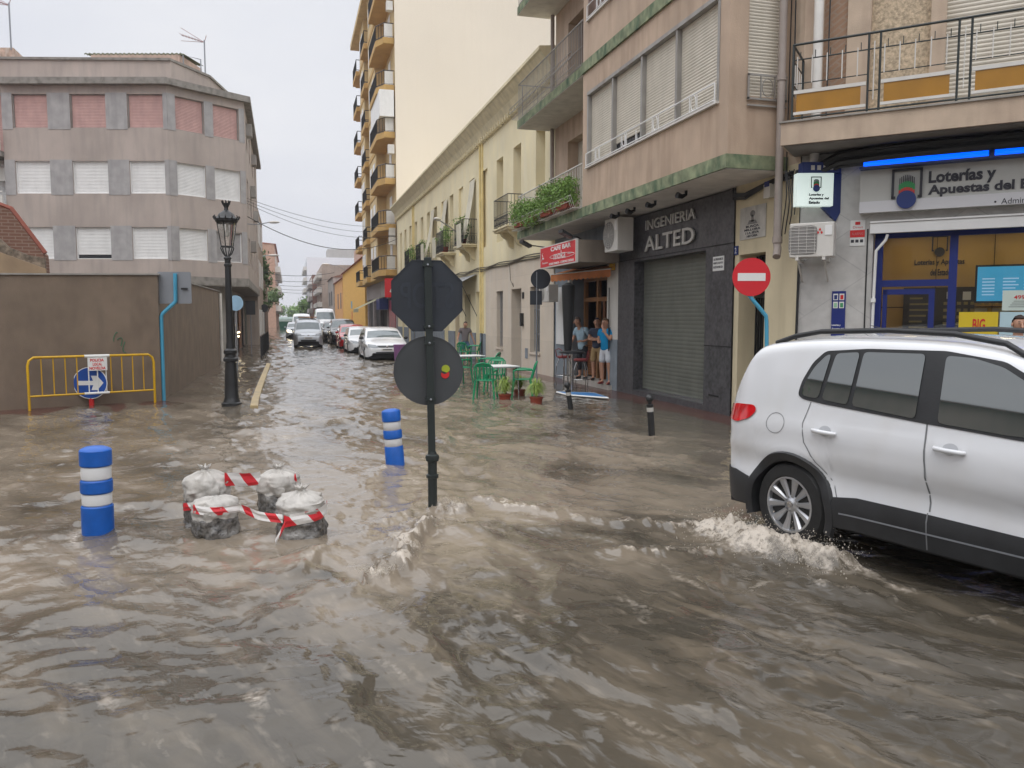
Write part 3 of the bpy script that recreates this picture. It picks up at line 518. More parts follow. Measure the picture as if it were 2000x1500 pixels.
s3 = ribbon(SC, [(2.11, .535), (2.12, .28)], .010, off=.022); seam.add(s3.v, s3.f); s4 = ribbon(SC, [(3.12, 1.1), (3.1, .9), (3.05, .55)], .008); seam.add(s4.v, s4.f); seam.build('door_seam', 'seam', car, local=True)
fl = ribbon(SC, [(.755+.093*math.cos(t), 1.0+.083*math.sin(t)) for t in np.linspace(0, 2*math.pi, 26)], .005, sides=(-1,)); fl.build('fuel_flap', 'seam', car, local=True)
for hx in (1.25, 2.245):
    for sd in (1, -1):
        h = MB(); y0 = float(SC.Y(hx, .985)); pts = [(hx-.105, sd*(y0+.006), .992), (hx-.085, sd*(y0+.033), .99), (hx, sd*(y0+.042), .987), (hx+.085, sd*(y0+.033), .984), (hx+.105, sd*(y0+.006), .982)]
        h.tube(pts, [.014, .017, .017, .017, .014], 10); h.build('door_handle', 'carwhite', car, smooth=60, local=True)
    SC.patch('handle_recess', mat('car_recess', (.42, .43, .45), .35, var=0), car, [(hx+.055*math.cos(t), .995+.038*math.sin(t)) for t in np.linspace(0, 2*math.pi, 17)[:-1]], off=.002, grid=.03)
for sd in (1, -1):
    h = MB(); ys = [(x, float(SC.Y(x, SC.zt(x)))) for x in (.55, .75, 1.0, 1.6, 2.1, 2.45, 2.75)]
    h.tube([(x, sd*(y+.02), float(SC.zt(x))+dz) for (x, y), dz in zip(ys, (.0, .035, .055, .06, .055, .045, .0))], .021, 8); h.build('roof_rail', 'plastic', car, smooth=60, local=True)
    m_ = MB(); m_.ball((3.0, sd*1.0, 1.12), .11, 8, (.75, 1.0, .75)); m_.tube([(3.0, sd*.88, 1.07), (3.0, sd*.95, 1.09)], .03); m_.build('wing_mirror', 'carwhite', car, smooth=60, local=True)
SC.patch('headlight', 'lamp', car, rnd([(.50, .78), (.80, .86), (.80, .94), (.52, .90)], 1), 'front', .01); SC.patch('grille', 'plastic', car, [(-.45, .75), (.45, .75), (.5, .88), (-.5, .88)], 'front', .01, sides=(1,)); SC.patch('front_bumper', 'plastic', car, [(-.72, .42), (.72, .42), (.72, .58), (-.72, .58)], 'front', .012, sides=(1,))
for hx, rt in ((.92, .12), (3.524, .3)):
    for sd in (1, -1): wheel(car, hx, sd*WY, .345, rot=rt)
m_ = MB(); m_.tube([(1.32, -.1, 1.74), (1.02, -.1, 1.80)], .006, 6, r1=.003); m_.build('aerial', 'plastic', car, local=True)
# the cars standing or driving in the flooded street
def street_car(name, label, cat, paint, P, L=4.2, h=1.45, hw=.88, kind='hatch', lights=False, rz=-math.pi/2, group='cars standing and driving in the flooded street', sink=.07, plate=None, rack=False, glass='carglass2'):
    t = thing(name, label, cat, (P[0], P[1], -sink), 0, group); t.rotation_euler = (0, 0, rz)
    # P is the middle of the front bumper
    if kind == 'van': top = [(0, .5), (0, .9), (.02, h*.8), (.08, h*.97), (.4, h), (L*.45, h+.01), (L*.62, h-.01), (L*.70, h*.90), (L*.80, h*.60+.05), (L*.86, h*.55), (L*.95, h*.50), (L-.03, h*.42), (L, .6), (L, .45)]; bx = (.70, .81)
    elif kind == 'suv': top = [(0, .5), (0, .9), (.06, 1.1), (.2, h*.93), (.4, h*.985), (L*.35, h), (L*.52, h*.985), (L*.60, h*.93), (L*.72, h*.64+.02), (L*.86, h*.60), (L*.96, h*.54), (L-.02, .8), (L, .6), (L, .45)]; bx = (.60, .72)
    else: top = [(0, .5), (0, .7), (.03, .9), (.16, 1.05), (.45, h*.93), (.75, h*.985), (L*.38, h), (L*.50, h*.97), (L*.58, h*.90), (L*.74, h*.66), (L*.88, h*.585), (L*.96, h*.50), (L-.02, .62), (L, .5), (L, .4)]; bx = (.58, .74)
    bz = h*.64 if kind != 'van' else h*.60; c = Car([(x-0, z) for x, z in top], hw, bz, (.75, L-.85), .32, bot=.22, tum=.28 if kind != 'van' else .12, rin=.8, fin=.74, crown=.04)
    off = np.array([L, 0]); ca, sa = math.cos(rz), math.sin(rz); t.location = (P[0]-L*ca, P[1]-L*sa, -sink)
    c.body('body', paint, t, nz=12, step=.16); x0, x1 = L*bx[0], L*bx[1]
    wy = float(c.Y(x0, c.zt(x0))); wb = float(c.Y(x1, c.zt(x1)))
    c.patch('windscreen', glass, t, [(-wy+.02, x0+.03), (wy-.02, x0+.03), (wb-.03, x1-.03), (-wb+.03, x1-.03)], 'top', .006, .12, sides=(1,))
    zt0 = float(c.zt(x0)); c.patch('side_window', 'carglass', t, [(L*.12, bz+.05), (L*.16, zt0-.14), (x0-.15, zt0-.09), (x1-.35, bz+.06)] if kind != 'van' else [(L*.42, bz+.06), (L*.42, zt0-.12), (x0-.05, zt0-.12), (x1-.2, bz+.06)], off=.006, grid=.14)
    c.patch('headlight', 'hot' if lights else 'lamp', t, rnd([(hw*.42, h*.425), (hw*.88, h*.43), (hw*.90, h*.535), (hw*.52, h*.505)], 1), 'front', .012, .06)
    c.patch('grille', 'plastic', t, [(-hw*.42, h*.435), (hw*.42, h*.435), (hw*.48, h*.49), (-hw*.48, h*.49)], 'front', .01, .1, sides=(1,))
    c.patch('air_intake', 'plastic', t, [(-hw*.50, h*.25), (hw*.50, h*.25), (hw*.56, h*.305), (-hw*.56, h*.305)], 'front', .01, .1, sides=(1,))
    c.patch('number_plate', 'cloudy', t, [(-.26, h*.335), (.26, h*.335), (.26, h*.335+.10), (-.26, h*.335+.10)], 'front', .016, .2, sides=(1,)); c.patch('plate_marks', 'ink', t, [(-.20, h*.335+.03), (.20, h*.335+.03), (.20, h*.335+.07), (-.20, h*.335+.07)], 'front', .019, .2, sides=(1,))
    for hx in c.wh:
        for sd in (1, -1): wheel(t, hx, sd*(hw-.1), .32, .2, 0)
    for sd in (1, -1):
        m_ = MB(); m_.ball((x1-.2, sd*(hw+.08), bz+.08), .1, 6, (.6, 1, .7)); m_.build('wing_mirror', paint if paint != 'carwhite' else 'plastic', t, smooth=60, local=True)
    em = MB(); q = c.map(0, h*.45, 'front', 1, .02); em.ball(q, .06, 6, (.3, .9, 1)); em.build('badge', 'chrome', t, local=True)
    if rack:
        m_ = MB(); m_.box(L*.16, L*.62, -.55, .55, h+.08, h+.15); m_.build('roof_load', 'woodl', t, local=True)
    return t
def at(x, y, dx=0, dy=0): p = G(x, y); return (p[0]+dx, p[1]+dy)
p = at(603, 679); street_car('estate_van', 'silver small van with a loaded roof rack driving down the middle of the flooded street', 'van', 'carsilver', (p[0], p[1]), 4.1, 1.82, .86, 'van', rack=True)
street_car('hatchback', 'white hatchback with round badge parked nearest, beside the yellow house', 'car', 'carwhite', (4.02, 34.2), 4.3, 1.47, .90)
street_car('saloon_car', 'low white car parked just behind the nearest white hatchback', 'car', 'carwhite', (3.78, 41.0), 4.5, 1.42, .90)
street_car('hatchback', 'red hatchback parked between the white cars and the black off-roader', 'car', 'carred', (3.62, 46.9), 4.0, 1.50, .85)
street_car('off_road_car', 'black off-roader parked behind the red car', 'car', 'carblack', (3.55, 54.2), 4.7, 1.80, .93, 'suv')
street_car('hatchback', 'black car parked behind the black off-roader', 'car', 'carblack', (3.25, 60.6), 4.2, 1.6, .88, 'suv')
street_car('hatchback', 'small white car parked in front of the tall white van', 'car', 'carwhite', (2.9, 69.8), 4.1, 1.55, .88)
street_car('delivery_van', 'tall white high-roofed van parked far down the street', 'van', 'carwhite', (3.3, 76.5), 5.8, 2.75, 1.0, 'van')
street_car('minibus', 'white van with headlights on coming behind the silver van', 'van', 'carwhite', at(590, 654), 5.2, 2.3, 1.0, 'van', lights=True)
street_car('hatchback', 'dark car with glowing headlights following close behind the silver van', 'car', 'carsilver', at(579, 661), 4.2, 1.5, .88, lights=True)
cp = at(560, 645); mb = MB(); mb.prism([(-.9, 0), (.9, 0), (1.05, 1.35), (-1.05, 1.35)], lambda a, b: (cp[0]+a, cp[1], b-.05), lambda a, b: (cp[0]+a, cp[1]+1.2, b-.05))
ct = thing('waste_container', 'dark green waste container at the far left kerb', 'container', (cp[0], cp[1], 0)); mb.build('bin_body', mat('bin_green', (.02, .09, .06), .5), ct)
mb = MB(); mb.tube([(cp[0]-1.05, cp[1]+.6, 1.3), (cp[0]+1.05, cp[1]+.6, 1.3)], .62, 12); mb.build('lid', mat('bin_lid', (.25, .32, .30), .5), ct)
# ------------------------------------------------------------------ right side: apartment block with the bay
XR, XB = 7.85, 6.75
FR = Fac((XR, 0), (0, 1), (-1, 0)); FB = Fac((XB, 0), (0, 1), (-1, 0)); YB0, YB1, YB2 = 11.46, 17.95, 23.2
def px(F, x0, y0, x1, y1, off=0):   # rectangle seen in the photo -> u0,u1,z0,z1 on the facade
    a, b = F.uz(x0, y0, off), F.uz(x1, y1, off); return min(a[0], b[0]), max(a[0], b[0]), min(a[1], b[1]), max(a[1], b[1])
ap = thing('apartment_building', 'pink plastered apartment block with a shuttered bay over the cafe bar', 'building', (XR+4, 17, 0))
TOP = 15.2
def part(name, m, mb, parent=ap, **k): return mb.build(name, m, parent, **k)
# carcass behind the facades
mb = MB(); mb.box(XR+.62, XR+9, 11.95, YB2, -.1, TOP); mb.box(XR+.001, XR+.62, 11.9, YB2, 4.32, 4.44); part('core', 'concrete', mb)
mb = MB(); mb.quad((XR+.0, YB2, -.1), (XR+9, YB2, -.1), (XR+9, YB2, TOP), (XR, YB2, TOP)); mb.quad((XR+.6, 11.85, 4), (XR+9, 11.85, 4), (XR+9, 11.85, TOP), (XR+.6, 11.85, TOP)); part('side_wall', 'pinkplain', mb)
# granite shop front
part('shop_front', 'granite', wall(FR, 12.98, 18.25, -.15, 4.17, [(13.98, 17.30, .14, 3.15, .28)], off=.03))
mb = MB(); FR.box(mb, 12.96, 18.27, 3.20, 3.215, .03, .045); FR.box(mb, 12.98, 13.98, 1.3, 1.315, .03, .04); FR.box(mb, 13.4, 13.75, .34, .37, .03, .045); part('joint_strip', 'dark', mb)
o = part('roller_shutter', 'shuttergr', slats(FR, 13.98, 17.30, .14, 3.15, -.22, .085, .006))
mb = MB(); FR.box(mb, 13.98, 17.3, .14, .19, -.22, -.18); part('shutter_foot', 'steel', mb)
# doorway number 2 and its wall
part('entrance_wall', 'cream', wall(FR, 11.1, 12.98, -.15, 4.30, [(12.0, 12.82, .0, 2.97, .42)], off=0))
dr = MB()
for k in range(11): FR.box(dr, 12.02+k*.075, 12.045+k*.075, 0, 2.95, -.36, -.33)
FR.box(dr, 12.0, 12.82, 1.0, 1.06, -.37, -.32); FR.box(dr, 12.0, 12.82, 2.2, 2.26, -.37, -.32); g = part('barred_door', 'iron', dr); mb = MB(); FR.box(mb, 12.0, 12.82, 0, 2.97, -.46, -.41); mb.build('glass_panel', 'glassd', ap)
mb = MB(); FR.box(mb, 12.0, 12.05, 1.3, 1.7, -.30, -.27); part('intercom', 'iron', mb)
mb = MB(); FR.box(mb, 12.86, 12.99, 2.98, 3.14, 0, .02); np_ = mb.build('house_number', 'navy', label='small dark blue house number plate 2 beside the barred door', cat='number plate')
def ftext(F, s, rect, m, parent, name='lettering', off=0, d=.004, bold=0, flip=True):
    u0, u1, z0, z1 = rect; mb = MB(); text(mb, s, lambda x, y, dd: F.p(x, y, off+dd), *((u1, u0) if flip else (u0, u1)), z0, z1, d, bold); return mb.build(name, m, parent)
ftext(FR, '2', (12.90, 12.95, 3.01, 3.11), 'paper', np_, 'numeral', .021, .003)
# bar front
part('bar_wall', 'plinth', wall(FR, 18.25, YB2, -.15, 4.30, [(19.0, 22.1, .10, 3.0, .62)], off=0))
mb = MB(); FR.box(mb, 18.27, 18.98, 1.30, 2.98, .002, .02); FR.box(mb, 18.27, 18.98, 2.98, 3.2, .002, .02); part('white_pilaster', 'cloudy', mb)
mb = MB(); FR.box(mb, 18.30, 18.96, -.1, 1.30, .002, .022); part('grey_pilaster', 'plinth', mb)
mb = MB(); FR.box(mb, 18.6, 22.1, -.1, .13, -.6, .12); part('doorstep', mat('step_stone', (.45, .42, .38), .6, streak=.4), mb)
mb = MB(); FR.box(mb, 19.0, 22.1, .13, 3.0, -.68, -.62); part('door_back', mat('door_back', (.07, .03, .015), .4), mb)
mb = MB()
for k, (a, b, c, d) in enumerate(((19.02, 19.12, .13, 2.98), (20.0, 20.12, .13, 2.98), (20.95, 21.07, .13, 2.98), (21.95, 22.08, .13, 2.98), (19.02, 22.08, 2.30, 2.42), (19.02, 22.08, 2.88, 2.97), (21.07, 21.95, .2, 1.2), (19.1, 20.0, .135, .45))): FR.box(mb, a, b, c, d, -.62-.002*k, -.52-(.004 if k > 3 else 0))
part('bar_door', 'woodl', mb)
mb = MB()
for k in range(14): FR.box(mb, 21.07, 21.95, .25+k*.07, .295+k*.07, -.56, -.51)
FR.box(mb, 20.5, 20.62, .13, 2.3, -.60, -.54); part('louvre', 'wood', mb)
mb = MB(); FR.box(mb, 21.62, 21.76, .0, 3.05, .0, .10); part('white_post', 'cloudy', mb)
# upper floors: wall beside the bay with balcony doors
for fl, zb in enumerate((4.44, 7.74, 11.04)):
    wm = 'pink'; part('wall', wm, wall(FR, YB1, YB2, zb, zb+3.3, [(18.6, 19.9, zb+.05, zb+2.45, .35), (20.7, 22.1, zb+.05, zb+2.45, .35)]))
    for a, b in ((18.6, 19.9), (20.7, 22.1)): part('balcony_door', 'shuttercr' if fl < 1 else 'shutterbr', slats(FR, a, b, zb+.05, zb+2.45, -.33))
# bay
for fl, zb in enumerate((4.44, 7.74, 11.04)):
    z0, z1 = zb+.88, zb+2.55
    part('bay_wall', 'pink', wall(FB, YB0, YB1, zb, zb+3.06 if fl < 3 else zb+3.3, [(11.78, 17.62, z0, z1, .12)]))
    mb = MB(); FB.box(mb, YB0, YB1, zb+3.06, zb+3.3, -.9, .05); part('slab_edge', 'mossy', mb)
    side = Fac((XB, YB0), (1, 0), (0, -1)); part('bay_side_wall', 'pink', wall(side, 0, XR-XB, zb, zb+3.06, [(.34, 1.0, zb+.92, zb+3.0, .1)])); part('bay_side_wall', 'pink', wall(Fac((XB, YB1), (1, 0), (0, 1)), 0, XR-XB, zb, zb+3.3, []))
    part('side_shutter', 'shuttercr', slats(side, .34, 1.0, zb+.92, zb+3.0, -.08, .05))
    mb = MB()
    for a, b, c, d in ((.32, .35, .85, 1.25), (1.0, 1.03, .85, 1.25), (.32, 1.03, 1.23, 1.26), (.32, 1.03, .86, .89), (.32, 1.03, .76, .785), (.55, .565, .88, 1.23), (.80, .815, .88, 1.23)): side.box(mb, a, b, zb+c, zb+d, .02, .045)
    mb.tube([side.p(.683+.1*math.cos(t), zb+1.06+.14*math.sin(t), .03) for t in np.linspace(0, 2*math.pi, 17)], .007, 5, False); part('side_rail', 'irongrey', mb)
    n = 4; W_ = (17.62-11.78)/n
    for k in range(n):
        a = 11.78+k*W_; b = a+W_; up = .16 if (fl == 0 and k == 2) else 0; part('shutter', 'shuttercr' if fl == 0 else 'shutterbr', slats(FB, a+.03, b-.03, z0+up*1.4, z1-.04, -.09, .052, .012))
        if up: mb = MB(); FB.box(mb, a, b, z0, z0+.3, -.13, -.11); g = part('window_pane', 'glassd', mb); mb = MB(); FB.box(mb, a+.4, a+.45, z0, z0+.3, -.11, -.08); FB.box(mb, a+.95, a+1.0, z0, z0+.3, -.11, -.08); mb.build('glazing_bar', 'white', g)
    mb = MB()
    for k in range(n+1): FB.box(mb, 11.78+k*W_-.035, 11.78+k*W_+.035, z0, z1, -.10, .01)
    FB.box(mb, 11.78, 17.62, z1-.05, z1+.02, -.1, .03); part('window_frame', 'irongrey' if fl == 0 else 'shutterbr', mb)
    mb = MB(); FB.box(mb, 11.74, 17.66, z0-.03, z0+.0, -.1, .06); part('sill', 'cloudy', mb)
    mb = MB()
    for zz in (z0+.03, z0+.30): mb.tube([FB.p(11.8, zz, .05), FB.p(17.6, zz, .05)], .013, 6)
    for k in range(4):
        uc = 11.78+(k+.5)*W_
        for q in (-.13, .13): mb.tube([FB.p(uc+q, z0+.03, .05), FB.p(uc+q, z0+.30, .05)], .009, 5)
        mb.tube([FB.p(uc+.085*math.cos(t), z0+.165+.125*math.sin(t), .05) for t in np.linspace(0, 2*math.pi, 17)], .008, 5, False)
    for q in (11.8, 17.6): mb.tube([FB.p(q, z0-.02, .05), FB.p(q, z0+.3, .05)], .012, 5)
    part('window_rail', 'white', mb)
mb = MB(); FB.box(mb, YB0-.02, YB1, 4.22, 4.44, -1.1, .03); part('slab_edge', 'mossy', mb); mb = MB(); mb.box(XB-.0, XR+.05, YB0, YB1, 4.205, 4.215); part('soffit', 'soffit', mb)
for u in (13.6, 14.9, 15.9, 16.75): mb = MB(); mb.tube([(XB+.42, u, 4.20), (XB+.42, u, 4.13), (XB+.33, u-.01, 4.09), (XB+.22, u-.03, 4.11)], [.03, .03, .045, .06], 8); mb.build('spotlight', 'iron', ap, smooth=50)
# balconies left of the bay
def plain_rail(name, parent, z0, z1, y0, y1, x, m, rack=False):
    mb = MB(); n = int((y1-y0)/.115)
    for zz, r in ((z1, .018), (z0+.06, .012)): mb.tube([(x, y0, zz), (x, y1, zz), (XR, y1, zz)], r, 6)
    for k in range(n+1): mb.tube([(x, y0+(y1-y0)*k/n, z0+.06), (x, y0+(y1-y0)*k/n, z1)], .008, 4)
    for k in range(1, 9): mb.tube([(x+(XR-x)*k/9, y1, z0+.06), (x+(XR-x)*k/9, y1, z1)], .008, 4)
    if rack:
        for zz, dx in ((z0+.02, .0), (z0+.02, -.20), (z0+.17, -.30), (z0+.30, -.30), (z0+.45, -.02)): mb.tube([(x+dx, y0, zz), (x+dx, y1, zz)], .009, 5)
        for k in range(0, n+1, 1): u = y0+(y1-y0)*k/n; mb.tube([(x, u, z0+.02), (x-.20, u, z0+.02), (x-.30, u, z0+.30)], .006, 4)
    return mb.build(name, m, parent)
for zb, m_, rk in ((4.44, 'cloudy', True), (7.74, 'irongrey', True), (11.04, 'irongrey', False)):
    mb = MB(); FB.box(mb, YB1, 23.55, zb-.22, zb, -1.1, 0); part('balcony_slab', 'mossy', mb); mb = MB(); mb.box(XB+.01, XR, YB1+.01, 23.53, zb-.235, zb-.221); part('balcony_soffit', 'soffit', mb)
    plain_rail('balcony_rail', ap, zb, zb+1.05, YB1+.08, 23.5, XB+.03, 'irongrey' if zb > 5 else 'cloudy', rk)
# planters full of leaves on the lower balcony
for k in range(4):
    y0 = 18.35+k*1.28; mb = MB(); mb.box(XB-.24, XB-.05, y0, y0+.85, 4.50, 4.68); pn = thing('flower_box', ['terracotta flower box next to the bay on the lower balcony', 'second flower box from the bay on the lower balcony', 'third flower box from the bay on the lower balcony', 'flower box at the far left end of the lower balcony'][k], 'flower box', (XB-.15, y0+.4, 4.5), 0, 'flower boxes along the lower balcony')
    mb.build('planter', 'rust', pn); lv = MB(); R = random.Random(k); pts = [(XB-.15+R.uniform(-.12, .12), y0-.18+R.random()*1.25, 4.60+R.random()**1.5*.56+.12*math.sin(k*2+R.random())) for _ in range(120)]
    leaves(lv, pts, .034, 3000, (.07, .07, .06), R=R); lv.build('foliage', 'leaf', pn)
    st = MB()
    for q in range(0, 90, 4): st.tube([(XB-.15, y0+.1+.65*R.random(), 4.66), pts[q]], .004, 4)
    st.build('stem', 'bark', pn)
mb = MB(); mb.tube([(7.62, YB0-.12, 12.6), (7.62, YB0-.12, 3.05), (7.62, YB0-.14, 2.95), (7.55, YB0-.22, 2.82)], .062, 12)
for z in (10.4, 7.1, 5.6, 3.05): mb.lathe([(.075, 0), (.075, .1)], 12, (7.62, YB0-.12, z))
mb.build('drain_pipe', 'pipe', smooth=40, label='grey drain pipe running down beside the bay', cat='drain pipe')
mb = MB(); mb.tube([(XR-.10, YB2+.02, 12), (XR-.10, YB2+.02, 4.5)], .06, 10)
for z in (5.6, 8.3, 10.9): mb.lathe([(.075, 0), (.075, .1)], 10, (XR-.10, YB2+.02, z))
mb.build('drain_pipe', 'pipe', smooth=40, label='brown drain pipe where the pink block meets the yellow house', cat='drain pipe')
# lettering on the granite
lt = thing('shop_lettering', 'raised steel letters reading INGENIERIA ALTED over the grey roller shutter', 'sign', (XR-.05, 15.7, 3.3))
r = px(FR, 1258, 452, 1357, 418, .08); a = FR.uz(1260, 450, .08); b = FR.uz(1357, 422, .08)
ftext(FR, 'INGENIERIA', (b[0], a[0], 3.80, 4.02), 'letter', lt, 'upper_word', .05, .03, .006); ftext(FR, 'ALTED', (b[0]+.02, a[0]+.02, 3.33, 3.66), 'letter', lt, 'lower_word', .05, .035, .012)
# small plaques
def plaque(name, label, F, rect, m, off=.03, th=.012, cat='plaque'):
    u0, u1, z0, z1 = rect; mb = MB(); F.box(mb, u0, u1, z0, z1, off, off+th); return mb.build(name, m, label=label, cat=cat)
r = px(FR, 1393, 530, 1415, 499, .03); q = plaque('plaque', 'small white plaque with three lines of capitals on the dark granite pillar', FR, r, 'paper')
h = (r[3]-r[2])
for k, s_ in enumerate(('LAS OPERADORES DE', 'MERBETE, DEL PETO', 'NO ESTA NOVIA SOLA')): ftext(FR, s_, (r[0]+.03, r[1]-.03, r[3]-h*(.28+.27*k), r[3]-h*(.12+.27*k)), 'ink', q, 'lettering', .043, .002, .01)
r = px(FR, 1445, 470, 1497, 396, .01); q = plaque('poster', 'pasted poster with a dark bust portrait above curved letters beside the drain pipe', FR, r, mat('poster_paper', (.50, .48, .44), .8, streak=.5, vs=5, var=.15), .005, .01, 'poster')
u0, u1, z0, z1 = r; uc = (u0+u1)/2; H_ = z1-z0; W_ = u1-u0; mb = MB()
for poly in ([(uc+W_*.10*x, z0+H_*(.77+.10*y)) for x, y in disc((0, 0), 1, 14)], [(uc-.05*W_, z0+H_*.52), (uc+.05*W_, z0+H_*.52), (uc+.04*W_, z0+H_*.72), (uc-.04*W_, z0+H_*.72)], [(uc-.2*W_, z0+H_*.45), (uc+.2*W_, z0+H_*.45), (uc+.13*W_, z0+H_*.58), (uc-.1*W_, z0+H_*.57)]):
    mb.prism(poly, lambda a, b: FR.p(a, b, .016), lambda a, b: FR.p(a, b, .018))
mb.build('portrait', mat('poster_grey', (.22, .21, .2), .8), q)
for k, (s_, wd) in enumerate((('BUSCA', .5), ('MILLORA', .62), ('I LA SEVA', .52), ('HISTORIA', .42))): ftext(FR, s_, (uc-W_*wd/2, uc+W_*wd/2, z0+H_*(.35-.10*k), z0+H_*(.42-.10*k)), 'ink', q, 'lettering', .016, .002, .03)
r = px(FR, 1495, 388, 1508, 358, .06); mb = MB(); FR.box(mb, r[0]+.0, r[1], r[2], r[3], 0, .1); q = mb.build('junction_box', 'cloudy', label='small cream junction box with a blue sticker above the poster', cat='junction box'); mb = MB(); FR.box(mb, r[0]+.02, r[1]-.02, r[2]+.18, r[2]+.27, .1, .103); mb.build('sticker', 'blue', q)
# air conditioners
def ac(name, label, F, u, z, off, w_=.82, h_=.56, d=.30, square=False, flip=1, bracket=True, logo=False, grilleside=1):
    t = thing(name, label, 'air conditioner', F.p(u, z, off), 0, 'air conditioners on the facades'); mb = MB(); F.box(mb, u-w_/2, u+w_/2, z, z+h_, off, off+d); mb.build('casing', 'cloudy', t, bevel=.015)
    fu = u+flip*w_*.16; mb = MB(); R_ = h_*.42
    mb.prism(disc((fu, z+h_/2), R_, 28) if not square else rnd([(fu-R_*1.05, z+h_/2-R_), (fu+R_*.85, z+h_/2-R_), (fu+R_*.85, z+h_/2+R_), (fu-R_*1.05, z+h_/2+R_)], 1, .09), lambda a, b: F.p(a, b, off+d+.002), lambda a, b: F.p(a, b, off+d+.008)); g = mb.build('fan_opening', mat('fan_dark', (.24, .23, .22), .6), t)
    mb = MB()
    if square:
        for k in range(9): q = z+h_/2-R_*.9+R_*1.8*k/8; mb.tube([F.p(fu-R_, q, off+d+.014), F.p(fu+R_*.8, q, off+d+.014)], .0035, 4)
        for k in range(4): q = fu-R_*.9+R_*1.6*k/3; mb.tube([F.p(q, z+h_/2-R_*.95, off+d+.016), F.p(q, z+h_/2+R_*.95, off+d+.016)], .0035, 4)
    for k in range(0 if square else 6): mb.tube([F.p(fu+R_*(.18+.16*k)*math.cos(q), z+h_/2+R_*(.18+.16*k)*math.sin(q), off+d+.014) for q in np.linspace(0, 2*math.pi, 25)], .0035, 4, False)
    for k in range(0 if square else 12): q = k*math.pi/6; mb.tube([F.p(fu, z+h_/2, off+d+.012), F.p(fu+R_*math.cos(q), z+h_/2+R_*math.sin(q), off+d+.012)], .003, 4)
    mb.build('fan_guard', 'cloudy', t)
    mb = MB(); F.box(mb, u-flip*w_*.46, u-flip*w_*.30, z+h_*.62, z+h_*.9, off+d, off+d+.012); mb.build('service_panel', 'white', t)
    if bracket:
        mb = MB()
        for q in (-.3, .3): F.box(mb, u+q*w_-.02, u+q*w_+.02, z-.05, z-.005, 0, off+d+.08); mb.tube([F.p(u+q*w_, z-.03, off+d), F.p(u+q*w_, z-.35, .01)], .014, 6)
        mb.build('bracket', 'cloudy', t)
    return t
# ------------------------------------------------------------------ cafe bar fittings
t = thing('cafe_sign', 'red projecting box sign reading CAFE BAR above the orange awning', 'sign', (6.5, 19, 3.1)); F6 = Fac((6.62, 0), (0, 1), (-1, 0)); a = F6.uz(1055, 487); b = F6.uz(1125, 463); c_ = F6.uz(1125, 514)
SY0, SY1, SZ0, SZ1 = b[0], a[0], c_[1]+.02, (a[1]+b[1])/2
mb = MB(); mb.box(6.64, 7.75, SY0+.02, SY1-.02, SZ0+.02, SZ1-.02); mb.build('box', mat('sign_box', (.20, .165, .13), .7, streak=.4), t); mb = MB(); F6.box(mb, SY0, SY1, SZ0, SZ1, -.06, 0); mb.build('frame', 'cloudy', t)
mb = MB(); F6.box(mb, SY0+.04, SY1-.04, SZ0+.03, SZ1-.03, 0, .004); mb.build('panel', 'signred', t)
W_, H_ = SY1-SY0, SZ1-SZ0; sx = lambda x: SY1-W_*x
def st(s_, x0, x1, y0, y1, b_=0): ftext(F6, s_, (sx(x1), sx(x0), SZ0+H_*y0, SZ0+H_*y1), 'paper', t, 'lettering', .005, .004, b_)
st('CAFE BAR', .33, .88, .70, .90, .03); st('moka', .42, .74, .30, .66); st('MENUS DIARIOS - COMIDAS CASERAS', .28, .95, .09, .19, .02); st('Fascino', .08, .24, .20, .29); st('PASION', .80, .92, .42, .47)
mb = MB(); mb.tube([F6.p(sx(.64)+W_*.33*math.cos(q), SZ0+H_*(.42+.105*math.sin(q)+.03*math.cos(q)), .008) for q in np.linspace(0, 2*math.pi, 40)], .006, 5, False); mb.tube([F6.p(sx(x), SZ0+H_*y, .008) for x, y in ((.06, .36), (.09, .55), (.075, .66), (.1, .72))], .009, 5); mb.ball(F6.p(sx(.11), SZ0+H_*.45, .006), .03, 6); mb.build('emblem', 'paper', t)
for k, (u, nm) in enumerate(((SY1-.1, 'floodlight with its arm at the left end of the red cafe sign'), (SY0+.35, 'tilted floodlight above the right end of the red cafe sign'))):
    mb = MB(); p = F6.p(u+(.35 if k == 0 else 0), SZ1+.10, .35 if k == 0 else .15); T = lambda x, y, z, p=p: (p[0]+x, p[1]+y, p[2]+z-.5*x)
    fl_ = thing('floodlight', nm, 'floodlight', p); mb.box(-.12, .14, -.16, .16, 0, .07, T); mb.build('housing', 'iron', fl_); mb = MB(); mb.tube([p, (p[0]+.3, p[1], p[2]-.02), F6.p(u, SZ1, -.3)], .018, 6); mb.build('arm', 'iron', fl_)
# awning
t = thing('awning', 'orange scalloped awning over the cafe bar doorway', 'awning', (7.3, 20, 2.8)); n = 44
e0, e1 = onplane(1193, 524, (1, 0, 0), XR-.16), onplane(1076, 536, (1, 0, 0), XR-.74); ep = lambda s_: (e0[0]+(e1[0]-e0[0])*s_, e0[1]+(e1[1]-e0[1])*s_, e0[2]-.01+(e1[2]-e0[2])*s_)
mb = MB()
for k in range(n): a, b = ep(k/n), ep((k+1)/n); mb.quad((XR, a[1], a[2]+.10+.1*k/n), (XR, b[1], b[2]+.10+.1*(k+1)/n), b, a)
mb.build('canopy', 'orange', t); mb = MB(); n = 132
for k in range(n):
    a, b = ep(k/n), ep((k+1)/n); s1, s2 = [.035*abs(math.sin(math.pi*q*14/n)) for q in (k, k+1)]; mb.quad((a[0]-.003, a[1], a[2]), (b[0]-.003, b[1], b[2]), (b[0]-.003, b[1], b[2]-.17-s2), (a[0]-.003, a[1], a[2]-.17-s1))
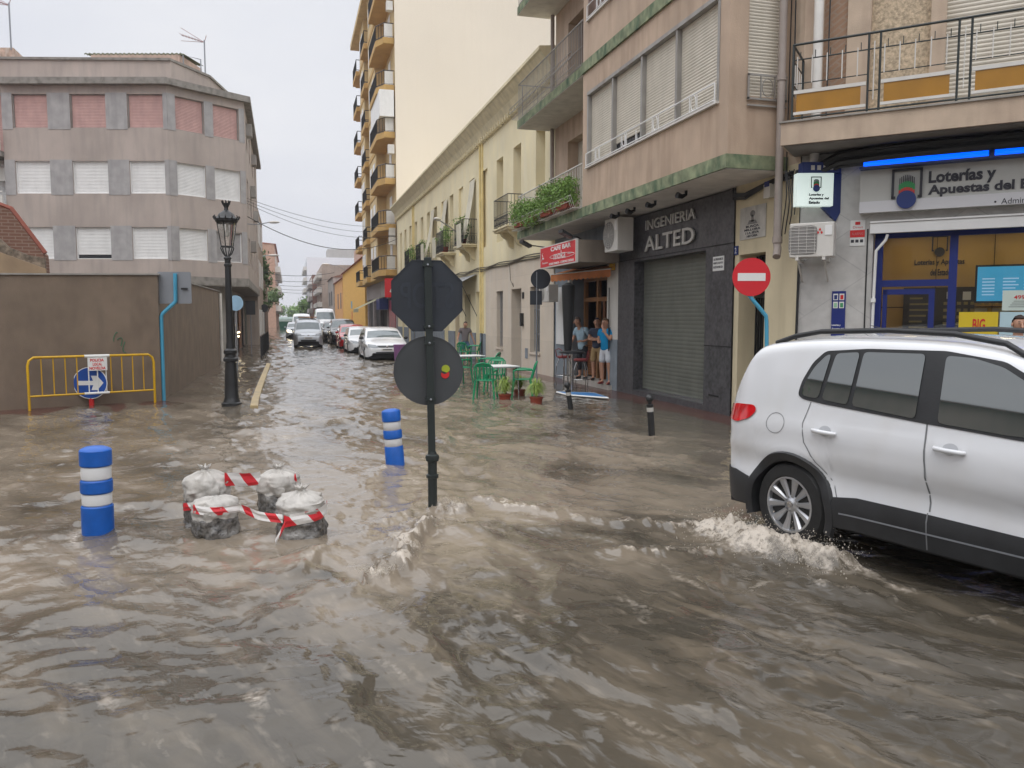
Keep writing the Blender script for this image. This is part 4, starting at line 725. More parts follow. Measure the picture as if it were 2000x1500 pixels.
mb.build('valance', 'orange', t); mb = MB(); mb.tube([ep(0), ep(1)], .018, 8); mb.build('front_bar', 'cloudy', t)
ac('air_conditioner', 'air conditioner hung under the left end of the orange awning', FR, 22.3, 2.30, .35, .92, .50, .30, bracket=False, flip=1)
ac('air_conditioner', 'cream air conditioner between the cafe sign and the granite shop front', FR, 17.38, 3.38, .20, .76, .76, .40, bracket=False)
mb = MB(); FR.box(mb, 18.45, 18.62, 3.02, 3.22, .03, .12); mb.build('alarm_box', mat('alarm_yellow', (.62, .36, .02), .5), label='small yellow alarm box under the cream air conditioner', cat='alarm box')
mb = MB(); mb.tube([(XR-.06, 18.75, 2.6), (XR-.08, 18.70, 1.0), (XR-.08, 18.62, 1.6)], .012, 6); mb.build('awning_crank', 'iron', label='thin dark awning crank hanging on the white pilaster', cat='crank')
# road signs seen from behind at the cafe
t = thing('road_sign', 'dark round sign back with a square plate below, left of the cafe bar', 'road sign', (7.1, 22.3, 0)); p = onplane(1056, 545, (math.sin(YAW), math.cos(YAW), 0), 22.5)
def facing(p, poly, m, name, parent, th=.012, ang=YAW, dz=0):  # plate standing square to the direction ang
    r_ = (math.cos(ang), -math.sin(ang)); f_ = (math.sin(ang), math.cos(ang)); mb = MB(); mb.prism(poly, lambda a, b: (p[0]+r_[0]*a+f_[0]*dz, p[1]+r_[1]*a+f_[1]*dz, p[2]+b), lambda a, b: (p[0]+r_[0]*a+f_[0]*(dz+th), p[1]+r_[1]*a+f_[1]*(dz+th), p[2]+b)); return mb.build(name, m, parent)
t.location = (p[0], p[1], 0); facing(p, disc((0, 0), .28, 32), 'signback', 'disc', t); facing(p, [(-.30, -.33), (.04, -.33), (.04, -.72), (-.30, -.72)], 'signback', 'lower_plate', t); mb = MB(); mb.tube([(p[0]-.1, p[1]+.05, -.1), (p[0]-.1, p[1]+.05, p[2]+.2)], .025, 8); mb.build('pole', 'alu', t)
# menu board on the wall
mb = MB(); FR.box(mb, 22.25, 22.95, 1.05, 2.75, .003, .04); t = mb.build('menu_board', 'white', label='tall white board fixed to the grey wall left of the cafe door', cat='board')
# closed black parasol
pp = (6.75, 18.9); t = thing('parasol', 'closed black parasol standing at the cafe doorway', 'parasol', (*pp, 0)); mb = MB(); prof = [(.02, .92), (.09, .95), (.11, 1.3), (.15, 2.2), (.17, 2.65), (.05, 2.72)]
vs = []
mb.lathe([(r_*1.0, z) for r_, z in prof], 14, (*pp, 0)); o = mb.build('canopy', 'iron', t, smooth=30); mb = MB(); mb.tube([(*pp, -.1), (*pp, .95)], .022, 8); mb.build('pole', 'steel', t)
mb = MB(); mb.lathe([(.24, -.1), (.24, -.02), (.06, .02), (.04, .1)], 16, (*pp, 0)); mb.build('base', 'concrete', t)
def bar_table(x, y, label):
    t = thing('bar_table', label, 'table', (x, y, 0)); mb = MB(); mb.lathe([(.30, .98), (.32, 1.0), (.32, 1.02), (.30, 1.03)], 24, (x, y, 0)); mb.build('table_top', 'iron', t, smooth=30); mb = MB(); mb.tube([(x, y, -.1), (x, y, .98)], .035, 8); mb.build('column', 'steel', t); mb = MB(); mb.lathe([(.22, -.12), (.22, -.06), (.05, -.02)], 16, (x, y, 0)); mb.build('base', 'iron', t)
bar_table(6.62, 18.25, 'round high table with a black top in front of the cafe doorway')
def stool(x, y, label, a=0):
    t = thing('bar_stool', label, 'bar stool', (x, y, 0), a, 'bar stools at the cafe door'); seat = MB(); seat.lathe([(.17, .72), (.19, .74), (.19, .77), (.16, .79)], 18); seat.build('seat', mat('stool_red', (.20, .03, .03), .5), t, local=True, smooth=40)
    for k in range(4):
        q = math.pi/4+k*math.pi/2; l_ = MB(); l_.tube([(.12*math.cos(q), .12*math.sin(q), .72), (.21*math.cos(q), .21*math.sin(q), .5), (.23*math.cos(q), .23*math.sin(q), .2), (.20*math.cos(q), .20*math.sin(q), -.1)], .011, 6); l_.build('leg', 'steel', t, local=True)
    l_ = MB(); l_.tube([(.22*math.cos(q), .22*math.sin(q), .25) for q in np.linspace(0, 2*math.pi, 17)], .008, 5, False); l_.build('foot_ring', 'steel', t, local=True)
    b_ = MB(); b_.tube([(-.17, -.12, .76), (-.2, -.13, .95), (-.2, 0, .99), (-.2, .13, .95), (-.17, .12, .76)], .014, 6); b_.build('backrest', mat('stool_red'), t, local=True)
stool(7.35, 20.9, 'bar stool with dark red seat left of the closed black parasol', .4); stool(7.25, 19.3, 'bar stool with dark red seat right behind the closed black parasol', 2.6)
mb = MB(); q = [(5.98, 16.95), (6.2, 16.55), (7.42, 17.15), (7.25, 17.6)]; p0, p1, p2, p3 = [G(*c) for c in ((1090, 770), (1108, 772), (1180, 779), (1165, 773))]
mb.prism([(p0[0], p0[1]+.1), (p1[0]-.1, p1[1]-.35), (p2[0], p2[1]-.25), (p3[0], p3[1]+.15)], lambda a, b: (a, b, .022), lambda a, b: (a, b, .06)); t = mb.build('floating_board', mat('board_blue', (.04, .20, .48), .35), label='flat blue board with a white edge floating on the flood by the doorstep', cat='board')
mb = MB(); P_ = [(p0[0], p0[1]+.1), (p1[0]-.1, p1[1]-.35), (p2[0], p2[1]-.25), (p3[0], p3[1]+.15)]
for a, b in zip(P_, P_[1:]+P_[:1]): mb.tube([(*a, .04), (*b, .04)], .022, 4)
mb.build('edging', 'paper', t)
# ------------------------------------------------------------------ cables on the right
mb = MB(); R = random.Random(2)
for k in range(9):
    dy = R.uniform(-.05, .05); pts = [(XR-.06-.03*R.random(), 11.2, 4.12+dy), (XR-.05, 11.9, 4.10+dy*.5), (XR-.06, 12.6, 3.98+dy), (XR-.08, 12.95, 4.02+dy), (XR-.06, 13.0, 4.18)]; mb.tube(pts, .018, 5)
for k in range(4): y = 11.18+.05*k; mb.tube([(XR-.06-.02*k, y+.05*math.sin(q*.9+k), 4.2-q*.12*(1+.2*k)) for q in range(7)], .011, 4)
mb.tube([(XR-.08, 11.22, 4.9), (XR-.08, 11.25, 8), (XR-.08, 11.2, 12)], .012, 5); mb.tube([(XR-.08, 11.36, 4.2), (XR-.09, 11.33, 8), (XR-.08, 11.4, 12)], .010, 5)
mb.build('cable_bundle', 'iron', label='black cable bundle sagging under the bay beside the drain pipe', cat='cables')
# ------------------------------------------------------------------ lottery building on the cut corner
CX, CY = XR, 11.1; FL = Fac((CX, CY), (1, -1), (-1, -1)); LW = 7.5
lo = thing('corner_building', 'corner building with the lottery shop, marble cladding and a long balcony with amber panels', 'building', (CX+2.6, CY-2.6, 0))
mb = MB(); mb.prism([(CX+.42, CY+.8), (CX+LW*.7071+.3, CY-LW*.7071+.72), (24, 5.8), (24, 11.9), (CX+.42, 11.9)], lambda a, b: (a, b, 4.1), lambda a, b: (a, b, 14)); mb.build('core', 'concrete', lo)
part('street_wall', 'pinkplain', wall(FR, CY, 11.95, 4.30, 14, [], off=.0), lo)
part('shop_wall', 'marble', wall(FL, 0, LW, -.15, 4.45, [(1.09, 5.2, .35, 3.16, .30)]), lo)
mb = MB(); FL.box(mb, -.0, .012, -.1, 4.4, 0, .012); FL.box(mb, 1.0, 1.02, .3, 3.2, 0, .01); part('joint_strip', 'dark', mb, lo)
# upper wall with recessed panels, brick pier, shutters
part('upper_wall', 'pinkplain', wall(FL, 0, LW, 4.70, 14, [(.28, .62, 4.75, 14, .05), (.95, 1.75, 4.75, 14, .12), (1.95, 4.2, 4.75, 7.4, .2), (1.95, 4.2, 8.2, 10.6, .2)]), lo)
mb = MB(); FL.box(mb, .28, .62, 4.75, 14, -.06, -.045); part('brick_pier', mat('brick_pale', (.32, .20, .13), .9, brick=((math.pi/2, 0, math.pi/4), .25, .07, .012, (.30, .25, .2)), bump=.4), mb, lo)
mb = MB(); FL.box(mb, .95, 1.75, 4.75, 14, -.13, -.11); part('recessed_panel', mat('rough_panel', (.50, .40, .28), .9, vs=22, var=.35, bump=.9, bs=45), mb, lo)
part('shutter', 'shuttercr', slats(FL, 1.95, 4.2, 4.75, 7.4, -.17, .06, .014), lo); part('shutter', 'shuttercr', slats(FL, 1.95, 4.2, 8.2, 10.6, -.17, .06, .014), lo)
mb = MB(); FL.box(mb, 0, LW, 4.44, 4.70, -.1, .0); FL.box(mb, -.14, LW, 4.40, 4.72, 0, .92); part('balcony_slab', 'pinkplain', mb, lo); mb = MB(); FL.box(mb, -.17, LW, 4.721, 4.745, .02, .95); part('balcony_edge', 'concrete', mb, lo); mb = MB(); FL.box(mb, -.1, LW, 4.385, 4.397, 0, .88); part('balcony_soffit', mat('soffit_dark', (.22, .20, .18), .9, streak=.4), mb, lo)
# railing
RO = .86; gr = MB(); wr = MB(); wb_ = MB(); am = MB()
T = lambda u, z, o=RO: FL.p(u, z, o)
posts = [0, 1.02, 1.17, 2.13, 2.28, 3.24, 3.39, 4.35, 4.5, 5.46, 5.6, 6.6]
for z, r_ in ((5.84, .018), (5.62, .010), (4.79, .014)): gr.tube([T(posts[0], z), T(posts[-1], z)], r_, 6)
for u in posts: gr.tube([T(u, 4.72), T(u, 5.84)], .016, 6)
for a, b in zip(posts[0::2], posts[1::2]):
    w_ = b-a
    gr.tube([T(a, 5.28), T(b, 5.28)], .008, 5)
    for k in range(5):
        u = a+w_*(k+.5)/5; gr.tube([T(u, 5.62), T(u, 5.73)], .008, 4); wr.tube([T(u-.04, 5.66, RO+.015), T(u-.04, 5.27, RO+.015)], .0085, 5)
    FL.box(wb_, a+.02, b-.02, 5.13, 5.18, RO-.01, RO+.02); FL.box(wb_, a+.02, b-.02, 4.83, 4.87, RO-.01, RO+.02); am = MB(); FL.box(am, a+.06, b-.09, 4.872, 5.128, RO, RO+.008); am.build('amber_panel', 'amber', lo)
for u in [(a+b)/2 for a, b in zip(posts[1:-1:2], posts[2::2])]: wr.tube([T(u, 5.72, RO+.015), T(u, 4.92, RO+.015)], .0085, 5); gr.tube([T(u-.08, 5.05), T(u+.08, 5.05)], .008, 4)
for z, r_ in ((5.84, .018), (5.62, .010), (4.79, .014), (5.28, .01)): gr.tube([T(0, z), T(0, z, .05)], r_, 6)
gr.tube([T(0, 4.72, .05), T(0, 5.84, .05)], .02, 6); gr.box(0, 0, 0, 0, 0, 0)
for k in range(4): o_ = .18+k*.17; wr.tube([T(0, 5.6, o_), T(0, 5.27, o_)], .0085, 5)
am = MB(); FL.box(am, -.008, .0, 4.872, 5.128, .1, RO-.05)
rl = gr.build('balcony_rail', 'irong', lo); wr.build('rail_bars', 'cloudy', lo); wb_.build('panel_rail', 'cloudy', lo); am.build('amber_panel', 'amber', lo)
mb = MB(); q = FL.p(.22, 0, .12); mb.tube([(q[0], q[1], 12), (q[0], q[1], 3.9)], .07, 14); mb.build('drain_pipe', 'pipew', smooth=40, label='white drain pipe passing through the end of the long balcony', cat='drain pipe')
mb = MB(); q = FL.p(.36, 0, .06); mb.tube([(q[0], q[1], 12), (q[0]+.02, q[1], 8), (q[0], q[1], 4.7)], .011, 5); mb.build('cable', 'iron', label='thin black cable running up beside the white drain pipe', cat='cable')
mb = MB(); R = random.Random(4)
for k in range(26):
    o_ = .05+R.random()*.5; zz = 4.16+R.random()*.18; dz = R.uniform(-.03, .03); mb.tube([FL.p(u, zz-(.14 if u < .5 else 0)+dz*math.sin(u*2+k)-.05*(u < .2), o_*min(1, .25+u*.5)) for u in (-.05, .25, .6, 1.2, 2, 3, 4, 5, 6.5)], .03, 5)
mb.build('cable_bundle', 'iron', label='thick black cable bundle under the long balcony above the blue tube', cat='cables')
# shop interior
room = thing('shop_interior', 'lit mustard yellow lottery shop room with screens and posters behind the blue frame', 'shop interior', FL.p(3, 0, -2)); mb = MB()
mus = mat('mustard_wall', (.58, .37, .11), .7, var=.05)
mb = MB(); FL.box(mb, .9, 5.4, .1, 3.3, -2.25, -2.2); FL.box(mb, .9, .95, .1, 3.3, -2.2, -.3); FL.box(mb, 5.35, 5.4, .1, 3.3, -2.2, -.3); mb.build('wall', mus, room)
mb = MB(); FL.box(mb, .9, 5.4, .2, .3, -2.2, -.3); mb.build('floor', 'concrete', room); mb = MB(); FL.box(mb, .9, 5.4, 3.25, 3.3, -2.2, -.3); mb.build('ceiling', mat('shop_ceiling', (.3, .27, .22), .8), room)
for u in (1.5, 2.3, 3.1, 3.9, 4.7):
    for o_ in (-1.7, -.8): mb = MB(); mb.lathe([(.12, 0), (.12, .02)], 16, FL.p(u, 3.22, o_)); mb.build('ceiling_lamp', mat('ceiling_lamp', (1, .9, .6), emit=(1, .82, .5), es=6.5, var=0), room)
mb = MB()
for u in (1.9, 2.75, 3.6, 4.4): FL.box(mb, u, u+.008, .3, 3.25, -2.199, -2.19)
FL.box(mb, .95, 5.35, 2.02, 2.035, -2.199, -2.19); mb.build('panel_joint', 'dark', room)
ra, rb = FL.uz(1762, 645, -2.1), FL.uz(1905, 560, -2.1); mb = MB(); FL.box(mb, ra[0], rb[0], .4, rb[1], -2.18, -2.10); mb.build('display_rack', mat('rack_dark', (.03, .026, .02), .5), room)
mb = MB()
for i in range(9):
    for j in range(10): FL.box(mb, ra[0]+.62+i*.10, ra[0]+.68+i*.10, rb[1]-.3-j*.115, rb[1]-.25-j*.115, -2.098, -2.09)
for j in range(9): FL.box(mb, ra[0]+.1, ra[0]+.3+.06*((j*7) % 4), rb[1]-.2-j*.1, rb[1]-.17-j*.1, -2.098, -2.09)
mb.build('ticket_slots', mat('rack_yellow', (.36, .28, .10), .6), room); mb = MB(); FL.box(mb, ra[0]+.66, ra[0]+.78, rb[1]-.2, rb[1]-.08, -2.09, -2.08); FL.box(mb, ra[0]+.9, ra[0]+1.02, rb[1]-.22, rb[1]-.08, -2.09, -2.08); mb.build('notice', 'paper', room)
def lottery_mark(F, u, z, s_, off, parent, ink='ink', full=True, d=.02):
    """bracket, rows of bars and the ball; u centre, z ball centre, s_ = ball radius"""
    mb = MB(); w_ = 1.75*s_; t_ = .30*s_
    for a, b, c, e_ in ((-w_, -w_+t_, .2*s_, 3.9*s_), (w_-t_, w_, .2*s_, 3.9*s_), (-w_, w_, 3.6*s_, 3.9*s_), (-w_, -w_*.72, .2*s_, .5*s_), (w_*.72, w_, .2*s_, .5*s_)): F.box(mb, u+a, u+b, z+c, z+e_, off, off+d)
    mb.build('bracket_mark', ink, parent)
    if full:
        for m_, top_, nb in (('greymark', 3.1, 9), ('greenmark', 2.3, 8), ('redmark', 1.55, 7)):
            mb = MB(); 
            for k in range(nb):
                x = (-.92+1.84*(k+.5)/nb)*s_; hh = top_*s_-abs(x)**2/s_*.55; wd = .045*s_ if m_ == 'greymark' else .115*s_; F.box(mb, u+x-wd, u+x+wd, z, z+hh, off+.002+{'greymark': 0, 'greenmark': .003, 'redmark': .006}[m_], off+.012+{'greymark': 0, 'greenmark': .003, 'redmark': .006}[m_])
            mb.build({'greymark': 'bars', 'greenmark': 'green_bars', 'redmark': 'red_bars'}[m_], {'greymark': 'ink', 'greenmark': mat('mark_green', (.03, .25, .08)), 'redmark': mat('mark_red', (.6, .03, .03))}[m_], parent)
    mb = MB(); mb.prism(disc((u, z), s_*1.12, 28), lambda a, b: F.p(a, b, off+.012), lambda a, b: F.p(a, b, off+.02+d)); mb.build('ball_mark', 'navy' if full else ink, parent)
ltext = lambda s_, r_, m_, par, off, d=.004, bold=0.02: ftext(FL, s_, r_, m_, par, 'lettering', off, d, bold, flip=False)
ia, ib = FL.uz(1786, 520, -2.19), FL.uz(1884, 508, -2.19); lottery_mark(FL, (ia[0]+ib[0])/2, ib[1]+.15, .07, -2.19, room, 'ink', False, .01); ltext('Loterías y Apuestas', (ia[0], ib[0], ib[1]-.09, ib[1]+.03), 'ink', room, -2.19); ltext('del Estado', (ia[0]+.25, ib[0]-.2, ib[1]-.25, ib[1]-.14), 'ink', room, -2.19)
# front of the shop
mb = MB()
for a, b, c, d in ((1.10, 1.22, .35, 3.14), (2.12, 2.23, .35, 3.14), (1.22, 2.12, 2.32, 2.42), (1.24, 1.30, .35, 2.28), (1.24, 1.95, 2.2, 2.28), (1.87, 1.95, .35, 2.2), (1.1, 5.2, 3.06, 3.14), (5.08, 5.2, .35, 3.14), (2.23, 5.08, .35, .9)): FL.box(mb, a, b, c, d, -.24, -.16)
fr_ = mb.build('shop_frame', 'blue', lo)
mb = MB(); FL.box(mb, 1.1, 5.2, .35, 3.1, -.205, -.20); mb.build('shop_window', mat('shop_glass', (.9, .95, .95), .02, var=0, trans=1, alpha=.2), lo)
mb = MB(); FL.box(mb, 1.05, 5.3, 3.12, 3.27, .0, .10); FL.box(mb, 1.05, 5.3, 3.275, 3.30, .0, .12); mb.build('blind_box', 'white', lo)
mb = MB(); mb.tube([FL.p(1.29, 3.10, .05), FL.p(1.27, 3.02, .05), FL.p(1.14, 2.86, .05), FL.p(1.13, 2.2, .05), FL.p(1.12, .6, .05)], .022, 8); FL.box(mb, 1.095, 1.16, 2.08, 2.14, .02, .09); mb.build('downpipe', 'white', lo, smooth=40)
# the big sign
t = thing('shop_sign', 'long lit shop sign reading Loterías y Apuestas del Estado above the blue shop window', 'sign', FL.p(3, 3.4, .2)); mb = MB(); FL.box(mb, .90, 6.3, 3.42, 4.06, .0, .19); mb.build('panel', mat('sign_panel', (.50, .50, .47), .5, var=.05), t); mb = MB(); FL.box(mb, .90, 6.3, 3.42, 3.585, .19, .215); mb.build('lower_strip', mat('sign_strip', (.62, .62, .64), .4, var=.02), t)
lottery_mark(FL, 1.535, 3.575, .116, .22, t)
ltext('Loterías y', (1.815, 2.655, 3.745, 3.965), 'ink', t, .192, .01, .035); ltext('Apuestas del Estado', (1.815, 3.50, 3.59, 3.765), 'ink', t, .192, .01, .035); mb = MB(); mb.ball(FL.p(2.66, 3.468, .217), .014, 6); mb.build('bullet', 'ink', t); ltext('Administración nº 2', (2.73, 3.62, 3.43, 3.51), 'ink', t, .216, .003, 0)
mb = MB(); mb.tube([FL.p(.95, 4.12, .30), FL.p(2.55, 4.12, .30)], .052, 10); mb.tube([FL.p(2.62, 4.12, .30), FL.p(4.3, 4.12, .30)], .052, 10); tb = mb.build('neon_tube', mat('neon_blue', (.0, .12, .8), emit=(.0, .095, .95), es=1.8, var=0), label='glowing blue light tube along the top of the lottery sign', cat='light tube'); mb = MB(); FL.box(mb, .90, 6.3, 4.05, 4.08, .19, .38); FL.box(mb, 2.56, 2.62, 4.06, 4.2, .24, .37); mb.build('tube_holder', 'navy', tb)
# the little projecting box sign
sp_ = onplane(1590, 370, (0, 1, 0), 10.6); t = thing('box_sign', 'small lit white box sign with the lottery mark on a dark blue bracket', 'sign', (sp_[0], sp_[1], 3.1)); fa_ = Fac((onplane(1556, 400, (0, 1, 0), 10.75)[0], 10.75), (1, -.28), (-.28, -1)); w_ = fa_.uz(1628, 360)[0]; z1_ = fa_.uz(1556, 338)[1]; z0_ = fa_.uz(1556, 402)[1]
mb = MB(); fa_.box(mb, 0, w_, z0_, z1_, -.16, 0); mb.build('light_box', mat('lit_box', (.8, .85, .82), .4, emit=(.75, .95, .88), es=.42, var=.03), t)
lottery_mark(fa_, w_*.52, z0_+(z1_-z0_)*.53, .046, .002, t, 'ink', True, .003)
for k, s_ in enumerate(('Loterías y', 'Apuestas del', 'Estado')): ftext(fa_, s_, (w_*.33, w_*(.74, .88, .64)[k], z0_+(z1_-z0_)*(.29-.115*k), z0_+(z1_-z0_)*(.38-.115*k)), 'ink', t, 'lettering', .002, .003, .05, flip=False)
mb = MB(); fa_.box(mb, .08, w_+.12, z1_+.01, z1_+.17, -.2, -.02); mb.prism([(w_+.02, z1_+.12), (w_+.22, z1_-.02), (w_+.22, z0_+.02), (w_+.10, z0_-.22), (w_-.12, z0_-.0), (w_+.02, z0_)], lambda a, b: fa_.p(a, b, -.2), lambda a, b: fa_.p(a, b, -.12)); mb.build('bracket', 'navy', t)
mb = MB()
for k in range(4): fa_.box(mb, w_*(.38+.17*k), w_*(.38+.17*k)+.055, z1_+.05, z1_+.12, -.02, -.015)
mb.build('game_tiles', 'cloudy', t)
t = ac('air_conditioner', 'air conditioner with three red diamonds on brackets left of the lottery shop', FL, .27, 2.77, .22, .64, .52, .27, flip=-1, square=True); mb = MB()
for a, b in ((0, .03), (-.026, -.015), (.026, -.015)): mb.prism([(.27+.12+a+x*.9, 3.15+b+y*.9) for x, y in ((0, .03), (.018, 0), (0, -.03), (-.018, 0))], lambda a, b: FL.p(a, b, .492), lambda a, b: FL.p(a, b, .496))
mb.build('badge', 'inkred', t); mb = MB(); mb.tube([FL.p(.02, 2.7, .03), FL.p(.0, 0, .03)], .02, 6); mb.build('pipe', 'iron', t)
q = plaque('alarm_sign', 'white and red alarm sign fixed to the marble above the blue poster board', FL, (.76, .97, 2.95, 3.34), 'paper', .002, .012, 'sign'); mb = MB(); FL.box(mb, .76, .97, 3.08, 3.19, .014, .018); FL.box(mb, .83, .90, 3.27, 3.315, .014, .018); mb.build('red_band', 'inkred', q); ltext('Direct', (.80, .94, 3.215, 3.25), 'inkred', q, .014, .002, 0); ltext('ALARMAS', (.785, .95, 3.115, 3.155), mat('pale_red', (.5, .2, .2)), q, .018, .001, 0)
mb = MB()
for k in range(3): FL.box(mb, .775+.065*k, .82+.065*k, 3.0, 3.045, .014, .017)
mb.build('symbols', 'ink', q)
q = plaque('poster_board', 'narrow dark blue board with four game symbols on the marble beside the shop', FL, (.53, .73, 1.5, 2.26), 'blue', .002, .02, 'sign')
for k, m_ in enumerate(('navy', 'inkred', mat('pale_green', (.3, .55, .35)), mat('mid_green', (.05, .3, .12)))):
    a, b = .55+.09*(k % 2), 2.12-.125*(k//2); mb = MB(); FL.box(mb, a, a+.07, b, b+.10, .022, .024); g = mb.build('game_tile', 'paper', q); mb = MB(); FL.box(mb, a+.013, a+.057, b+.012, b+.08, .024, .026); mb.build('tile_mark', m_, g)
for k, s_ in enumerate(('Loterías y', 'Apuestas del', 'Estado')): ltext(s_, (.54, (.67, .715, .64)[k], 1.71-.055*k, 1.745-.055*k), 'paper', q, .022, .002, .03)
# things in the shop window
mb = MB(); FL.box(mb, 2.48, 3.55, 2.08, 2.68, -1.42, -1.36); t = mb.build('television', 'iron', label='wall screen with a blue table of results inside the lottery shop', cat='screen'); mb = MB(); FL.box(mb, 2.51, 3.52, 2.11, 2.65, -1.358, -1.352); mb.build('screen', mat('screen_blue', (.05, .3, .5), emit=(.035, .22, .38), es=.9, var=.1), t); mb = MB()
for r_ in range(6):
    for c_ in range(3): FL.box(mb, 2.58+c_*.28, 2.58+c_*.28+.17+.04*((r_*c_) % 2), 2.2+r_*.05, 2.22+r_*.05, -1.351, -1.349)
mb.build('screen_text', mat('screen_pale', (.4, .55, .7), emit=(.25, .4, .55), es=.8, var=0), t)
q = plaque('poster', 'yellow poster reading BIG in the lottery shop window', FL, (2.28, 2.78, 1.45, 1.93), mat('poster_yellow', (.70, .52, .02), .5, var=.03), -.19, .006, 'poster'); ltext('BIG', (2.46, 2.62, 1.66, 1.83), 'inkred', q, -.182, .003, .02)
q = plaque('poster', 'pale green framed notice with red figures 499.8 in the lottery shop window', FL, (2.82, 3.35, 1.95, 2.24), mat('notice_green', (.60, .70, .64), .5, var=.03), -.19, .006, 'poster'); ltext('499.8', (2.96, 3.16, 2.11, 2.17), 'inkred', q, -.182, .003, .01); mb = MB()
for k in range(4): FL.box(mb, 2.90+.02*k, 3.28-.02*k, 2.0+.027*k, 2.006+.027*k, -.184, -.181)
mb.build('text_lines', 'ink', q)
q = plaque('poster', 'pale blue notice low in the window behind the dark haired man', FL, (2.80, 3.35, 1.5, 1.93), mat('notice_blue', (.50, .68, .74), .5, var=.03), -.19, .006, 'poster')
mb = MB(); FL.box(mb, 2.5, 2.68, 1.6, 2.0, -1.9, -1.89); FL.box(mb, 2.75, 3.0, 1.6, 2.0, -1.9, -1.89); mb.build('notice', mat('paper_warm', (.55, .47, .3)), room)
# ------------------------------------------------------------------ yellow row house
yh = thing('row_house', 'long yellow two-storey house with tall windows, small balconies and a dentilled cornice', 'building', (XR+3, 40, 0)); U0, U1 = YB2, 59.7
wins = [24.2, 26.9, 29.3, 31.75, 34.1, 36.45, 38.7, 40.9, 43.2, 45.5, 47.8, 50.2, 52.6, 54.9, 57.2]; blind = {26.9: 0, 31.75: 1, 36.45: 1, 40.9: 1, 43.2: 0}
part('upper_wall', 'yellow', wall(FR, U0, U1, 3.82, 9.3, [(u, u+.98, 4.75, 7.88, .10 if blind.get(u) == 1 else .36) for u in wins]), yh)
for u in wins:
    if blind.get(u) == 1: mb = MB(); FR.box(mb, u, u+.98, 4.75, 7.88, -.11, -.10); part('blind_window', 'yellow', mb, yh)
    else:
        w_ = part('shutter', 'shuttercr', slats(FR, u, u+.98, 5.5, 7.88, -.34), yh); mb = MB(); FR.box(mb, u, u+.98, 4.75, 5.5, -.36, -.33); mb.build('pane', 'glassd', yh, label=None)
mb = MB()
pr = [(0, 8.95), (.06, 9.0), (.06, 9.12), (.10, 9.2), (.22, 9.45), (.30, 9.55), (.46, 9.75), (.52, 9.80), (.52, 9.90), (0, 9.95)]
mb.prism(pr, lambda o, z: FR.p(U0, z, o), lambda o, z: FR.p(U1, z, o)); part('cornice', 'cornice', mb, yh); mb = MB()
u = U0+.1
while u < U1-.3: FR.box(mb, u, u+.14, 8.98, 9.16, .05, .18); u += .36
part('dentils', 'cornice', mb, yh); mb = MB(); mb.box(XR+.4, XR+9, U0, U1, -.1, 9.7); mb.quad((XR+.0, U0, 9.86), (XR+9, U0, 10.6), (XR+9, U1, 10.6), (XR, U1, 9.86)); part('core', 'yellow', mb, yh)
for u in (32.7, 51.5): mb = MB(); FR.box(mb, u-.22, u+.0, -.1, 9.0, .0, .05); mb.tube([FR.p(u+.06, 9, .07), FR.p(u+.06, 1.2, .07)], .05, 8); part('downpipe', 'yellowtrim', mb, yh)
# ground floor: stone part, then plaster with plinth
part('stone_front', 'stonecl', wall(FR, U0, 32.0, -.15, 3.78, [(24.6, 25.7, .70, 2.87, .28), (26.75, 28.05, .0, 2.87, .40), (29.25, 30.2, .70, 2.86, .28)], off=.03), yh)
for a, b in ((24.6, 25.7), (29.25, 30.2)):
    mb = MB(); FR.box(mb, a, b, .7, 2.87, -.26, -.24); g = part('window', 'glassd', mb, yh); mb = MB()
    for k in range(8): mb.tube([FR.p(a+.06+k*(b-a-.1)/7, .72, -.12), FR.p(a+.06+k*(b-a-.1)/7, 2.85, -.12)], .009, 4)
    for z in (1.3, 2.1): mb.tube([FR.p(a, z, -.12), FR.p(b, z, -.12)], .012, 4)
    mb.build('grille', 'alu', g); mb = MB(); FR.box(mb, a-.06, b+.06, .62, .70, -.05, .08); mb.build('sill', 'stonecl', g)
mb = MB(); FR.box(mb, 26.75, 28.05, .02, 2.87, -.38, -.34)
dd = part('front_door', mat('door_grey', (.28, .31, .34), .45), mb, yh); mb = MB()
for z0_, z1_ in ((.25, .9), (1.0, 2.0), (2.2, 2.75)): FR.box(mb, 26.9, 27.35, z0_, z1_, -.34, -.33); FR.box(mb, 27.45, 27.9, z0_, z1_, -.34, -.33)
mb.build('door_pane', 'glassd', dd)
mb = MB(); FR.box(mb, 26.45, 26.62, 1.55, 2.0, .03, .13); mb.build('letter_box', 'iron', label='black letter box on the stone wall beside the grey door', cat='letter box'); mb = MB(); FR.box(mb, 25.95, 26.25, .45, .80, .03, .045); mb.build('meter_hatch', 'plinth', yh); mb = MB(); FR.box(mb, 26.4, 26.62, 2.5, 2.72, .03, .05); mb.build('wall_plate', 'iron', yh)
gh = [(33.0, 33.9, .0, 2.95, .3), (35.0, 36.2, .0, 2.9, .3), (37.4, 38.4, .0, 2.9, .3), (40.0, 41.2, .0, 2.8, .25), (43.2, 44.2, .8, 2.8, .25), (46.4, 47.5, 0, 2.8, .25), (49.2, 50.2, .8, 2.8, .25), (53, 54.2, 0, 2.8, .25), (56.3, 57.4, 0, 2.8, .25)]
part('ground_wall', 'yellow', wall(FR, 32.0, U1, -.15, 3.82, gh), yh)
for k, h in enumerate(gh): part('ground_door', ('shuttercr', 'shuttergr', 'wood', 'shuttergr', 'shutterbr')[k % 5], slats(FR, h[0], h[1], h[2]+.02, h[3], -.27, .07), yh)
mb = MB()
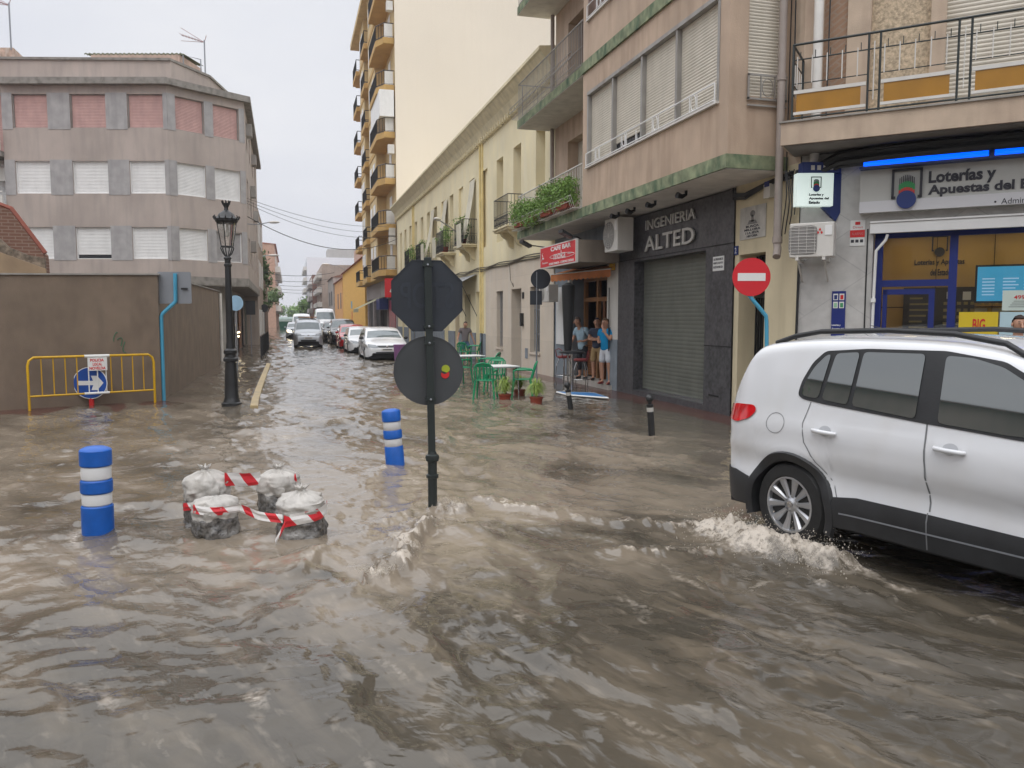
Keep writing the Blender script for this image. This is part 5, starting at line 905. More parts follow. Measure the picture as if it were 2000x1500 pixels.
for a, b in zip([32.0]+[h[1] for h in gh if h[2] < .5], [h[0] for h in gh if h[2] < .5]+[U1]): mb = MB(); FR.box(mb, a, b, -.1, 1.18, .001, .05); part('plinth', 'plinth', mb, yh)
mb = MB()
for j in range(3): mb.tube([FR.p(u, 3.80+.05*j+.03*math.sin(u*1.7+j), .07+.02*j) for u in np.arange(U0, U1, .9)], .022, 5)
mb.tube([FR.p(28.2, 3.8, .06), FR.p(28.1, 3.2, .05), FR.p(27.7, 2.95, .05), FR.p(27.8, 3.1, .05)], .01, 4); mb.build('cables', mat('cable_brown', (.10, .085, .06)), label='brown cable line running along the yellow house above the ground floor', cat='cables')
t = thing('awning', 'grey drooping awning on the yellow house behind the stop sign', 'awning', (XR-.4, 35, 3)); mb = MB(); n = 30
for k in range(n):
    a, b = 33.6+4.2*k/n, 33.6+4.2*(k+1)/n; s1, s2 = [.03*math.sin(q*2.2) for q in (k, k+1)]; mb.quad(FR.p(a, 3.72, .02), FR.p(b, 3.72, .02), FR.p(b, 3.35+s2, .75), FR.p(a, 3.35+s1, .75)); mb.quad(FR.p(a, 3.35+s1, .75), FR.p(b, 3.35+s2, .75), FR.p(b, 2.98+2*s2, .72), FR.p(a, 2.98+2*s1, .72))
mb.build('canopy', mat('awning_grey', (.34, .35, .36), .8, streak=.5), t); mb = MB(); mb.tube([FR.p(33.6, 3.35, .74), FR.p(33.5, 1.9, .05)], .015, 5); mb.tube([FR.p(35.8, 3.35, .74), FR.p(35.7, 1.9, .05)], .015, 5); mb.build('arm', 'iron', t)
def iron_balcony(uc, w_, z, items=0, label='', cloth=False):
    t = MB(); n = 8; F = FR; D_ = .60
    t.prism([(uc-w_/2, 0), (uc+w_/2, 0), (uc+w_/2, D_), (uc-w_/2, D_)], lambda a, b: F.p(a, z-.12, b), lambda a, b: F.p(a, z, b)); t.prism([(uc-w_/2-.05, 0), (uc+w_/2+.05, 0), (uc+w_/2+.05, D_+.06), (uc-w_/2-.05, D_+.06)], lambda a, b: F.p(a, z-.05, b), lambda a, b: F.p(a, z-.0, b))
    for s_ in (-w_*.28, w_*.28): t.prism([(0, z-.12), (D_*.8, z-.12), (D_*.72, z-.24), (.25, z-.38), (.16, z-.6), (0, z-.68)], lambda o, zz: F.p(uc+s_-.07, zz, o), lambda o, zz: F.p(uc+s_+.07, zz, o))
    b = t.build('balcony', 'cornice', yh); r = MB(); L_ = [(uc-w_/2, 0), (uc-w_/2, D_), (uc+w_/2, D_), (uc+w_/2, 0)]
    for zz, q in ((z+1.05, .016), (z+.08, .012), (z+.45, .008)): r.tube([F.p(a, zz, o) for a, o in L_], q, 5)
    for (a0, o0), (a1, o1) in zip(L_[:-1], L_[1:]):
        m_ = max(4, int(math.hypot(a1-a0, o1-o0)/.11))
        for k in range(m_+1):
            a, o = a0+(a1-a0)*k/m_, o0+(o1-o0)*k/m_; r.tube([F.p(a, z+.05, o), F.p(a, z+1.05, o)], .008, 4)
            if k < m_: a2, o2 = a0+(a1-a0)*(k+.5)/m_, o0+(o1-o0)*(k+.5)/m_; r.tube([F.p(a2+.04*math.cos(q)*(a1 != a0), z+.25+.13*math.sin(q), o2+.04*math.cos(q)*(a1 == a0)) for q in np.linspace(0, 6.28, 9)], .006, 4, False)
    r.build('railing', 'iron', b)
    if cloth: c = MB(); c.quad(F.p(uc-w_/2, z+.95, D_+.03), F.p(uc-.05, z+.95, D_+.03), F.p(uc-.05, z+.1, D_+.03), F.p(uc-w_/2, z+.1, D_+.03)); c.build('screen_cloth', 'paper', b)
    return b
for uc, w_ in ((27.4, 1.9), (34.6, 1.9), (39.2, 1.9), (46.0, 1.9), (50.7, 1.9)): iron_balcony(uc, w_, 5.0)
mb = MB(); F_ = FR
for k in range(6): mb.quad(FR.p(25.95, 5.1+.13*k, .635), FR.p(28.3, 5.1+.13*k, .635), FR.p(28.3, 5.15+.13*k, .635), FR.p(25.95, 5.15+.13*k, .635))
for k, (u, lab) in enumerate(((35.0, 'potted plant with red pot on the balcony nearest the wall lamp'), (39.2, 'leafy plant filling the second iron balcony behind the stop sign'), (46.2, 'plant on the farther balcony of the yellow house'), (50.5, 'plant on the farthest balcony of the yellow house'))):
    t = thing('potted_plant', lab, 'plant', FR.p(u, 5, .35), 0, 'plants on the iron balconies'); mb = MB(); p = FR.p(u, 5.0, .35); mb.lathe([(.13, 0), (.19, .3), (.20, .33)], 12, p); mb.build('pot', 'rust', t); R = random.Random(k+20); lv = MB(); leaves(lv, [(p[0]+R.gauss(0, .1), p[1]+R.gauss(0, .3), 5.35+R.random()*.9) for _ in range(40)], .06, 500, (.08, .12, .1), R=R); lv.build('foliage', 'leaf', t)
for k, (u, zt_) in enumerate(((34.3, 8.0), (40.5, 7.6), (44.2, 7.4))):
    mb = MB(); n = 10
    for j in range(n):
        a, b = j/n, (j+1)/n; f_ = lambda q: (7.8-2.9*q-.3*math.sin(q*3.1), .05+.62*q**1.2); (z0_, o0_), (z1_, o1_) = f_(a), f_(b); mb.quad(FR.p(u-.5, z0_, o0_), FR.p(u+.5, z0_, o0_), FR.p(u+.5, z1_, o1_), FR.p(u-.5, z1_, o1_))
    mb.quad(FR.p(u-.5, 4.9, .66), FR.p(u+.5, 4.9, .66), FR.p(u+.5, 5.9, .67), FR.p(u-.5, 5.9, .67)); mb.build('window_awning', mat('cloth_cream', (.62, .58, .46), .85), label=('cream cloth hanging from the window over the nearest plant balcony', 'cream cloth blind over the middle window of the yellow house', 'cream cloth blind over the window farthest along the yellow house')[k], cat='cloth blind', group='cloth blinds on the yellow house')
def wall_lamp(p, q, label, s_=1):
    t = thing('street_lamp', label, 'street lamp', p); mb = MB(); mb.tube([p, (p[0]+(q[0]-p[0])*.5, p[1]+(q[1]-p[1])*.5, q[2]-.1*s_), q], .028*s_, 6); mb.build('arm', 'alu', t); mb = MB(); d = np.array(q)-np.array(p); d[2] = 0; d /= np.linalg.norm(d); c = np.array(q)+d*.3*s_
    mb.ball((0, 0, 0), .36*s_, 8, (1, .36, .22)); R_ = math.atan2(d[1], d[0]); mb.v = [(c[0]+x*math.cos(R_)-y*math.sin(R_), c[1]+x*math.sin(R_)+y*math.cos(R_), c[2]+z) for x, y, z in mb.v]; mb.build('lamp_head', 'cloudy', t, smooth=60)
a = PX(895, 455, XR); b = PX(858, 430, 6.4); wall_lamp(tuple(a), tuple(b), 'long-armed wall lamp reaching out from the yellow house')
# ------------------------------------------------------------------ ochre tower
tw = thing('apartment_tower', 'tall ochre apartment tower with a blank cream side wall', 'building', (XR+8, 75, 0)); TY0, TY1, TZ = 59.9, 84.6, 29.0
mb = MB(); mb.box(XR+1.2, XR+34, TY0+.3, TY1, 0, TZ-.4); mb.build('core', 'ochre', tw); mb = MB(); mb.quad((XR, TY0, 0), (XR+34, TY0, 0), (XR+34, TY0, TZ+1), (XR, TY0, TZ+1)); mb.box(XR, XR+34, TY0, TY0+.3, TZ-1, TZ+1); mb.build('blank_side_wall', 'blank', tw)
FT = Fac((XR, 0), (0, 1), (-1, 0)); mb = MB(); FT.box(mb, TY0+.3, TY1, 5.3, TZ, -.2, -.0); FT.box(mb, TY0+6.5, TY0+12, 5.3, TZ, 0, .75); FT.box(mb, TY0+16, TY1-4.8, 5.3, TZ, 0, .75); FT.box(mb, TY0+.3, TY1+.3, TZ, TZ+.5, 0, 1.25); mb.build('front_wall', 'ochrelt', tw)
for fl in range(7):
    z = 5.3+3.37*fl
    mb = MB(); FT.box(mb, TY0+.3, TY1, z-.3, z+.12, -.1, .8); mb.build('floor_band', 'ochre', tw)
    for (a, b) in ((TY0+.35, TY0+6.4), (TY0+12.2, TY0+15.6), (TY1-4.4, TY1-.4)):
        mb = MB(); mb.prism([(a, 0), (b, 0), (b, 1.25), (a+1.0, 1.25), (a, .75)] if b-a > 5.5 else [(a, 0), (b, 0), (b, 1.1), (a, 1.1)], lambda u, o: FT.p(u, z-.32, o), lambda u, o: FT.p(u, z+.10, o)); bl = mb.build('balcony', 'ochre', tw); mb = MB()
        L_ = [(a, .0), (a, .72), (a+1.0, 1.22), (b, 1.22)] if b-a > 5.5 else [(a, 0), (a, 1.07), (b, 1.07), (b, 0)]
        for zz in (z+.2, z+1.15): mb.tube([FT.p(u, zz, o) for u, o in L_], .035, 4)
        for (a0, o0), (a1, o1) in zip(L_[:-1], L_[1:]):
            m_ = max(3, int(math.hypot(a1-a0, o1-o0)/.28))
            for k in range(m_+1): mb.tube([FT.p(a0+(a1-a0)*k/m_, z+.15, o0+(o1-o0)*k/m_), FT.p(a0+(a1-a0)*k/m_, z+1.15, o0+(o1-o0)*k/m_)], .022, 3)
        mb.build('railing', 'iron', bl)
        if b-a > 5.5 and a < TY0+1:
            mb = MB(); mb.quad(FT.p(a-.02, z+.15, .1), FT.p(a-.02, z+.15, .72), FT.p(a-.02, z+1.1, .72), FT.p(a-.02, z+1.1, .1)); mb.build('end_screen', 'cloudy', bl)
    for (a, b, o_) in ((TY0+2.4, TY0+3.6, .012), (TY0+7.4, TY0+8.8, .765), (TY0+9.8, TY0+11.2, .765), (TY0+13.2, TY0+14.6, .012), (TY0+16.8, TY0+18, .765), (TY0+18.6, TY0+19.6, .765), (TY1-3, TY1-1.6, .012)):
        mb = MB(); FT.box(mb, a, b, z+.3 if o_ < .1 else z+1, z+2.5, o_, o_+.04); w_ = mb.build('window', 'shutter', tw)
        if (fl+int(a)) % 3 == 0: mb = MB(); FT.box(mb, a+.1, b-.1, z+.35 if o_ < .1 else z+1.05, z+1.6, o_+.04, o_+.05); mb.build('pane', 'glassd', w_)
mb = MB(); FT.box(mb, TY0+.0, TY0+6.4, 5.3+3.37*3+1.15, 5.3+3.37*4-.32, .1, 1.15); mb.build('glazed_balcony', 'shutter', tw)
for z in (5.3+3.37*6-1.4, 5.3+3.37*3-1.5, 5.3+3.37-1.4, 5.3+3.37*2-4.2):
    mb = MB(); FT.box(mb, TY0+.02, TY0+.5, z, z+.65, .1, .55); mb.build('air_conditioner', 'cloudy', label={True: 'air conditioner box on the ochre tower corner'}[True]+(' near the top', ' halfway up', ' above the lowest balcony', ' under the lowest balcony')[(5.3+3.37*6-1.4, 5.3+3.37*3-1.5, 5.3+3.37-1.4, 5.3+3.37*2-4.2).index(z)], cat='air conditioner', group='air conditioners on the facades')
# bank and shops under the tower
mb = MB(); FT.box(mb, TY0+.3, TY1, -.1, 5.0, -.3, -.2); mb.build('shop_back', 'dark', tw); mb = MB()
for k in range(5): FT.box(mb, TY0+.3+k*5.6, TY0+1.1+k*5.6, -.1, 5.0, -.2, .02)
FT.box(mb, TY0+.3, TY1, 3.6, 5.0, -.2, .0); mb.build('shop_pier', mat('pier_grey', (.30, .26, .25), .7), tw)
t = thing('bank_sign', 'red bank sign with a white flame on the tower ground floor', 'sign', FT.p(TY0+1, 3.9, .6)); F7 = Fac((XR-.7, TY0-.05), (1, 0), (0, -1)); mb = MB(); F7.box(mb, -.25, 1.1, 3.35, 4.75, -.06, 0); mb.build('panel', 'signred', t); mb = MB(); mb.prism([(.1, 3.75), (.45, 3.62), (.85, 3.75), (.92, 3.95), (.70, 4.15), (.66, 4.5), (.55, 4.2), (.48, 4.4), (.42, 4.1), (.2, 3.98)], lambda a, b: F7.p(a, b, .001), lambda a, b: F7.p(a, b, .02)); mb.build('flame', 'paper', t)
mb = MB(); FT.box(mb, TY0+1, TY0+5, .6, 3.2, .0, .06); mb.build('shop_window', mat('shop_red', (.30, .04, .07), .3, var=.6, vs=1.2), tw); mb = MB(); FT.box(mb, TY0+5.6, TY0+8, 2.5, 3.4, .05, .75); mb.build('hanging_sign', 'navy', label='dark hanging shop sign under the ochre tower', cat='sign')
mb = MB(); mb.quad(FT.p(TY0+8.5, 3.6, .1), FT.p(TY0+14, 3.6, .1), FT.p(TY0+14, 2.6, 2.2), FT.p(TY0+8.5, 2.6, 2.2)); mb.quad(FT.p(TY0+8.5, 2.6, 2.2), FT.p(TY0+14, 2.6, 2.2), FT.p(TY0+14, 2.3, 2.2), FT.p(TY0+8.5, 2.3, 2.2)); mb.build('awning', mat('awning_olive', (.30, .29, .18), .8), label='sloping olive awning over a shop under the tower', cat='awning')
# ------------------------------------------------------------------ farther houses on the right
def house(name, label, x0, x1, y0, y1, z, m, cat='house', roof=None, wins=(), gable=0, group=None, bands=None, side=-1):
    t = thing(name, label, cat, ((x0+x1)/2, (y0+y1)/2, 0), 0, group); mb = MB(); mb.box(x0, x1, y0, y1, -.1, z); mb.build('wall', m, t); xf = x0 if side < 0 else x1; F = Fac((xf, 0), (0, 1), (side, 0))
    if roof: mb = MB(); mb.prism([(x0-.3 if side < 0 else x0, z), (x1+.3 if side > 0 else x1, z), ((x0+x1)/2, z+gable)] if gable else [(x0, z), (x1, z), (x1, z+.4), (x0, z+.4)], lambda a, b: (a, y0-.1, b), lambda a, b: (a, y1+.1, b)); mb.build('roof', roof, t)
    for a, b, c, d, mm in wins: mb = MB(); F.box(mb, a, b, c, d, .0, .06); mb.build('window', mm, t)
    if bands:
        for zz in bands: mb = MB(); F.box(mb, y0+.5, y1-.5, zz, zz+1.0, 0, .9); mb.build('balcony', 'cloudy' if m != 'browns' else 'greyfar', t)
    return t
house('town_house', 'tall yellow house with a gable next to the ochre tower', XR-.1, XR+8, 85.2, 121, 8.2, 'yolk', roof='roofred', gable=2.2, wins=[(103, 104, 0, 2.6, 'orange'), (103.2, 104.4, 3.0, 3.9, 'cyan')])
house('town_house', 'low orange house with two dark shuttered windows beyond the tall yellow house', XR-.15, XR+7, 121.1, 142, 7.6, 'orangew', roof='roofred', gable=1.6, wins=[(124, 126, 3.2, 5.6, 'shutterbr'), (131, 133, 3.2, 5.6, 'shutterbr')])
house('town_house', 'small grey house with an overhanging roof beyond the orange house', XR-.4, XR+7, 142.1, 160, 8.8, 'greyfar', roof='brickr', gable=1.2, wins=[(146, 148, 4, 6.5, 'dark'), (153, 155, 4, 6.5, 'dark')])
house('apartment_block', 'beige block with a bare end wall and brown brick front', 6.6, 22, 168, 200, 12.6, 'beige', cat='building', bands=(4, 7, 10), wins=[(172, 175, z, z+1.8, 'shutterbr') for z in (3.6, 6.6, 9.6)]+[(182, 185, z, z+1.8, 'shutter') for z in (3.6, 6.6, 9.6)])
house('apartment_block', 'pinkish block showing above the yellow gabled house', 13, 26, 150, 166, 15.2, mat('far_pink', (.50, .32, .24), .9), cat='building')
house('apartment_block', 'bright white block with the flat roof room far down the street', 5.0, 26, 230, 262, 18.6, 'whitew', cat='building', wins=[(232, 258, z, z+1.6, 'glassd') for z in (4, 7, 10, 13, 16)], bands=(3, 6, 9, 12, 15)); mb = MB(); mb.box(11, 19, 236, 246, 18.6, 21.4); mb.build('roof_room', 'greyfar', label='grey roof room on top of the far white block', cat='roof room')
house('apartment_block', 'brown brick block with white window bands past the beige block', 5.6, 14, 200.5, 229, 12.2, 'browns', cat='building', bands=(3, 6, 9), wins=[(204, 226, z+1.2, z+2.6, 'cloudy') for z in (3, 6, 9)])
a = PX(730, 590, XR-.2); wall_lamp((XR-.1, 112, 8.2), (XR-2.5, 111, 9.0), 'small wall lamp on the tall yellow house far down the right side', 1.6)
# ------------------------------------------------------------------ left: grey polygonal block
fh = np.array([math.sin(YAW), math.cos(YAW)]); rh = np.array([math.cos(YAW), -math.sin(YAW)])
def dl(px_, D): return fh*D+rh*((px_-1000)/FPX*D)
K0, K1, K2 = dl(28, 34.5), dl(343, 34.5), dl(489, 37.2); K3 = K2+np.array([-.1, 17])
gb = thing('apartment_building', 'grey four storey corner block with pink and white roller shutters', 'building', (float(K1[0]), float(K1[1]), 0))
FA = Fac(K0, K1-K0, -fh); FC = Fac(K1, K2-K1, (-(K2-K1)[1]*-1, -(K2-K1)[0])); LA, LC = float(np.linalg.norm(K1-K0)), float(np.linalg.norm(K2-K1)); FS = Fac(K2, K3-K2, (1, .0)); LS = 17
B0, BT = 3.35, 11.65
rows = [(9.87, 11.28, 'shutterpk'), (7.13, 8.50, 'shutter'), (4.36, 5.72, 'shutter')]
mb = MB(); ins = 1.2; mb.prism([tuple(K0+fh*ins-rh*14), tuple(K1+fh*ins), tuple(K2+np.array([-1.0, .5])), tuple(K3+np.array([-1.0, 0])), tuple(K3+np.array([-16, 0])), tuple(K0+fh*15-rh*14)], lambda a, b: (a, b, -.1), lambda a, b: (a, b, 11.9)); mb.build('core', 'concrete', gb)
for F, Ln, cols in ((FA, LA, [(48, 115), (158, 226), (267, 335)]), (FC, LC, [(357, 410), (427, 478)])):
    fr = [( (c0-(28 if F is FA else 343))/((343-28) if F is FA else (489-343)), (c1-(28 if F is FA else 343))/((343-28) if F is FA else (489-343))) for c0, c1 in cols]
    us = [(a*Ln, b*Ln) for a, b in fr]; holes = [(a, b, z0, z1) for a, b in us for z0, z1, _ in rows]
    part('wall', 'greywall', wall(F, 0, Ln, B0, BT, holes, .14), gb)
    for z0, z1, sm in rows:
        mb = MB(); ed = [0]+[q for a, b in us for q in (a, b)]+[Ln]
        for a, b in zip(ed[0::2], ed[1::2]): mb = MB(); F.box(mb, a, b, z0-.06, z1+.05, .0, .015); part('wall_panel', 'greypan', mb, gb)
        for k, (a, b) in enumerate(us):
            gap = .16 if (sm == 'shutter' and z0 < 5 and F is FA and k == 1) else 0
            s_ = part('shutter', 'greypan' if (z0 < 5 and F is FC and k == 1) else sm, slats(F, a+.03, b-.03, z0+gap+.03, z1-.02, -.12, .06, .012), gb)
            mb = MB()
            for q in ((a, a+.035, z0, z1), (b-.035, b, z0, z1), (a, b, z1-.03, z1), (a, b, z0, z0+.03)): F.box(mb, *q, -.13, -.06)
            mb.build('frame', 'irongrey' if sm == 'shutterpk' else 'white', s_)
            if gap: mb = MB(); F.box(mb, a, b, z0, z0+gap+.05, -.16, -.13); mb.build('pane', 'glassd', gb)
def ringband(name, m, z0, z1, o0, o1, pts, top=True):
    mb = MB(); n = len(pts); nr = []
    for i in range(n):
        a = pts[max(0, i-1)]; b = pts[min(n-1, i+1)]; d = b-a; d = d/np.linalg.norm(d); nr.append(np.array([d[1], -d[0]]))
    for i in range(n-1):
        q = [(*(pts[j]+nr[j]*o), z) for j in (i, i+1) for o in (o0, o1) for z in (z0, z1)]; mb.add(q, [(0, 1, 3, 2), (4, 5, 7, 6), (0, 1, 5, 4), (2, 3, 7, 6), (0, 2, 6, 4), (1, 3, 7, 5)])
    return mb.build(name, m, gb)
RP = [K0-rh*.0, K1, K2, K3]
ringband('cornice_band', 'greyband', 11.63, 11.90, -.5, .30, RP); ringband('floor_band', 'greyband', B0-.05, B0+.30, -.3, .02, RP); ringband('soffit', 'greyband', B0-.09, B0-.05, -1.3, .0, RP)
PR = [K0-rh*14, K1-fh*-.5, K2+fh*.2-rh*1.6, K2+fh*6-rh*1.9]; ringband('parapet', 'greywall', 11.88, 12.80, -.3, -.02, [p+0 for p in PR]); ringband('parapet_cap', 'greyband', 12.80, 12.90, -.35, .06, PR)
# recessed wing with balconies at the far left
FW = Fac(K0-rh*12+fh*.9, rh, -fh); part('wing_wall', 'greywall', wall(FW, 0, 12, -.1, 11.9, [(9.6, 11.7, z0-.9, z1+.2) for z0, z1, _ in rows], .1), gb)
for z0, z1, sm in rows:
    part('wing_shutter', sm, slats(FW, 9.6, 11.7, z0-.9, z1+.2, -.09, .07), gb); mb = MB(); FW.box(mb, 6, 11.98, z0-1.2, z0-.98, 0, 1.1); bl = mb.build('balcony', 'greyband', gb); mb = MB(); FW.box(mb, 6, 11.95, z0-.95, z0-.1, 1.03, 1.08); mb.tube([FW.p(6, z0+.05, 1.05), FW.p(11.95, z0+.05, 1.05)], .025, 5); mb.build('balcony_panel', 'cloudy', bl)
mb = MB(); FW.box(mb, 11.2, 11.75, 8.1-.35, 8.1+.2, .05, .4); mb.build('air_conditioner', 'cloudy', label='white air conditioner on the recessed wing of the grey block', cat='air conditioner')
# street side of the block with its bits, ground floor set back
part('street_wall', 'greywall', wall(FS, 0, LS, B0, 11.64, [(u, u+1.5, z0, z1) for u in (1.5, 5, 9, 13) for z0, z1, _ in rows], .12), gb)
for u in (1.5, 5, 9, 13):
    for z0, z1, sm in rows: part('shutter', 'shutter', slats(FS, u, u+1.5, z0, z1, -.1, .08), gb)
for u, z in ((2.0, 10.6), (5.5, 8.2), (9.5, 7.4), (4, 5.2), (8, 10.3)): mb = MB(); FS.box(mb, u, u+.8, z, z+.55, 0, .26); mb.build('air_conditioner', 'greyfar', gb)
mb = MB(); mb.prism([tuple(K1+fh*1.1-rh*1.0), tuple(K2+np.array([-1.9, .7])), tuple(K3+np.array([-1.2, 0])), tuple(K3+np.array([-1.1, 0])), tuple(K2+np.array([-1.0, .7])), tuple(K1+fh*.7)], lambda a, b: (a, b, -.1), lambda a, b: (a, b, B0-.05)); mb.build('ground_floor', mat('ground_floor_wall', (.30, .265, .225), .8, streak=.5), gb)
FG = Fac(K2+np.array([-.95, .9]), (0, 1), (1, 0))
for k, (u0, w_) in enumerate(((.6, 1.6), (3.4, 2.2), (7.2, 2.0), (10.8, 2.2), (14, 1.6))): mb = MB(); FG.box(mb, u0, u0+w_, .1, 2.7, -.02, .03); mb.build('shop_door', ('shutterbr', 'glassd', 'wood', 'glassd', 'shuttergr')[k], gb)
for (u, z, nm) in ((1.2, 1.1, 'left glowing'), (2.3, .9, 'lowest glowing'), (2.9, 1.1, 'right glowing')): q = FG.p(u, z, .25); mb = MB(); mb.ball(q, .045, 6); mb.build('lamp', 'hot', label=nm+' warm light in the doorway behind the street lamp', cat='lamp', group='warm lights in the doorway behind the street lamp')
# roof things
q = dl(52, 36); z0 = 13.1
def antenna(px_, D, zb, ztop, label):
    q = dl(px_, D); t = thing('antenna', label, 'antenna', (q[0], q[1], zb), 0, 'rooftop television aerials'); mb = MB(); mb.tube([(q[0], q[1], zb), (q[0], q[1], ztop)], .035, 6); mb.build('mast', 'alu', t); mb = MB(); d = -rh
    a0 = np.array([q[0], q[1], ztop-.1]); a1 = a0+np.array([*(d*1.1), .35]); mb.tube([a0, a1], .018, 5)
    for k in range(7): c = a0+(a1-a0)*(.2+.13*k); mb.tube([c+np.array([*(fh*.25), 0]), c-np.array([*(fh*.25), 0])], .012, 4)
    for s_ in (.32, -.28): mb.tube([a0, a1+np.array([0, 0, s_])], .012, 4); mb.tube([a0, a0+np.array([*(rh*.1), abs(s_)])], .012, 4)
    mb.build('yagi', mat('antenna_red', (.35, .2, .2), .5), t)
antenna(52, 37, 13.9, 15.95, 'tall television aerial on the flaking roof room at the far left'); antenna(418, 39, 12.2, 15.0, 'television aerial near the right end of the grey roof')
mb = MB(); A_, B_ = dl(377, 38.5), dl(410, 38.5); mb.tube([(*A_, 12.2), (*A_, 14.15), (*B_, 13.95), (*B_, 12.2)], .03, 5); mb.build('clothes_frame', 'alu', label='thin bare metal frame standing on the grey roof', cat='frame')
mb = MB(); c0, c1, c2, c3 = dl(-90, 37), dl(56, 37), dl(108, 41), dl(-80, 42); mb.prism([tuple(c) for c in (c0, c1, c2, c3)], lambda a, b: (a, b, 11.8), lambda a, b: (a, b, 14.0)); t = thing('roof_room', 'flaking plaster roof room at the far left of the grey roof', 'roof room', (float(c1[0]), float(c1[1]), 12.2)); mb.build('wall', mat('flaking', (.46, .33, .26), .95, streak=.9, stain=(.62, .55, .48), sz=1, vs=4, var=.4), t)
mb = MB(); F_ = Fac(c1, c2-c1, rh); F_.box(mb, .3, 1.2, 12.6, 13.4, .0, .05); mb.build('window', 'dark', t)
mb = MB(); r0, r1 = dl(190, 38.5), dl(378, 38.5); n = 60; zs_ = float(onplane(280, 104, (*fh, 0), 38.5)[2])
for k in range(n):
    a, b = r0+(r1-r0)*k/n, r0+(r1-r0)*(k+1)/n; h0, h1 = [.04*math.sin(q*2.4) for q in (k, k+1)]; mb.add([(*a, zs_+h0), (*b, zs_+h1), (*(b+fh*2.5), zs_+.2+h1), (*(a+fh*2.5), zs_+.2+h0), (*a, zs_-.07+h0), (*b, zs_-.07+h1)], [(0, 1, 2, 3), (0, 1, 5, 4)])
t = thing('roof_shed', 'low shed with a wavy sheet roof on the middle of the grey roof', 'shed', (float(r0[0]), float(r0[1]), 12.2)); mb.build('roof', mat('sheet_roof', (.16, .17, .11), .9), t); mb = MB(); mb.prism([tuple(r0+rh*.3), tuple(r1-rh*.2), tuple(r1+fh*2.2), tuple(r0+fh*2.2+rh*.3)], lambda a, b: (a, b, 11.8), lambda a, b: (a, b, zs_-.05)); mb.build('wall', mat('shed_wall', (.52, .38, .31), .9, streak=.5), t)
# next houses down the left side
q = K3; house('town_house', 'narrow beige house adjoining the grey corner block', q[0]-14, float(q[0])-.1, float(q[1])+.05, float(q[1])+13, 9.6, 'beige', wins=[(float(q[1])+a, float(q[1])+a+1.4, z, z+1.8, 'shutter') for a in (1.5, 5, 9) for z in (.6, 4, 7)], side=1)
house('town_house', 'low brown house before the street trees', q[0]-14, float(q[0])-.2, float(q[1])+13.1, float(q[1])+30, 5.2, 'brownwall', side=1, wins=[(float(q[1])+a, float(q[1])+a+1.4, .1, 2.6, 'shutterbr') for a in (15, 19, 24)])
house('apartment_block', 'far pinkish block with a red roof edge behind the street trees', -22, -2.3, 150, 200, 15.0, mat('far_pink'), cat='building', side=1, wins=[(152+a, 154+a, z, z+2, 'cloudy') for a in (1, 8, 16, 24, 32, 40) for z in (2.5, 5.6, 8.7, 11.8)], roof='roofred', gable=.9, bands=(3, 6.5, 10))
house('town_house', 'pale low house under the street trees', -16, -3.9, 84, 110, 4.6, 'beige', side=1, wins=[(86, 88, 0, 2.4, 'shutterbr'), (92, 94, 0, 2.4, 'shutter')])
def tree(label, x, y, h, r, seed, n=2600, ls=.22, m='leafd', group='trees along the left side of the street'):
    R = random.Random(seed); t = thing('street_tree', label, 'tree', (x, y, 0), 0, group); tb = MB(); tb.tube([(x, y, -.1), (x+.1, y, h*.35), (x-.1, y+.1, h*.62)], .2, 8, r1=.1); lb = MB(); pts = []
    for k in range(9):
        a = R.random()*6.28; e_ = (x+r*.7*math.cos(a)*R.uniform(.4, 1), y+r*.7*math.sin(a)*R.uniform(.4, 1), h*R.uniform(.55, .92)); tb.tube([(x, y, h*.35), tuple((p+q_)/2+R.uniform(-.2, .2) for p, q_ in zip((x, y, h*.4), e_)), e_], .08, 5, r1=.025)
        for j in range(4): pts.append(tuple(c+R.gauss(0, r*.18) for c in e_))
    tb.build('trunk', 'bark', t); leaves(lb, pts, ls, n, (r*.16, r*.16, r*.15), R=R); lb.build('crown', m, t)
tree('tall leafy tree at the foot of the far pinkish block', -3.3, 78, 8.0, 1.9, 1, 3600); tree('lower broad tree in front of the tall leafy tree', -3.3, 68, 5.0, 1.7, 2, 2600); tree('dark tree farthest down the left side', -2.9, 108, 5.6, 1.7, 3, 1800)
tree('pale round tree at the very end of the street', 3.2, 225, 5.6, 3.0, 4, 2000, .4, 'leaf', 'trees at the end of the street')
for k in range(7): tree(('hazy tree at the end of the street behind the vans', 'hazy tree closing the view at the left', 'hazy tree closing the view at the centre')[k % 3], -26+7*k, 300+9*(k % 3), 4.6+1.2*(k % 2), 4, 10+k, 1300, .6, 'leaf', 'trees at the end of the street')
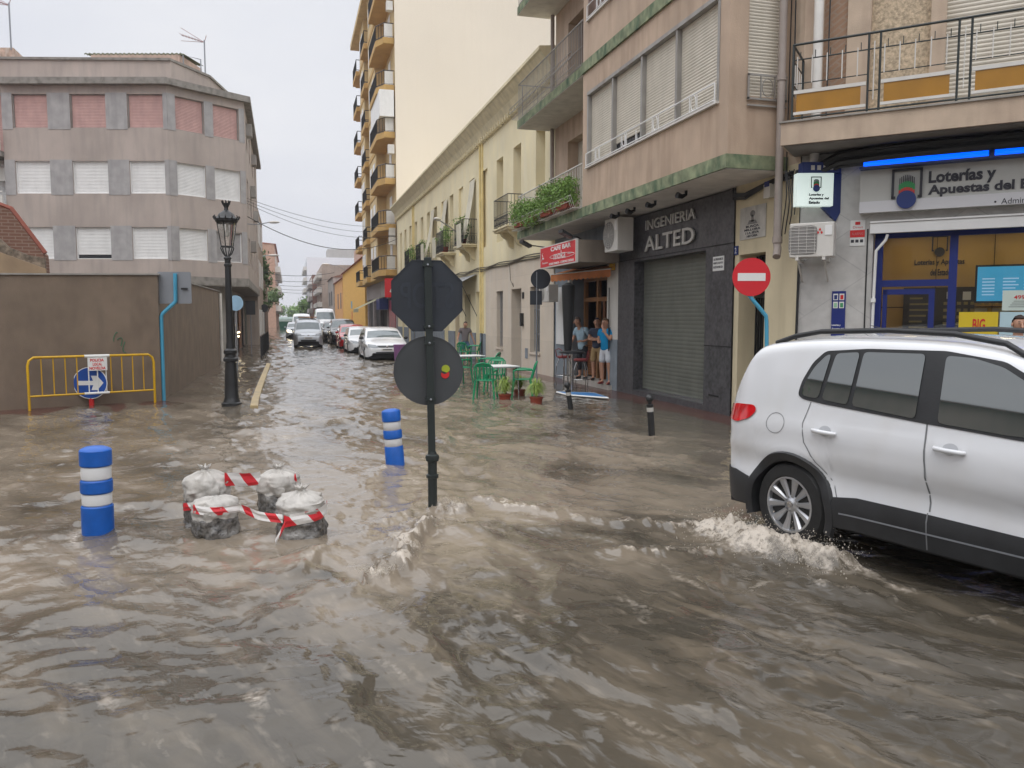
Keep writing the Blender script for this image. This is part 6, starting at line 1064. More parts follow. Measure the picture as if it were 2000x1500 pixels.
# ------------------------------------------------------------------ brown wall, ruin behind it
wt = thing('garden_wall', 'long brown rendered wall turning the corner behind the yellow barrier', 'wall', (-2.75, 18.9, 0)); wp = [(-16, 13.6), (-5.42, 17.75), (-2.76, 18.92), (-2.68, 33.8)]
def wallrun(a, b, za, zb, m='brownwall', th=.22, cap=True, nm='wall'):
    a, b = np.array(a), np.array(b); d = (b-a)/np.linalg.norm(b-a); n = np.array([-d[1], d[0]])*th; mb = MB(); mb.add([(*a, -.15), (*b, -.15), (*(b+n), -.15), (*(a+n), -.15), (*a, za), (*b, zb), (*(b+n), zb), (*(a+n), za)], [(0, 1, 5, 4), (1, 2, 6, 5), (2, 3, 7, 6), (3, 0, 4, 7), (4, 5, 6, 7)]); mb.build(nm, m, wt)
    if cap: mb = MB(); o = -n*.15; mb.add([(*(a+o), za+.003), (*(b+o), zb+.003), (*(b+n*1.1), zb+.003), (*(a+n*1.1), za+.003), (*(a+o), za+.035), (*(b+o), zb+.035), (*(b+n*1.1), zb+.035), (*(a+n*1.1), za+.035)], [(0, 1, 5, 4), (1, 2, 6, 5), (2, 3, 7, 6), (3, 0, 4, 7), (4, 5, 6, 7)]); mb.build('coping', 'concrete', wt)
wallrun(wp[0], wp[1], 2.60, 2.68); wallrun(wp[1], wp[2], 2.68, 2.77); wallrun(wp[2], wp[3], 2.77, 2.87, 'brownwall')
FWc = Fac(wp[1], (wp[2][0]-wp[1][0], wp[2][1]-wp[1][1]), (.4, -.92)); mb = MB()
for (u, z, a) in ((2.05, 1.42, .9), (2.12, 1.30, -.5), (2.2, 1.22, 1.9)): mb.tube([FWc.p(u+.09*math.cos(a+q)*q/3, z+.12*math.sin(a+q), .005) for q in np.linspace(0, 3, 8)], .010, 4)
mb.build('graffiti', mat('graffiti_green', (.06, .16, .09), .8), wt)
mb = MB(); mb.tube([(-2.62, 33.6, 2.8), (-2.62, 33.6, .1)], .06, 8); mb.build('pipe', 'pipew', wt)
rz_ = thing('ruined_house', 'brick gable of a ruined house with a sloping red edge behind the brown wall', 'house', (-8, 20.5, 0)); g0 = PY(0, 402, 20.5); g1 = PY(18, 410, 20.5); g2 = PY(85, 498, 20.5); mb = MB()
poly = [(-15, 2), (g2[0]+.03, 2), (g2[0], g2[2]), (g1[0], g1[2]), (g0[0]-.5, g0[2]+.2), (-15, 6.2)]
mb.prism(poly, lambda a, b: (a, 20.5, b), lambda a, b: (a, 20.9, b)); mb.build('gable', 'brickr', rz_); mb = MB(); s0, s1 = PY(0, 470, 20.45), PY(84, 500, 20.45); mb.prism([(-15, 2.2), (g2[0]+.05, 2.2), (s1[0]+.04, s1[2]-.05), (s1[0]-.3, s1[2]+.02), (s0[0]+.2, s0[2]-.15), (s0[0], s0[2]+.05), (-15, s0[2])], lambda a, b: (a, 20.38, b), lambda a, b: (a, 20.499, b)); mb.build('old_plaster', mat('old_plaster', (.20, .16, .12), .95, vs=9, var=.6, bump=1, bs=18), rz_)
mb = MB(); mb.prism([(-15, 2.2), (g2[0]+.08, 2.2), (g2[0]+.08, 2.95), (s0[0]-.1, 3.35), (-15, 3.5)], lambda a, b: (a, 20.30, b), lambda a, b: (a, 20.379, b)); mb.build('orange_render', mat('orange_render', (.34, .245, .155), .95, streak=.6, stain=(.28, .2, .13)), rz_)
mb = MB(); mb.tube([(g2[0], 20.6, g2[2]+.04), (g1[0], 20.6, g1[2]+.04), (g0[0]-.6, 20.6, g0[2]+.25)], .07, 6); mb.build('roof_edge', mat('roof_edge', (.26, .085, .06), .9), rz_)
# ------------------------------------------------------------------ street lamp
p = G(453, 790); lx, ly = p[0], p[1]; t = thing('street_lamp', 'ornate black cast iron street lamp with a crown lantern on the flooded left corner', 'street lamp', (lx, ly, 0))
mb = MB(); mb.lathe([(.24, -.15), (.24, .04), (.20, .06), (.18, .12), (.165, .16), (.15, .6), (.125, 1.02), (.17, 1.04), (.17, 1.10), (.13, 1.13), (.12, 1.2), (.155, 1.22), (.155, 1.29), (.10, 1.33), (.085, 1.5)], 16, (lx, ly, 0)); mb.build('pedestal', 'iron', t, smooth=35)
mb = MB(); mb.lathe([(.085, 1.5), (.08, 2.2), (.07, 3.25), (.09, 3.27), (.09, 3.31), (.07, 3.33), (.07, 3.42), (.095, 3.45), (.08, 3.48), (.045, 3.5)], 16, (lx, ly, 0)); mb.build('column', 'iron', t, smooth=35)
ln = MB(); zl0, zl1 = 3.72, 4.28; C6 = [(math.cos(k*math.pi/3+.3), math.sin(k*math.pi/3+.3)) for k in range(6)]; r0_, r1_ = .135, .225
for (a, b), (c, d) in zip(C6, C6[1:]+C6[:1]):
    ln.tube([(lx+r0_*a, ly+r0_*b, zl0), (lx+r1_*a, ly+r1_*b, zl1)], .013, 5); ln.tube([(lx+r0_*a, ly+r0_*b, zl0), (lx+r0_*c, ly+r0_*d, zl0)], .018, 5); ln.tube([(lx+r1_*a, ly+r1_*b, zl1), (lx+r1_*c, ly+r1_*d, zl1)], .02, 5)
for a, b in C6[::2]+C6[1::2]: ln.tube([(lx+.03*a, ly+.03*b, 3.48), (lx+.10*a, ly+.10*b, 3.56), (lx+.15*a, ly+.15*b, 3.68), (lx+r0_*a, ly+r0_*b, zl0)], .014, 5)
lo_ = ln.build('lantern_frame', 'iron', t); mb = MB(); mb.lathe([(.235, 4.28), (.26, 4.30), (.27, 4.36), (.22, 4.40), (.17, 4.48), (.10, 4.53), (.055, 4.56), (.045, 4.62), (.075, 4.68), (.085, 4.72), (.03, 4.73)], 18, (lx, ly, 0))
for k in range(12): q = k*math.pi/6; mb.tube([(lx+.265*math.cos(q), ly+.265*math.sin(q), 4.34), (lx+.30*math.cos(q), ly+.30*math.sin(q), 4.40), (lx+.28*math.cos(q), ly+.28*math.sin(q), 4.43)], .016, 5)
for k in range(8): q = k*math.pi/4; mb.tube([(lx+.075*math.cos(q), ly+.075*math.sin(q), 4.69), (lx+.10*math.cos(q), ly+.10*math.sin(q), 4.78)], .012, 4)
mb.build('lantern_roof', 'iron', lo_, smooth=30); mb = MB()
for (a, b), (c, d) in zip(C6, C6[1:]+C6[:1]): mb.quad((lx+.98*r0_*a, ly+.98*r0_*b, zl0), (lx+.98*r0_*c, ly+.98*r0_*d, zl0), (lx+.98*r1_*c, ly+.98*r1_*d, zl1), (lx+.98*r1_*a, ly+.98*r1_*b, zl1))
mb.build('lantern_glass', mat('lantern_glass', (.86, .84, .80), .08, var=0, trans=.92), lo_); mb = MB(); mb.tube([(lx, ly, 4.27), (lx, ly, 4.1)], .03, 8); mb.ball((lx, ly, 4.02), .055, 8, (1, 1, 1.5)); mb.build('bulb', 'cloudy', lo_, smooth=60); t.scale = (.88, .88, .895)
# ------------------------------------------------------------------ signs
p = G(846, 993); sx_, sy_ = p[0], p[1]; D_ = float(np.array([sx_, sy_])@fh); t = thing('road_sign', 'back of an octagonal stop sign over a round sign on a flooded dark pole', 'road sign', (sx_, sy_, 0)); ANG = YAW-.15
mb = MB(); rr = lambda a, b: (math.cos(ANG)*a+math.sin(ANG)*b, -math.sin(ANG)*a+math.cos(ANG)*b)
tp = onplane(835, 507, (*fh, 0), D_); top_z = tp[2]; ox, oy = tp[0]-sx_, tp[1]-sy_
def T(z): k = z/top_z; return (sx_+ox*k, sy_+oy*k)
pole = MB(); zs = [.53, 1.3, top_z+.02]
q4 = [(-.035, -.03), (.035, -.03), (.035, .03), (-.035, .03)]
vs = []
for z in zs: c = T(z); vs += [(c[0]+rr(a, b)[0], c[1]+rr(a, b)[1], z) for a, b in q4]
pole.add(vs, [(i*4+k, i*4+(k+1) % 4, (i+1)*4+(k+1) % 4, (i+1)*4+k) for i in range(2) for k in range(4)]+[(8, 9, 10, 11)]); pole.build('pole', 'irong', t, bevel=.004)
mb = MB(); c = T(.3); mb.lathe([(.045, -.2), (.045, .30), (.060, .305), (.060, .335), (.045, .34), (.045, .46), (.062, .47), (.068, .50), (.062, .525), (.045, .535), (.04, .56)], 20, (c[0], c[1], 0)); mb.build('socket', 'irong', t, smooth=35)
oc = onplane(834, 578, (*fh, 0), D_+.06); dc = onplane(837, 724, (*fh, 0), D_+.06); R8 = .343/math.cos(math.pi/8)*.99
octp = [(R8*math.cos(math.pi/8+k*math.pi/4), R8*math.sin(math.pi/8+k*math.pi/4)) for k in range(8)]
facing(oc, octp, 'signback', 'stop_plate', t, .004, ANG); rim_ = MB(); fv = (math.sin(ANG), math.cos(ANG)); rv = (math.cos(ANG), -math.sin(ANG)); P3 = lambda c, a, b, o: (c[0]+rv[0]*a+fv[0]*o, c[1]+rv[1]*a+fv[1]*o, c[2]+b)
for a, b in zip(octp, octp[1:]+octp[:1]): rim_.add([P3(oc, *a, -.006), P3(oc, *b, -.006), P3(oc, *b, .022), P3(oc, *a, .022), P3(oc, a[0]*.972, a[1]*.972, -.006), P3(oc, b[0]*.972, b[1]*.972, -.006)], [(0, 1, 2, 3), (0, 1, 5, 4)])
rim_.build('stop_rim', 'signback', t); facing(oc, [(a*.99, b*.99) for a, b in octp], 'red', 'front_face', t, .003, ANG, .021)
mb = MB(); text(mb, 'STOP', lambda x, y, d: P3(oc, -x, y, .002-d), -.255, .255, -.12, .13, .006, .012); e_ = mb.build('embossed_letters', mat('signback_emboss', (.034, .042, .054), .38, var=.1), t); 
dp = disc((0, 0), .335, 48); facing(dc, dp, 'signback2', 'round_plate', t, .004, ANG); rim_ = MB()
for a, b in zip(dp, dp[1:]+dp[:1]): rim_.add([P3(dc, *a, -.006), P3(dc, *b, -.006), P3(dc, *b, .022), P3(dc, *a, .022), P3(dc, a[0]*.97, a[1]*.97, -.006), P3(dc, b[0]*.97, b[1]*.97, -.006)], [(0, 1, 2, 3), (0, 1, 5, 4)])
rim_.build('round_rim', 'signback2', t); facing(dc, [(a*.99, b*.99) for a, b in dp], 'red', 'front_face', t, .003, ANG, .021)
for (a, b, m_) in ((.165, .0, 0), (.165, -.045, 1)): pass
stk = MB(); stk.prism([(.165+.040*math.cos(q), .015+.040*math.sin(q)-(.0 if math.sin(q) > 0 else .0)) for q in np.linspace(-.5, math.pi+.5, 14)]+[(.15, -.01), (.175, -.02)], lambda a, b: P3(dc, a, b, -.004), lambda a, b: P3(dc, a, b, -.007)); stk.build('sticker_top', mat('sticker_lime', (.38, .45, .03), .5), t); stk = MB(); stk.prism([(.160+.040*math.cos(q), -.035+.042*math.sin(q)) for q in np.linspace(math.pi-.4, 2*math.pi+.6, 14)]+[(.17, -.03), (.15, -.035)], lambda a, b: P3(dc, a, b, -.0045), lambda a, b: P3(dc, a, b, -.0075)); stk.build('sticker_bottom', 'inkred', t)
for z in (oc[2]+.29, oc[2]-.29, dc[2]+.27, dc[2]-.27):
    cl = MB(); c = T(z); cl.box(-.05, .05, -.038, .05, -.015, .015, T=lambda x, y, zz, c=c, z=z: (c[0]+rr(x, y)[0], c[1]+rr(x, y)[1], z+zz))
    cl.build('clamp', 'irong', t); cl = MB(); q = rr(0, -.04); cl.ball((c[0]+q[0], c[1]+q[1], z), .011, 6); cl.build('bolt', 'alu', t)
# no entry sign
D2 = 12.4; nc = onplane(1468, 541, (*fh, 0), D2); nb = onplane(1497, 640, (*fh, 0), D2); t = thing('road_sign', 'round red no entry sign on a bent light blue post behind the off-roader', 'road sign', (nb[0], nb[1], 0)); facing(nc, disc((0, 0), .295, 48), 'signred', 'disc', t, .02, YAW, 0); facing(nc, [(-.215, -.06), (.215, -.06), (.215, .06), (-.215, .06)], 'paper', 'white_bar', t, .004, YAW, -.004)
b0 = onplane(1464, 578, (*fh, 0), D2+.04); b1_ = onplane(1497, 618, (*fh, 0), D2+.04); b2 = onplane(1498, 725, (*fh, 0), D2+.04); up = onplane(1462, 520, (*fh, 0), D2+.04); mb = MB(); mb.tube([up, b0, (b0+b1_)/2, b1_*.97+b0*.03, b1_*.9+b2*.1, b2, (b2[0], b2[1], -.15)], .032, 10); mb.build('post', 'cyan', t, smooth=60)
# left sign on its bent post
PYc = 19.0; sc_ = PY(341, 562, PYc-.05); pts = [PY(342, 534, PYc), PY(343, 588, PYc), PY(340, 592, PYc), PY(318, 612, PYc), PY(315, 618, PYc), PY(320, 783, PYc)]; t = thing('road_sign', 'grey back of a rectangular sign on a bent light blue post at the wall corner', 'road sign', (pts[-1][0], pts[-1][1], 0)); mb = MB(); pts[-1] = np.array([pts[-1][0], pts[-1][1], -.15]); mb.tube(pts, .042, 10); mb.build('post', 'cyan', t, smooth=60)
facing(PY(341, 562, PYc+.06), rnd([(-.355, -.35), (.355, -.35), (.355, .35), (-.355, .35)], 1), 'alu', 'plate', t, .02, YAW*.6, 0); mb = MB(); q = PY(360, 564, PYc-.02); mb.box(q[0]-.07, q[0]+.07, q[1], q[1]+.02, q[2]-.02, q[2]+.02); mb.build('bracket', 'iron', t)
q = PX(460, 592, -1.7); q = onplane(460, 592, (*fh, 0), 27); t = thing('road_sign', 'round blue-backed road sign half hidden by the street lamp', 'road sign', (q[0], q[1], 0)); facing(q, disc((0, 0), .26, 28), mat('round_blue', (.33, .52, .68), .5), 'disc', t); mb = MB(); mb.tube([(q[0], q[1]+.05, -.1), (q[0], q[1]+.05, q[2]+.2)], .03, 6); mb.build('post', 'alu', t)
q = onplane(489, 601, (*fh, 0), 40); t = thing('road_sign', 'square dark sign back on the left pavement beyond the street lamp', 'road sign', (q[0], q[1], 0)); facing(q, [(-.24, -.35), (.24, -.35), (.24, .35), (-.24, .35)], 'signback2', 'plate', t); mb = MB(); mb.tube([(q[0], q[1]+.05, -.1), (q[0], q[1]+.05, q[2]+.3)], .03, 6); mb.build('post', 'alu', t)
q = onplane(516, 602, (*fh, 0), 60); t = thing('road_sign', 'small dark sign back farthest along the left pavement', 'road sign', (q[0], q[1], 0)); facing(q, disc((0, 0), .3, 20), 'signback2', 'plate', t); mb = MB(); mb.tube([(q[0], q[1]+.05, -.1), (q[0], q[1]+.05, q[2]+.3)], .03, 6); mb.build('post', 'alu', t)
wall_lamp((float(K2[0]), 39.5, 6.2), (float(K2[0])+1.0, 39.0, 6.25), 'white wall lamp on the corner of the grey block', .8); wall_lamp((-3.0, 75, 7.1), (-1.6, 75, 7.4), 'wall lamp farther along the left side by the trees', 1.3)
for k in range(7):
    q = (-1.25, 37.5+k*2.1); mb = MB(); mb.tube([(q[0], q[1], -.1), (q[0], q[1], 1.0)], .04, 6); mb.build('pavement_post', 'iron', label='thin dark post on the left pavement', cat='post', group='thin posts along the left pavement')
# overhead wires
def wire(name, a, b, sag, r_=.014): 
    mb = MB(); a, b = np.array(a), np.array(b); mb.tube([a+(b-a)*s_-np.array([0, 0, 4*sag*s_*(1-s_)]) for s_ in np.linspace(0, 1, 24)], r_, 4); return mb.build('overhead_wire', 'iron', label=name, cat='wire', group='wires strung across the street')
KX = float(K2[0])
wire('thick wire drooping lowest across the street', (KX, 40, 6.6), (XR-.5, 56, 7.3), 1.1, .020)
for k, nm in enumerate(('uppermost thin wire across the street', 'second thin wire across the street', 'third thin wire across the street')): wire(nm, (KX, 40, 7.45-.12*k), (XR-.8, 58, 8.4-.35*k), .45+.1*k, .011)
for k in range(5): wire('faint far wire above the vans', (-4, 118+16*k, 8.2-.1*k), (6.5, 120+16*k, 8.4-.2*k), .5, .035)
# ------------------------------------------------------------------ yellow barrier with the blue arrow disc
t = thing('barrier', 'yellow tubular crowd barrier with a police placard in front of the brown wall', 'barrier', (-3.9, 17.7, 0)); a = G(58, 803, .0); b = G(303, 787, 0); A3 = np.array([a[0], a[1]]); B3 = np.array([b[0], b[1]]); zt_ = onplane(70, 699, (*fh, 0), float(A3@fh))[2]; zm = onplane(60, 775, (*fh, 0), float(A3@fh))[2]
bp = lambda s_, z, o=0: (A3[0]+(B3[0]-A3[0])*s_, A3[1]+(B3[1]-A3[1])*s_-o, z); mb = MB(); mb.tube([bp(0, -.1), bp(0, zt_-.16), bp(.012, zt_-.06), bp(.045, zt_), bp(.955, zt_), bp(.988, zt_-.06), bp(1, zt_-.16), bp(1, -.1)], .026, 8); mb.tube([bp(0, zm), bp(1, zm)], .02, 8); mb.build('frame', 'yellowm', t, smooth=60)
mb = MB()
for s_ in [.09*k+.10 for k in range(10)]:
    if not .40 < s_ < .6: mb.tube([bp(s_, zm), bp(s_, zt_)], .012, 6)
mb.build('bars', 'yellowm', t); mb = MB()
for s_ in (.46, .53, .60): mb.tube([bp(s_, zm, .01), bp(s_, zt_, .01)], .012, 6)
mb.tube([bp(.43, zt_), bp(.63, zt_)], .031, 8); mb.tube([bp(.42, zm), bp(.62, zm)], .026, 8); mb.build('white_section', 'paper', t)
FBr = Fac(A3, B3-A3, (.2, -1)); LB = float(np.linalg.norm(B3-A3)); mb = MB(); FBr.box(mb, LB*.455, LB*.61, zt_-.30, zt_-.03, .03, .045); pq = mb.build('placard', 'paper', t)
for k, s_ in enumerate(('POLICIA', 'LOCAL', 'NOVELDA')): ftext(FBr, s_, (LB*(.475, .495, .468)[k], LB*(.585, .57, .597)[k], zt_-.115-.083*k, zt_-.055-.083*k), 'inkred', pq, 'lettering', .045, .003, .035, flip=False)
ad_ = onplane(176, 748, (*fh, 0), float(((A3+B3)/2)@fh)+.06); t2 = thing('arrow_sign', 'round blue sign with a white right arrow standing behind the barrier', 'road sign', (ad_[0], ad_[1], 0)); facing(ad_, disc((0, 0), .335, 40), 'paper', 'rim', t2, .006, YAW*.4, .004); facing(ad_, disc((0, 0), .318, 40), mat('arrow_blue', (.01, .07, .33), .4, var=.05), 'disc', t2, .006, YAW*.4, 0)
facing(ad_, [(-.25, -.045), (.06, -.045), (.02, -.15), (.14, -.15), (.26, 0), (.14, .15), (.02, .15), (.06, .045), (-.25, .045)], 'paper', 'arrow', t2, .004, YAW*.4, -.003); mb = MB(); mb.tube([(ad_[0], ad_[1]+.05, -.1), (ad_[0], ad_[1]+.05, ad_[2]-.2)], .05, 8); mb.build('stand', 'inkred', t2)
# ------------------------------------------------------------------ flexible blue posts and black bollards
def blue_post(px_, py_, ptop, xt, w_, label):
    p = G(px_, py_); D_ = float(p[:2]@fh); q = onplane(xt, ptop, (*fh, 0), D_); h_ = q[2]; t = thing('flexible_bollard', label, 'bollard', (p[0], p[1], 0), 0, 'blue flexible bollards with white bands'); lean = lambda z: (p[0]+(q[0]-p[0])*z/h_, p[1]+(q[1]-p[1])*z/h_)
    def tube(name, m, z0, z1, r_, cap=False, top=0):
        mb = MB(); c = lean; prof = [(z0, r_*.94), (z0+.01, r_), (z1-.012, r_), (z1, r_*.93)]; pts = [(*c(z), z) for z, _ in prof]; rs = [x for _, x in prof]
        if top: pts.append((*c(z1+.018), z1+.018)); rs.append(r_*.6); pts.append((*c(z1+.024), z1+.024)); rs.append(.004)
        mb.tube(pts, rs, 28); mb.build(name, m, t, smooth=35)
    f = lambda a: h_*a
    tube('lower_sleeve', 'bluebol', -.15, f(.33), w_); tube('lower_band', 'reflect', f(.33), f(.47), w_*.93); tube('middle_sleeve', 'bluebol', f(.47), f(.625), w_); tube('upper_band', 'reflect', f(.625), f(.78), w_*.93); tube('upper_sleeve', 'bluebol', f(.78), f(.975), w_, top=1)
blue_post(192, 1040, 872, 186, .127, 'blue flexible bollard with white bands near the sandbags at the left'); blue_post(772, 906, 799, 763, .118, 'tilted blue flexible bollard with white bands behind the stop sign pole')
def black_bollard(px_, py_, xt, yt, label):
    p = G(px_, py_); D_ = float(p[:2]@fh); q = onplane(xt, yt, (*fh, 0), D_); h_ = q[2]; t = thing('bollard', label, 'bollard', (p[0], p[1], 0), 0, 'black bollards with ball tops'); c = lambda z: (p[0]+(q[0]-p[0])*z/h_, p[1]+(q[1]-p[1])*z/h_, z); r_ = .052
    mb = MB(); mb.tube([c(-.15), c(h_-.19), c(h_-.185), c(h_-.16), c(h_-.155)], [r_, r_, r_*1.1, r_*1.1, r_*.6], 16); mb.build('post', 'iron', t, smooth=35); mb = MB(); mb.tube([c(h_-.155), c(h_-.12)], .028, 12); mb.ball(c(h_-.065), .064, 12); mb.build('ball', 'iron', t, smooth=60); mb = MB(); mb.tube([c(h_-.27), c(h_-.205)], r_*1.02, 16, False); mb.build('band', 'letter', t)
black_bollard(1273, 853, 1268, 770, 'black bollard with a ball top standing in front of the granite shop front'); black_bollard(1115, 801, 1107, 746, 'leaning black bollard with a ball top in front of the cafe')
# ------------------------------------------------------------------ weighted bags with tape
bag_m = mat('bag_white', (.43, .41, .38), .7, var=.2, vs=9, bump=.9, bs=22, streak=.5, stain=(.36, .33, .29), sz=2)
def bag(px_, py_, r_, h_, label, seed, knot=True):
    p = G(px_, py_); R = random.Random(seed); t = thing('weighted_bag', label, 'bag', (p[0], p[1]+r_, 0), R.random()*3, 'weighted bags ringed with barrier tape'); o = np.array([R.random()*50, R.random()*50])
    def blob(z0, z1, prof, name, m, amp, n=56, k=26, folds=0, zcap=True):
        V = []
        for i in range(k+1):
            s_ = i/k; z = z0+(z1-z0)*s_; rr_ = np.interp(s_, [a for a, _ in prof], [b for _, b in prof])
            for j in range(n):
                a = 2*math.pi*j/n; d = amp*float(fbm(np.array(a*3+o[0]+math.cos(a)*2), np.array(z*14+o[1]), 3, seed)); f_ = folds*math.sin(a*9+seed+3*s_)*(s_**2); V.append(((rr_+d+f_*.02)*math.cos(a), (rr_+d+f_*.02)*math.sin(a), z+amp*.5*float(fbm(np.array(a*2+9), np.array(s_*4+seed), 2, 3))))
        mb = MB(); mb.add(V, [(i*n+j, i*n+(j+1) % n, (i+1)*n+(j+1) % n, (i+1)*n+j) for i in range(k) for j in range(n)]+[tuple(k*n+j for j in range(n))]); return mb.build(name, m, t, smooth=70, local=True)
    blob(-.15, h_*.62, [(0, r_*.98), (.5, r_*1.03), (1, r_*.96)], 'gravel_fill', mat('gravel_fill', (.11, .105, .10), .22, spec=.9, var=.85, vs=32, bump=1, bs=70, streak=.8, stain=(.34, .33, .31), sz=3), .04)
    blob(h_*.46, h_, [(0, r_*.97), (.3, r_*1.04), (.6, r_*1.0), (.8, r_*.85), (.93, r_*.5), (1, r_*.2)], 'plastic_sack', bag_m, .045, folds=1.5)
    if knot:
        mb = MB(); R2 = random.Random(seed); mb.tube([(0, 0, h_-.04), (.0, .0, h_-.01), (.0, .0, h_+.02)], [.10, .05, .03], 12)
        for k in range(9): a = k*.7+seed; q = .03+.03*R2.random(); mb.tube([(0, 0, h_+.0), (q*.6*math.cos(a), q*.6*math.sin(a), h_+.03), (q*1.3*math.cos(a), q*1.3*math.sin(a), h_+.045+.02*R2.random())], [.014, .013, .004], 5)
        mb.build('knot', bag_m, t, smooth=60, local=True)
    return p[0], p[1]+r_
c1 = bag(419, 1054, .185, .33, 'nearest left sandbag with a flat white top, tape stretched round it', 1, False); c2 = bag(590, 1058, .195, .38, 'nearest right sandbag with the tape knotted on it', 2); c3 = bag(400, 1030, .19, .47, 'left rear sandbag with a tied white top', 3); c4 = bag(545, 1008, .19, .40, 'right rear sandbag with a tied white top', 4)
def tape(name, pts, wd, label):
    P = [np.array(p, float) for p in pts]; L_ = np.concatenate([[0], np.cumsum([np.linalg.norm(b-a) for a, b in zip(P[:-1], P[1:])])]); A_ = np.array(P); end = L_[-1]; pos = lambda q: np.array([np.interp(min(max(q, 0), end), L_, A_[:, i]) for i in range(3)])
    mb = MB(); per = .26; sh = wd*.8; n = int((end+sh)/.013); rows_ = 4; cell = (end+sh)/n
    for r_ in range(rows_):
        for i in range(n):   # slanted cells give the tape its diagonal stripes
            q = [(i*cell-sh*r_/rows_, r_), ((i+1)*cell-sh*r_/rows_, r_), ((i+1)*cell-sh*(r_+1)/rows_, r_+1), (i*cell-sh*(r_+1)/rows_, r_+1)]
            if all(a <= 0 for a, _ in q) or all(a >= end for a, _ in q): continue
            mb.cm = 1 if (i*cell) % per < per*.42 else 0; V = []
            for a, b in q: p = pos(a); V.append((p[0], p[1]+.006*math.sin(b*2+a*9), p[2]+wd*(b/rows_-.5)+.006*math.sin(a*14)))
            mb.add(V, [(0, 1, 2, 3)])
    return mb.build(name, [mat('tape_white', (.70, .68, .66), .4, var=.03), mat('tape_red', (.60, .02, .03), .4, var=.05)], label=label, cat='tape', group='red and white barrier tape round the bags')
arc = lambda c, r_, a0, a1, z0, z1, n=14: [(c[0]+r_*math.cos(a0+(a1-a0)*k/n), c[1]+r_*math.sin(a0+(a1-a0)*k/n), z0+(z1-z0)*k/n) for k in range(n+1)]
tape('barrier_tape', arc(c3, .205, 3.6, 4.6, .17, .20)+arc(c1, .20, 3.7, 5.2, .25, .245)+[(c1[0]+.20, c1[1]-.14, .24), ((c1[0]+c2[0])/2, (c1[1]+c2[1])/2-.17, .215), (c2[0]-.15, c2[1]-.165, .19)], .07, 'barrier tape running across the front of the two nearest bags')
tape('barrier_tape', arc(c2, .215, 4.0, 6.2, .17, .25), .10, 'barrier tape wrapped round the right near bag'); tape('barrier_tape', [(c3[0]+.17, c3[1]-.10, .40), ((c3[0]+c4[0])/2, (c3[1]+c4[1])/2-.08, .36), (c4[0]-.16, c4[1]-.10, .36)], .12, 'wide barrier tape between the two rear bags')
tape('barrier_tape', [(c2[0]-.13, c2[1]-.19, .16), (c2[0]-.17, c2[1]-.24, .09), (c2[0]-.21, c2[1]-.26, .03)], .05, 'loose tape end hanging from the knot on the right near bag'); tape('barrier_tape', [(c4[0]+.14, c4[1]-.12, .30), (c4[0]+.16, c4[1]-.13, .36), (c4[0]+.17, c4[1]-.13, .33)], .09, 'small red tape loop sticking up behind the right near bag')
# ------------------------------------------------------------------ green plastic chairs, tables, pot plants
def green_chair():
    t = thing('plastic_chair', '', 'chair', (0, 0, 0), 0, 'green plastic chairs outside the cafe')
    mb = MB(); n = 8; V = []
    for i in range(n+1):
        for j in range(n+1):
            x, y = -.21+.42*i/n, -.21+.42*j/n; V.append((x*(1+.08*(j/n)), y, .43-.02*math.sin(math.pi*i/n)*math.sin(math.pi*j/n)+(.012 if j == n else 0)))
    mb.add(V, [(i*(n+1)+j, (i+1)*(n+1)+j, (i+1)*(n+1)+j+1, i*(n+1)+j+1) for i in range(n) for j in range(n)]); o = mb.build('seat', 'green', t, smooth=60, local=True); s_ = o.modifiers.new('thickness', 'SOLIDIFY'); s_.thickness = .014
    mb = MB(); bk = lambda x, z: (x*(1+.1*(z-.43)), -.21-.28*(z-.43)-.03*(1-(x/.22)**2), z)
    for k in range(5):
        x = -.15+.075*k; q = [bk(x-.017, .45), bk(x+.017, .45), bk(x+.017, .74), bk(x-.017, .74)]; mb.add(q+[(a, b-.012, c) for a, b, c in q], [(0, 1, 2, 3), (4, 5, 6, 7), (0, 1, 5, 4), (2, 3, 7, 6), (0, 3, 7, 4), (1, 2, 6, 5)])
    mb.tube([bk(-.21, .43), bk(-.215, .6), bk(-.20, .74), bk(-.13, .81), bk(0, .835), bk(.13, .81), bk(.20, .74), bk(.215, .6), bk(.21, .43)], .017, 6)
    top_ = [bk(-.18, .74), bk(.18, .74), bk(.13, .805), bk(-.13, .805)]; mb.add(top_+[(a, b-.012, c) for a, b, c in top_], [(0, 1, 2, 3), (4, 5, 6, 7)]); mb.build('backrest', 'green', t, local=True)
    for sx__ in (-1, 1):
        a = MB(); a.tube([(sx__*.22, -.24, .64), (sx__*.25, -.08, .655), (sx__*.25, .12, .655), (sx__*.24, .20, .62), (sx__*.225, .19, .43)], [.018, .024, .026, .022, .018], 6); a.build('armrest', 'green', t, local=True)
        for sy__ in (-1, 1): l_ = MB(); l_.tube([(sx__*.20, sy__*.19, .44), (sx__*.22, sy__*.21+.0, .25), (sx__*.25, sy__*.26, -.12)], [.028, .024, .018], 6); l_.build('leg', 'green', t, local=True)
    return t
ch = green_chair(); spots = [((4.28, 17.55), 0.15-math.pi*0-.55, 'green plastic chair at the left front of the nearer table'), ((5.18, 17.65), 1.3, 'green plastic chair at the right front of the nearer table'), ((4.95, 19.3), 2.7, 'green plastic chair behind the nearer table'), ((4.7, 22.2), -1.2, 'green plastic chair beside the farther table behind the round sign'), ((5.6, 22.6), 1.0, 'green plastic chair at the right of the farther table'), ((7.0, 32.4), -.6, 'green plastic chair left of the walking man'), ((7.55, 33.0), 1.1, 'green plastic chair right of the walking man')]
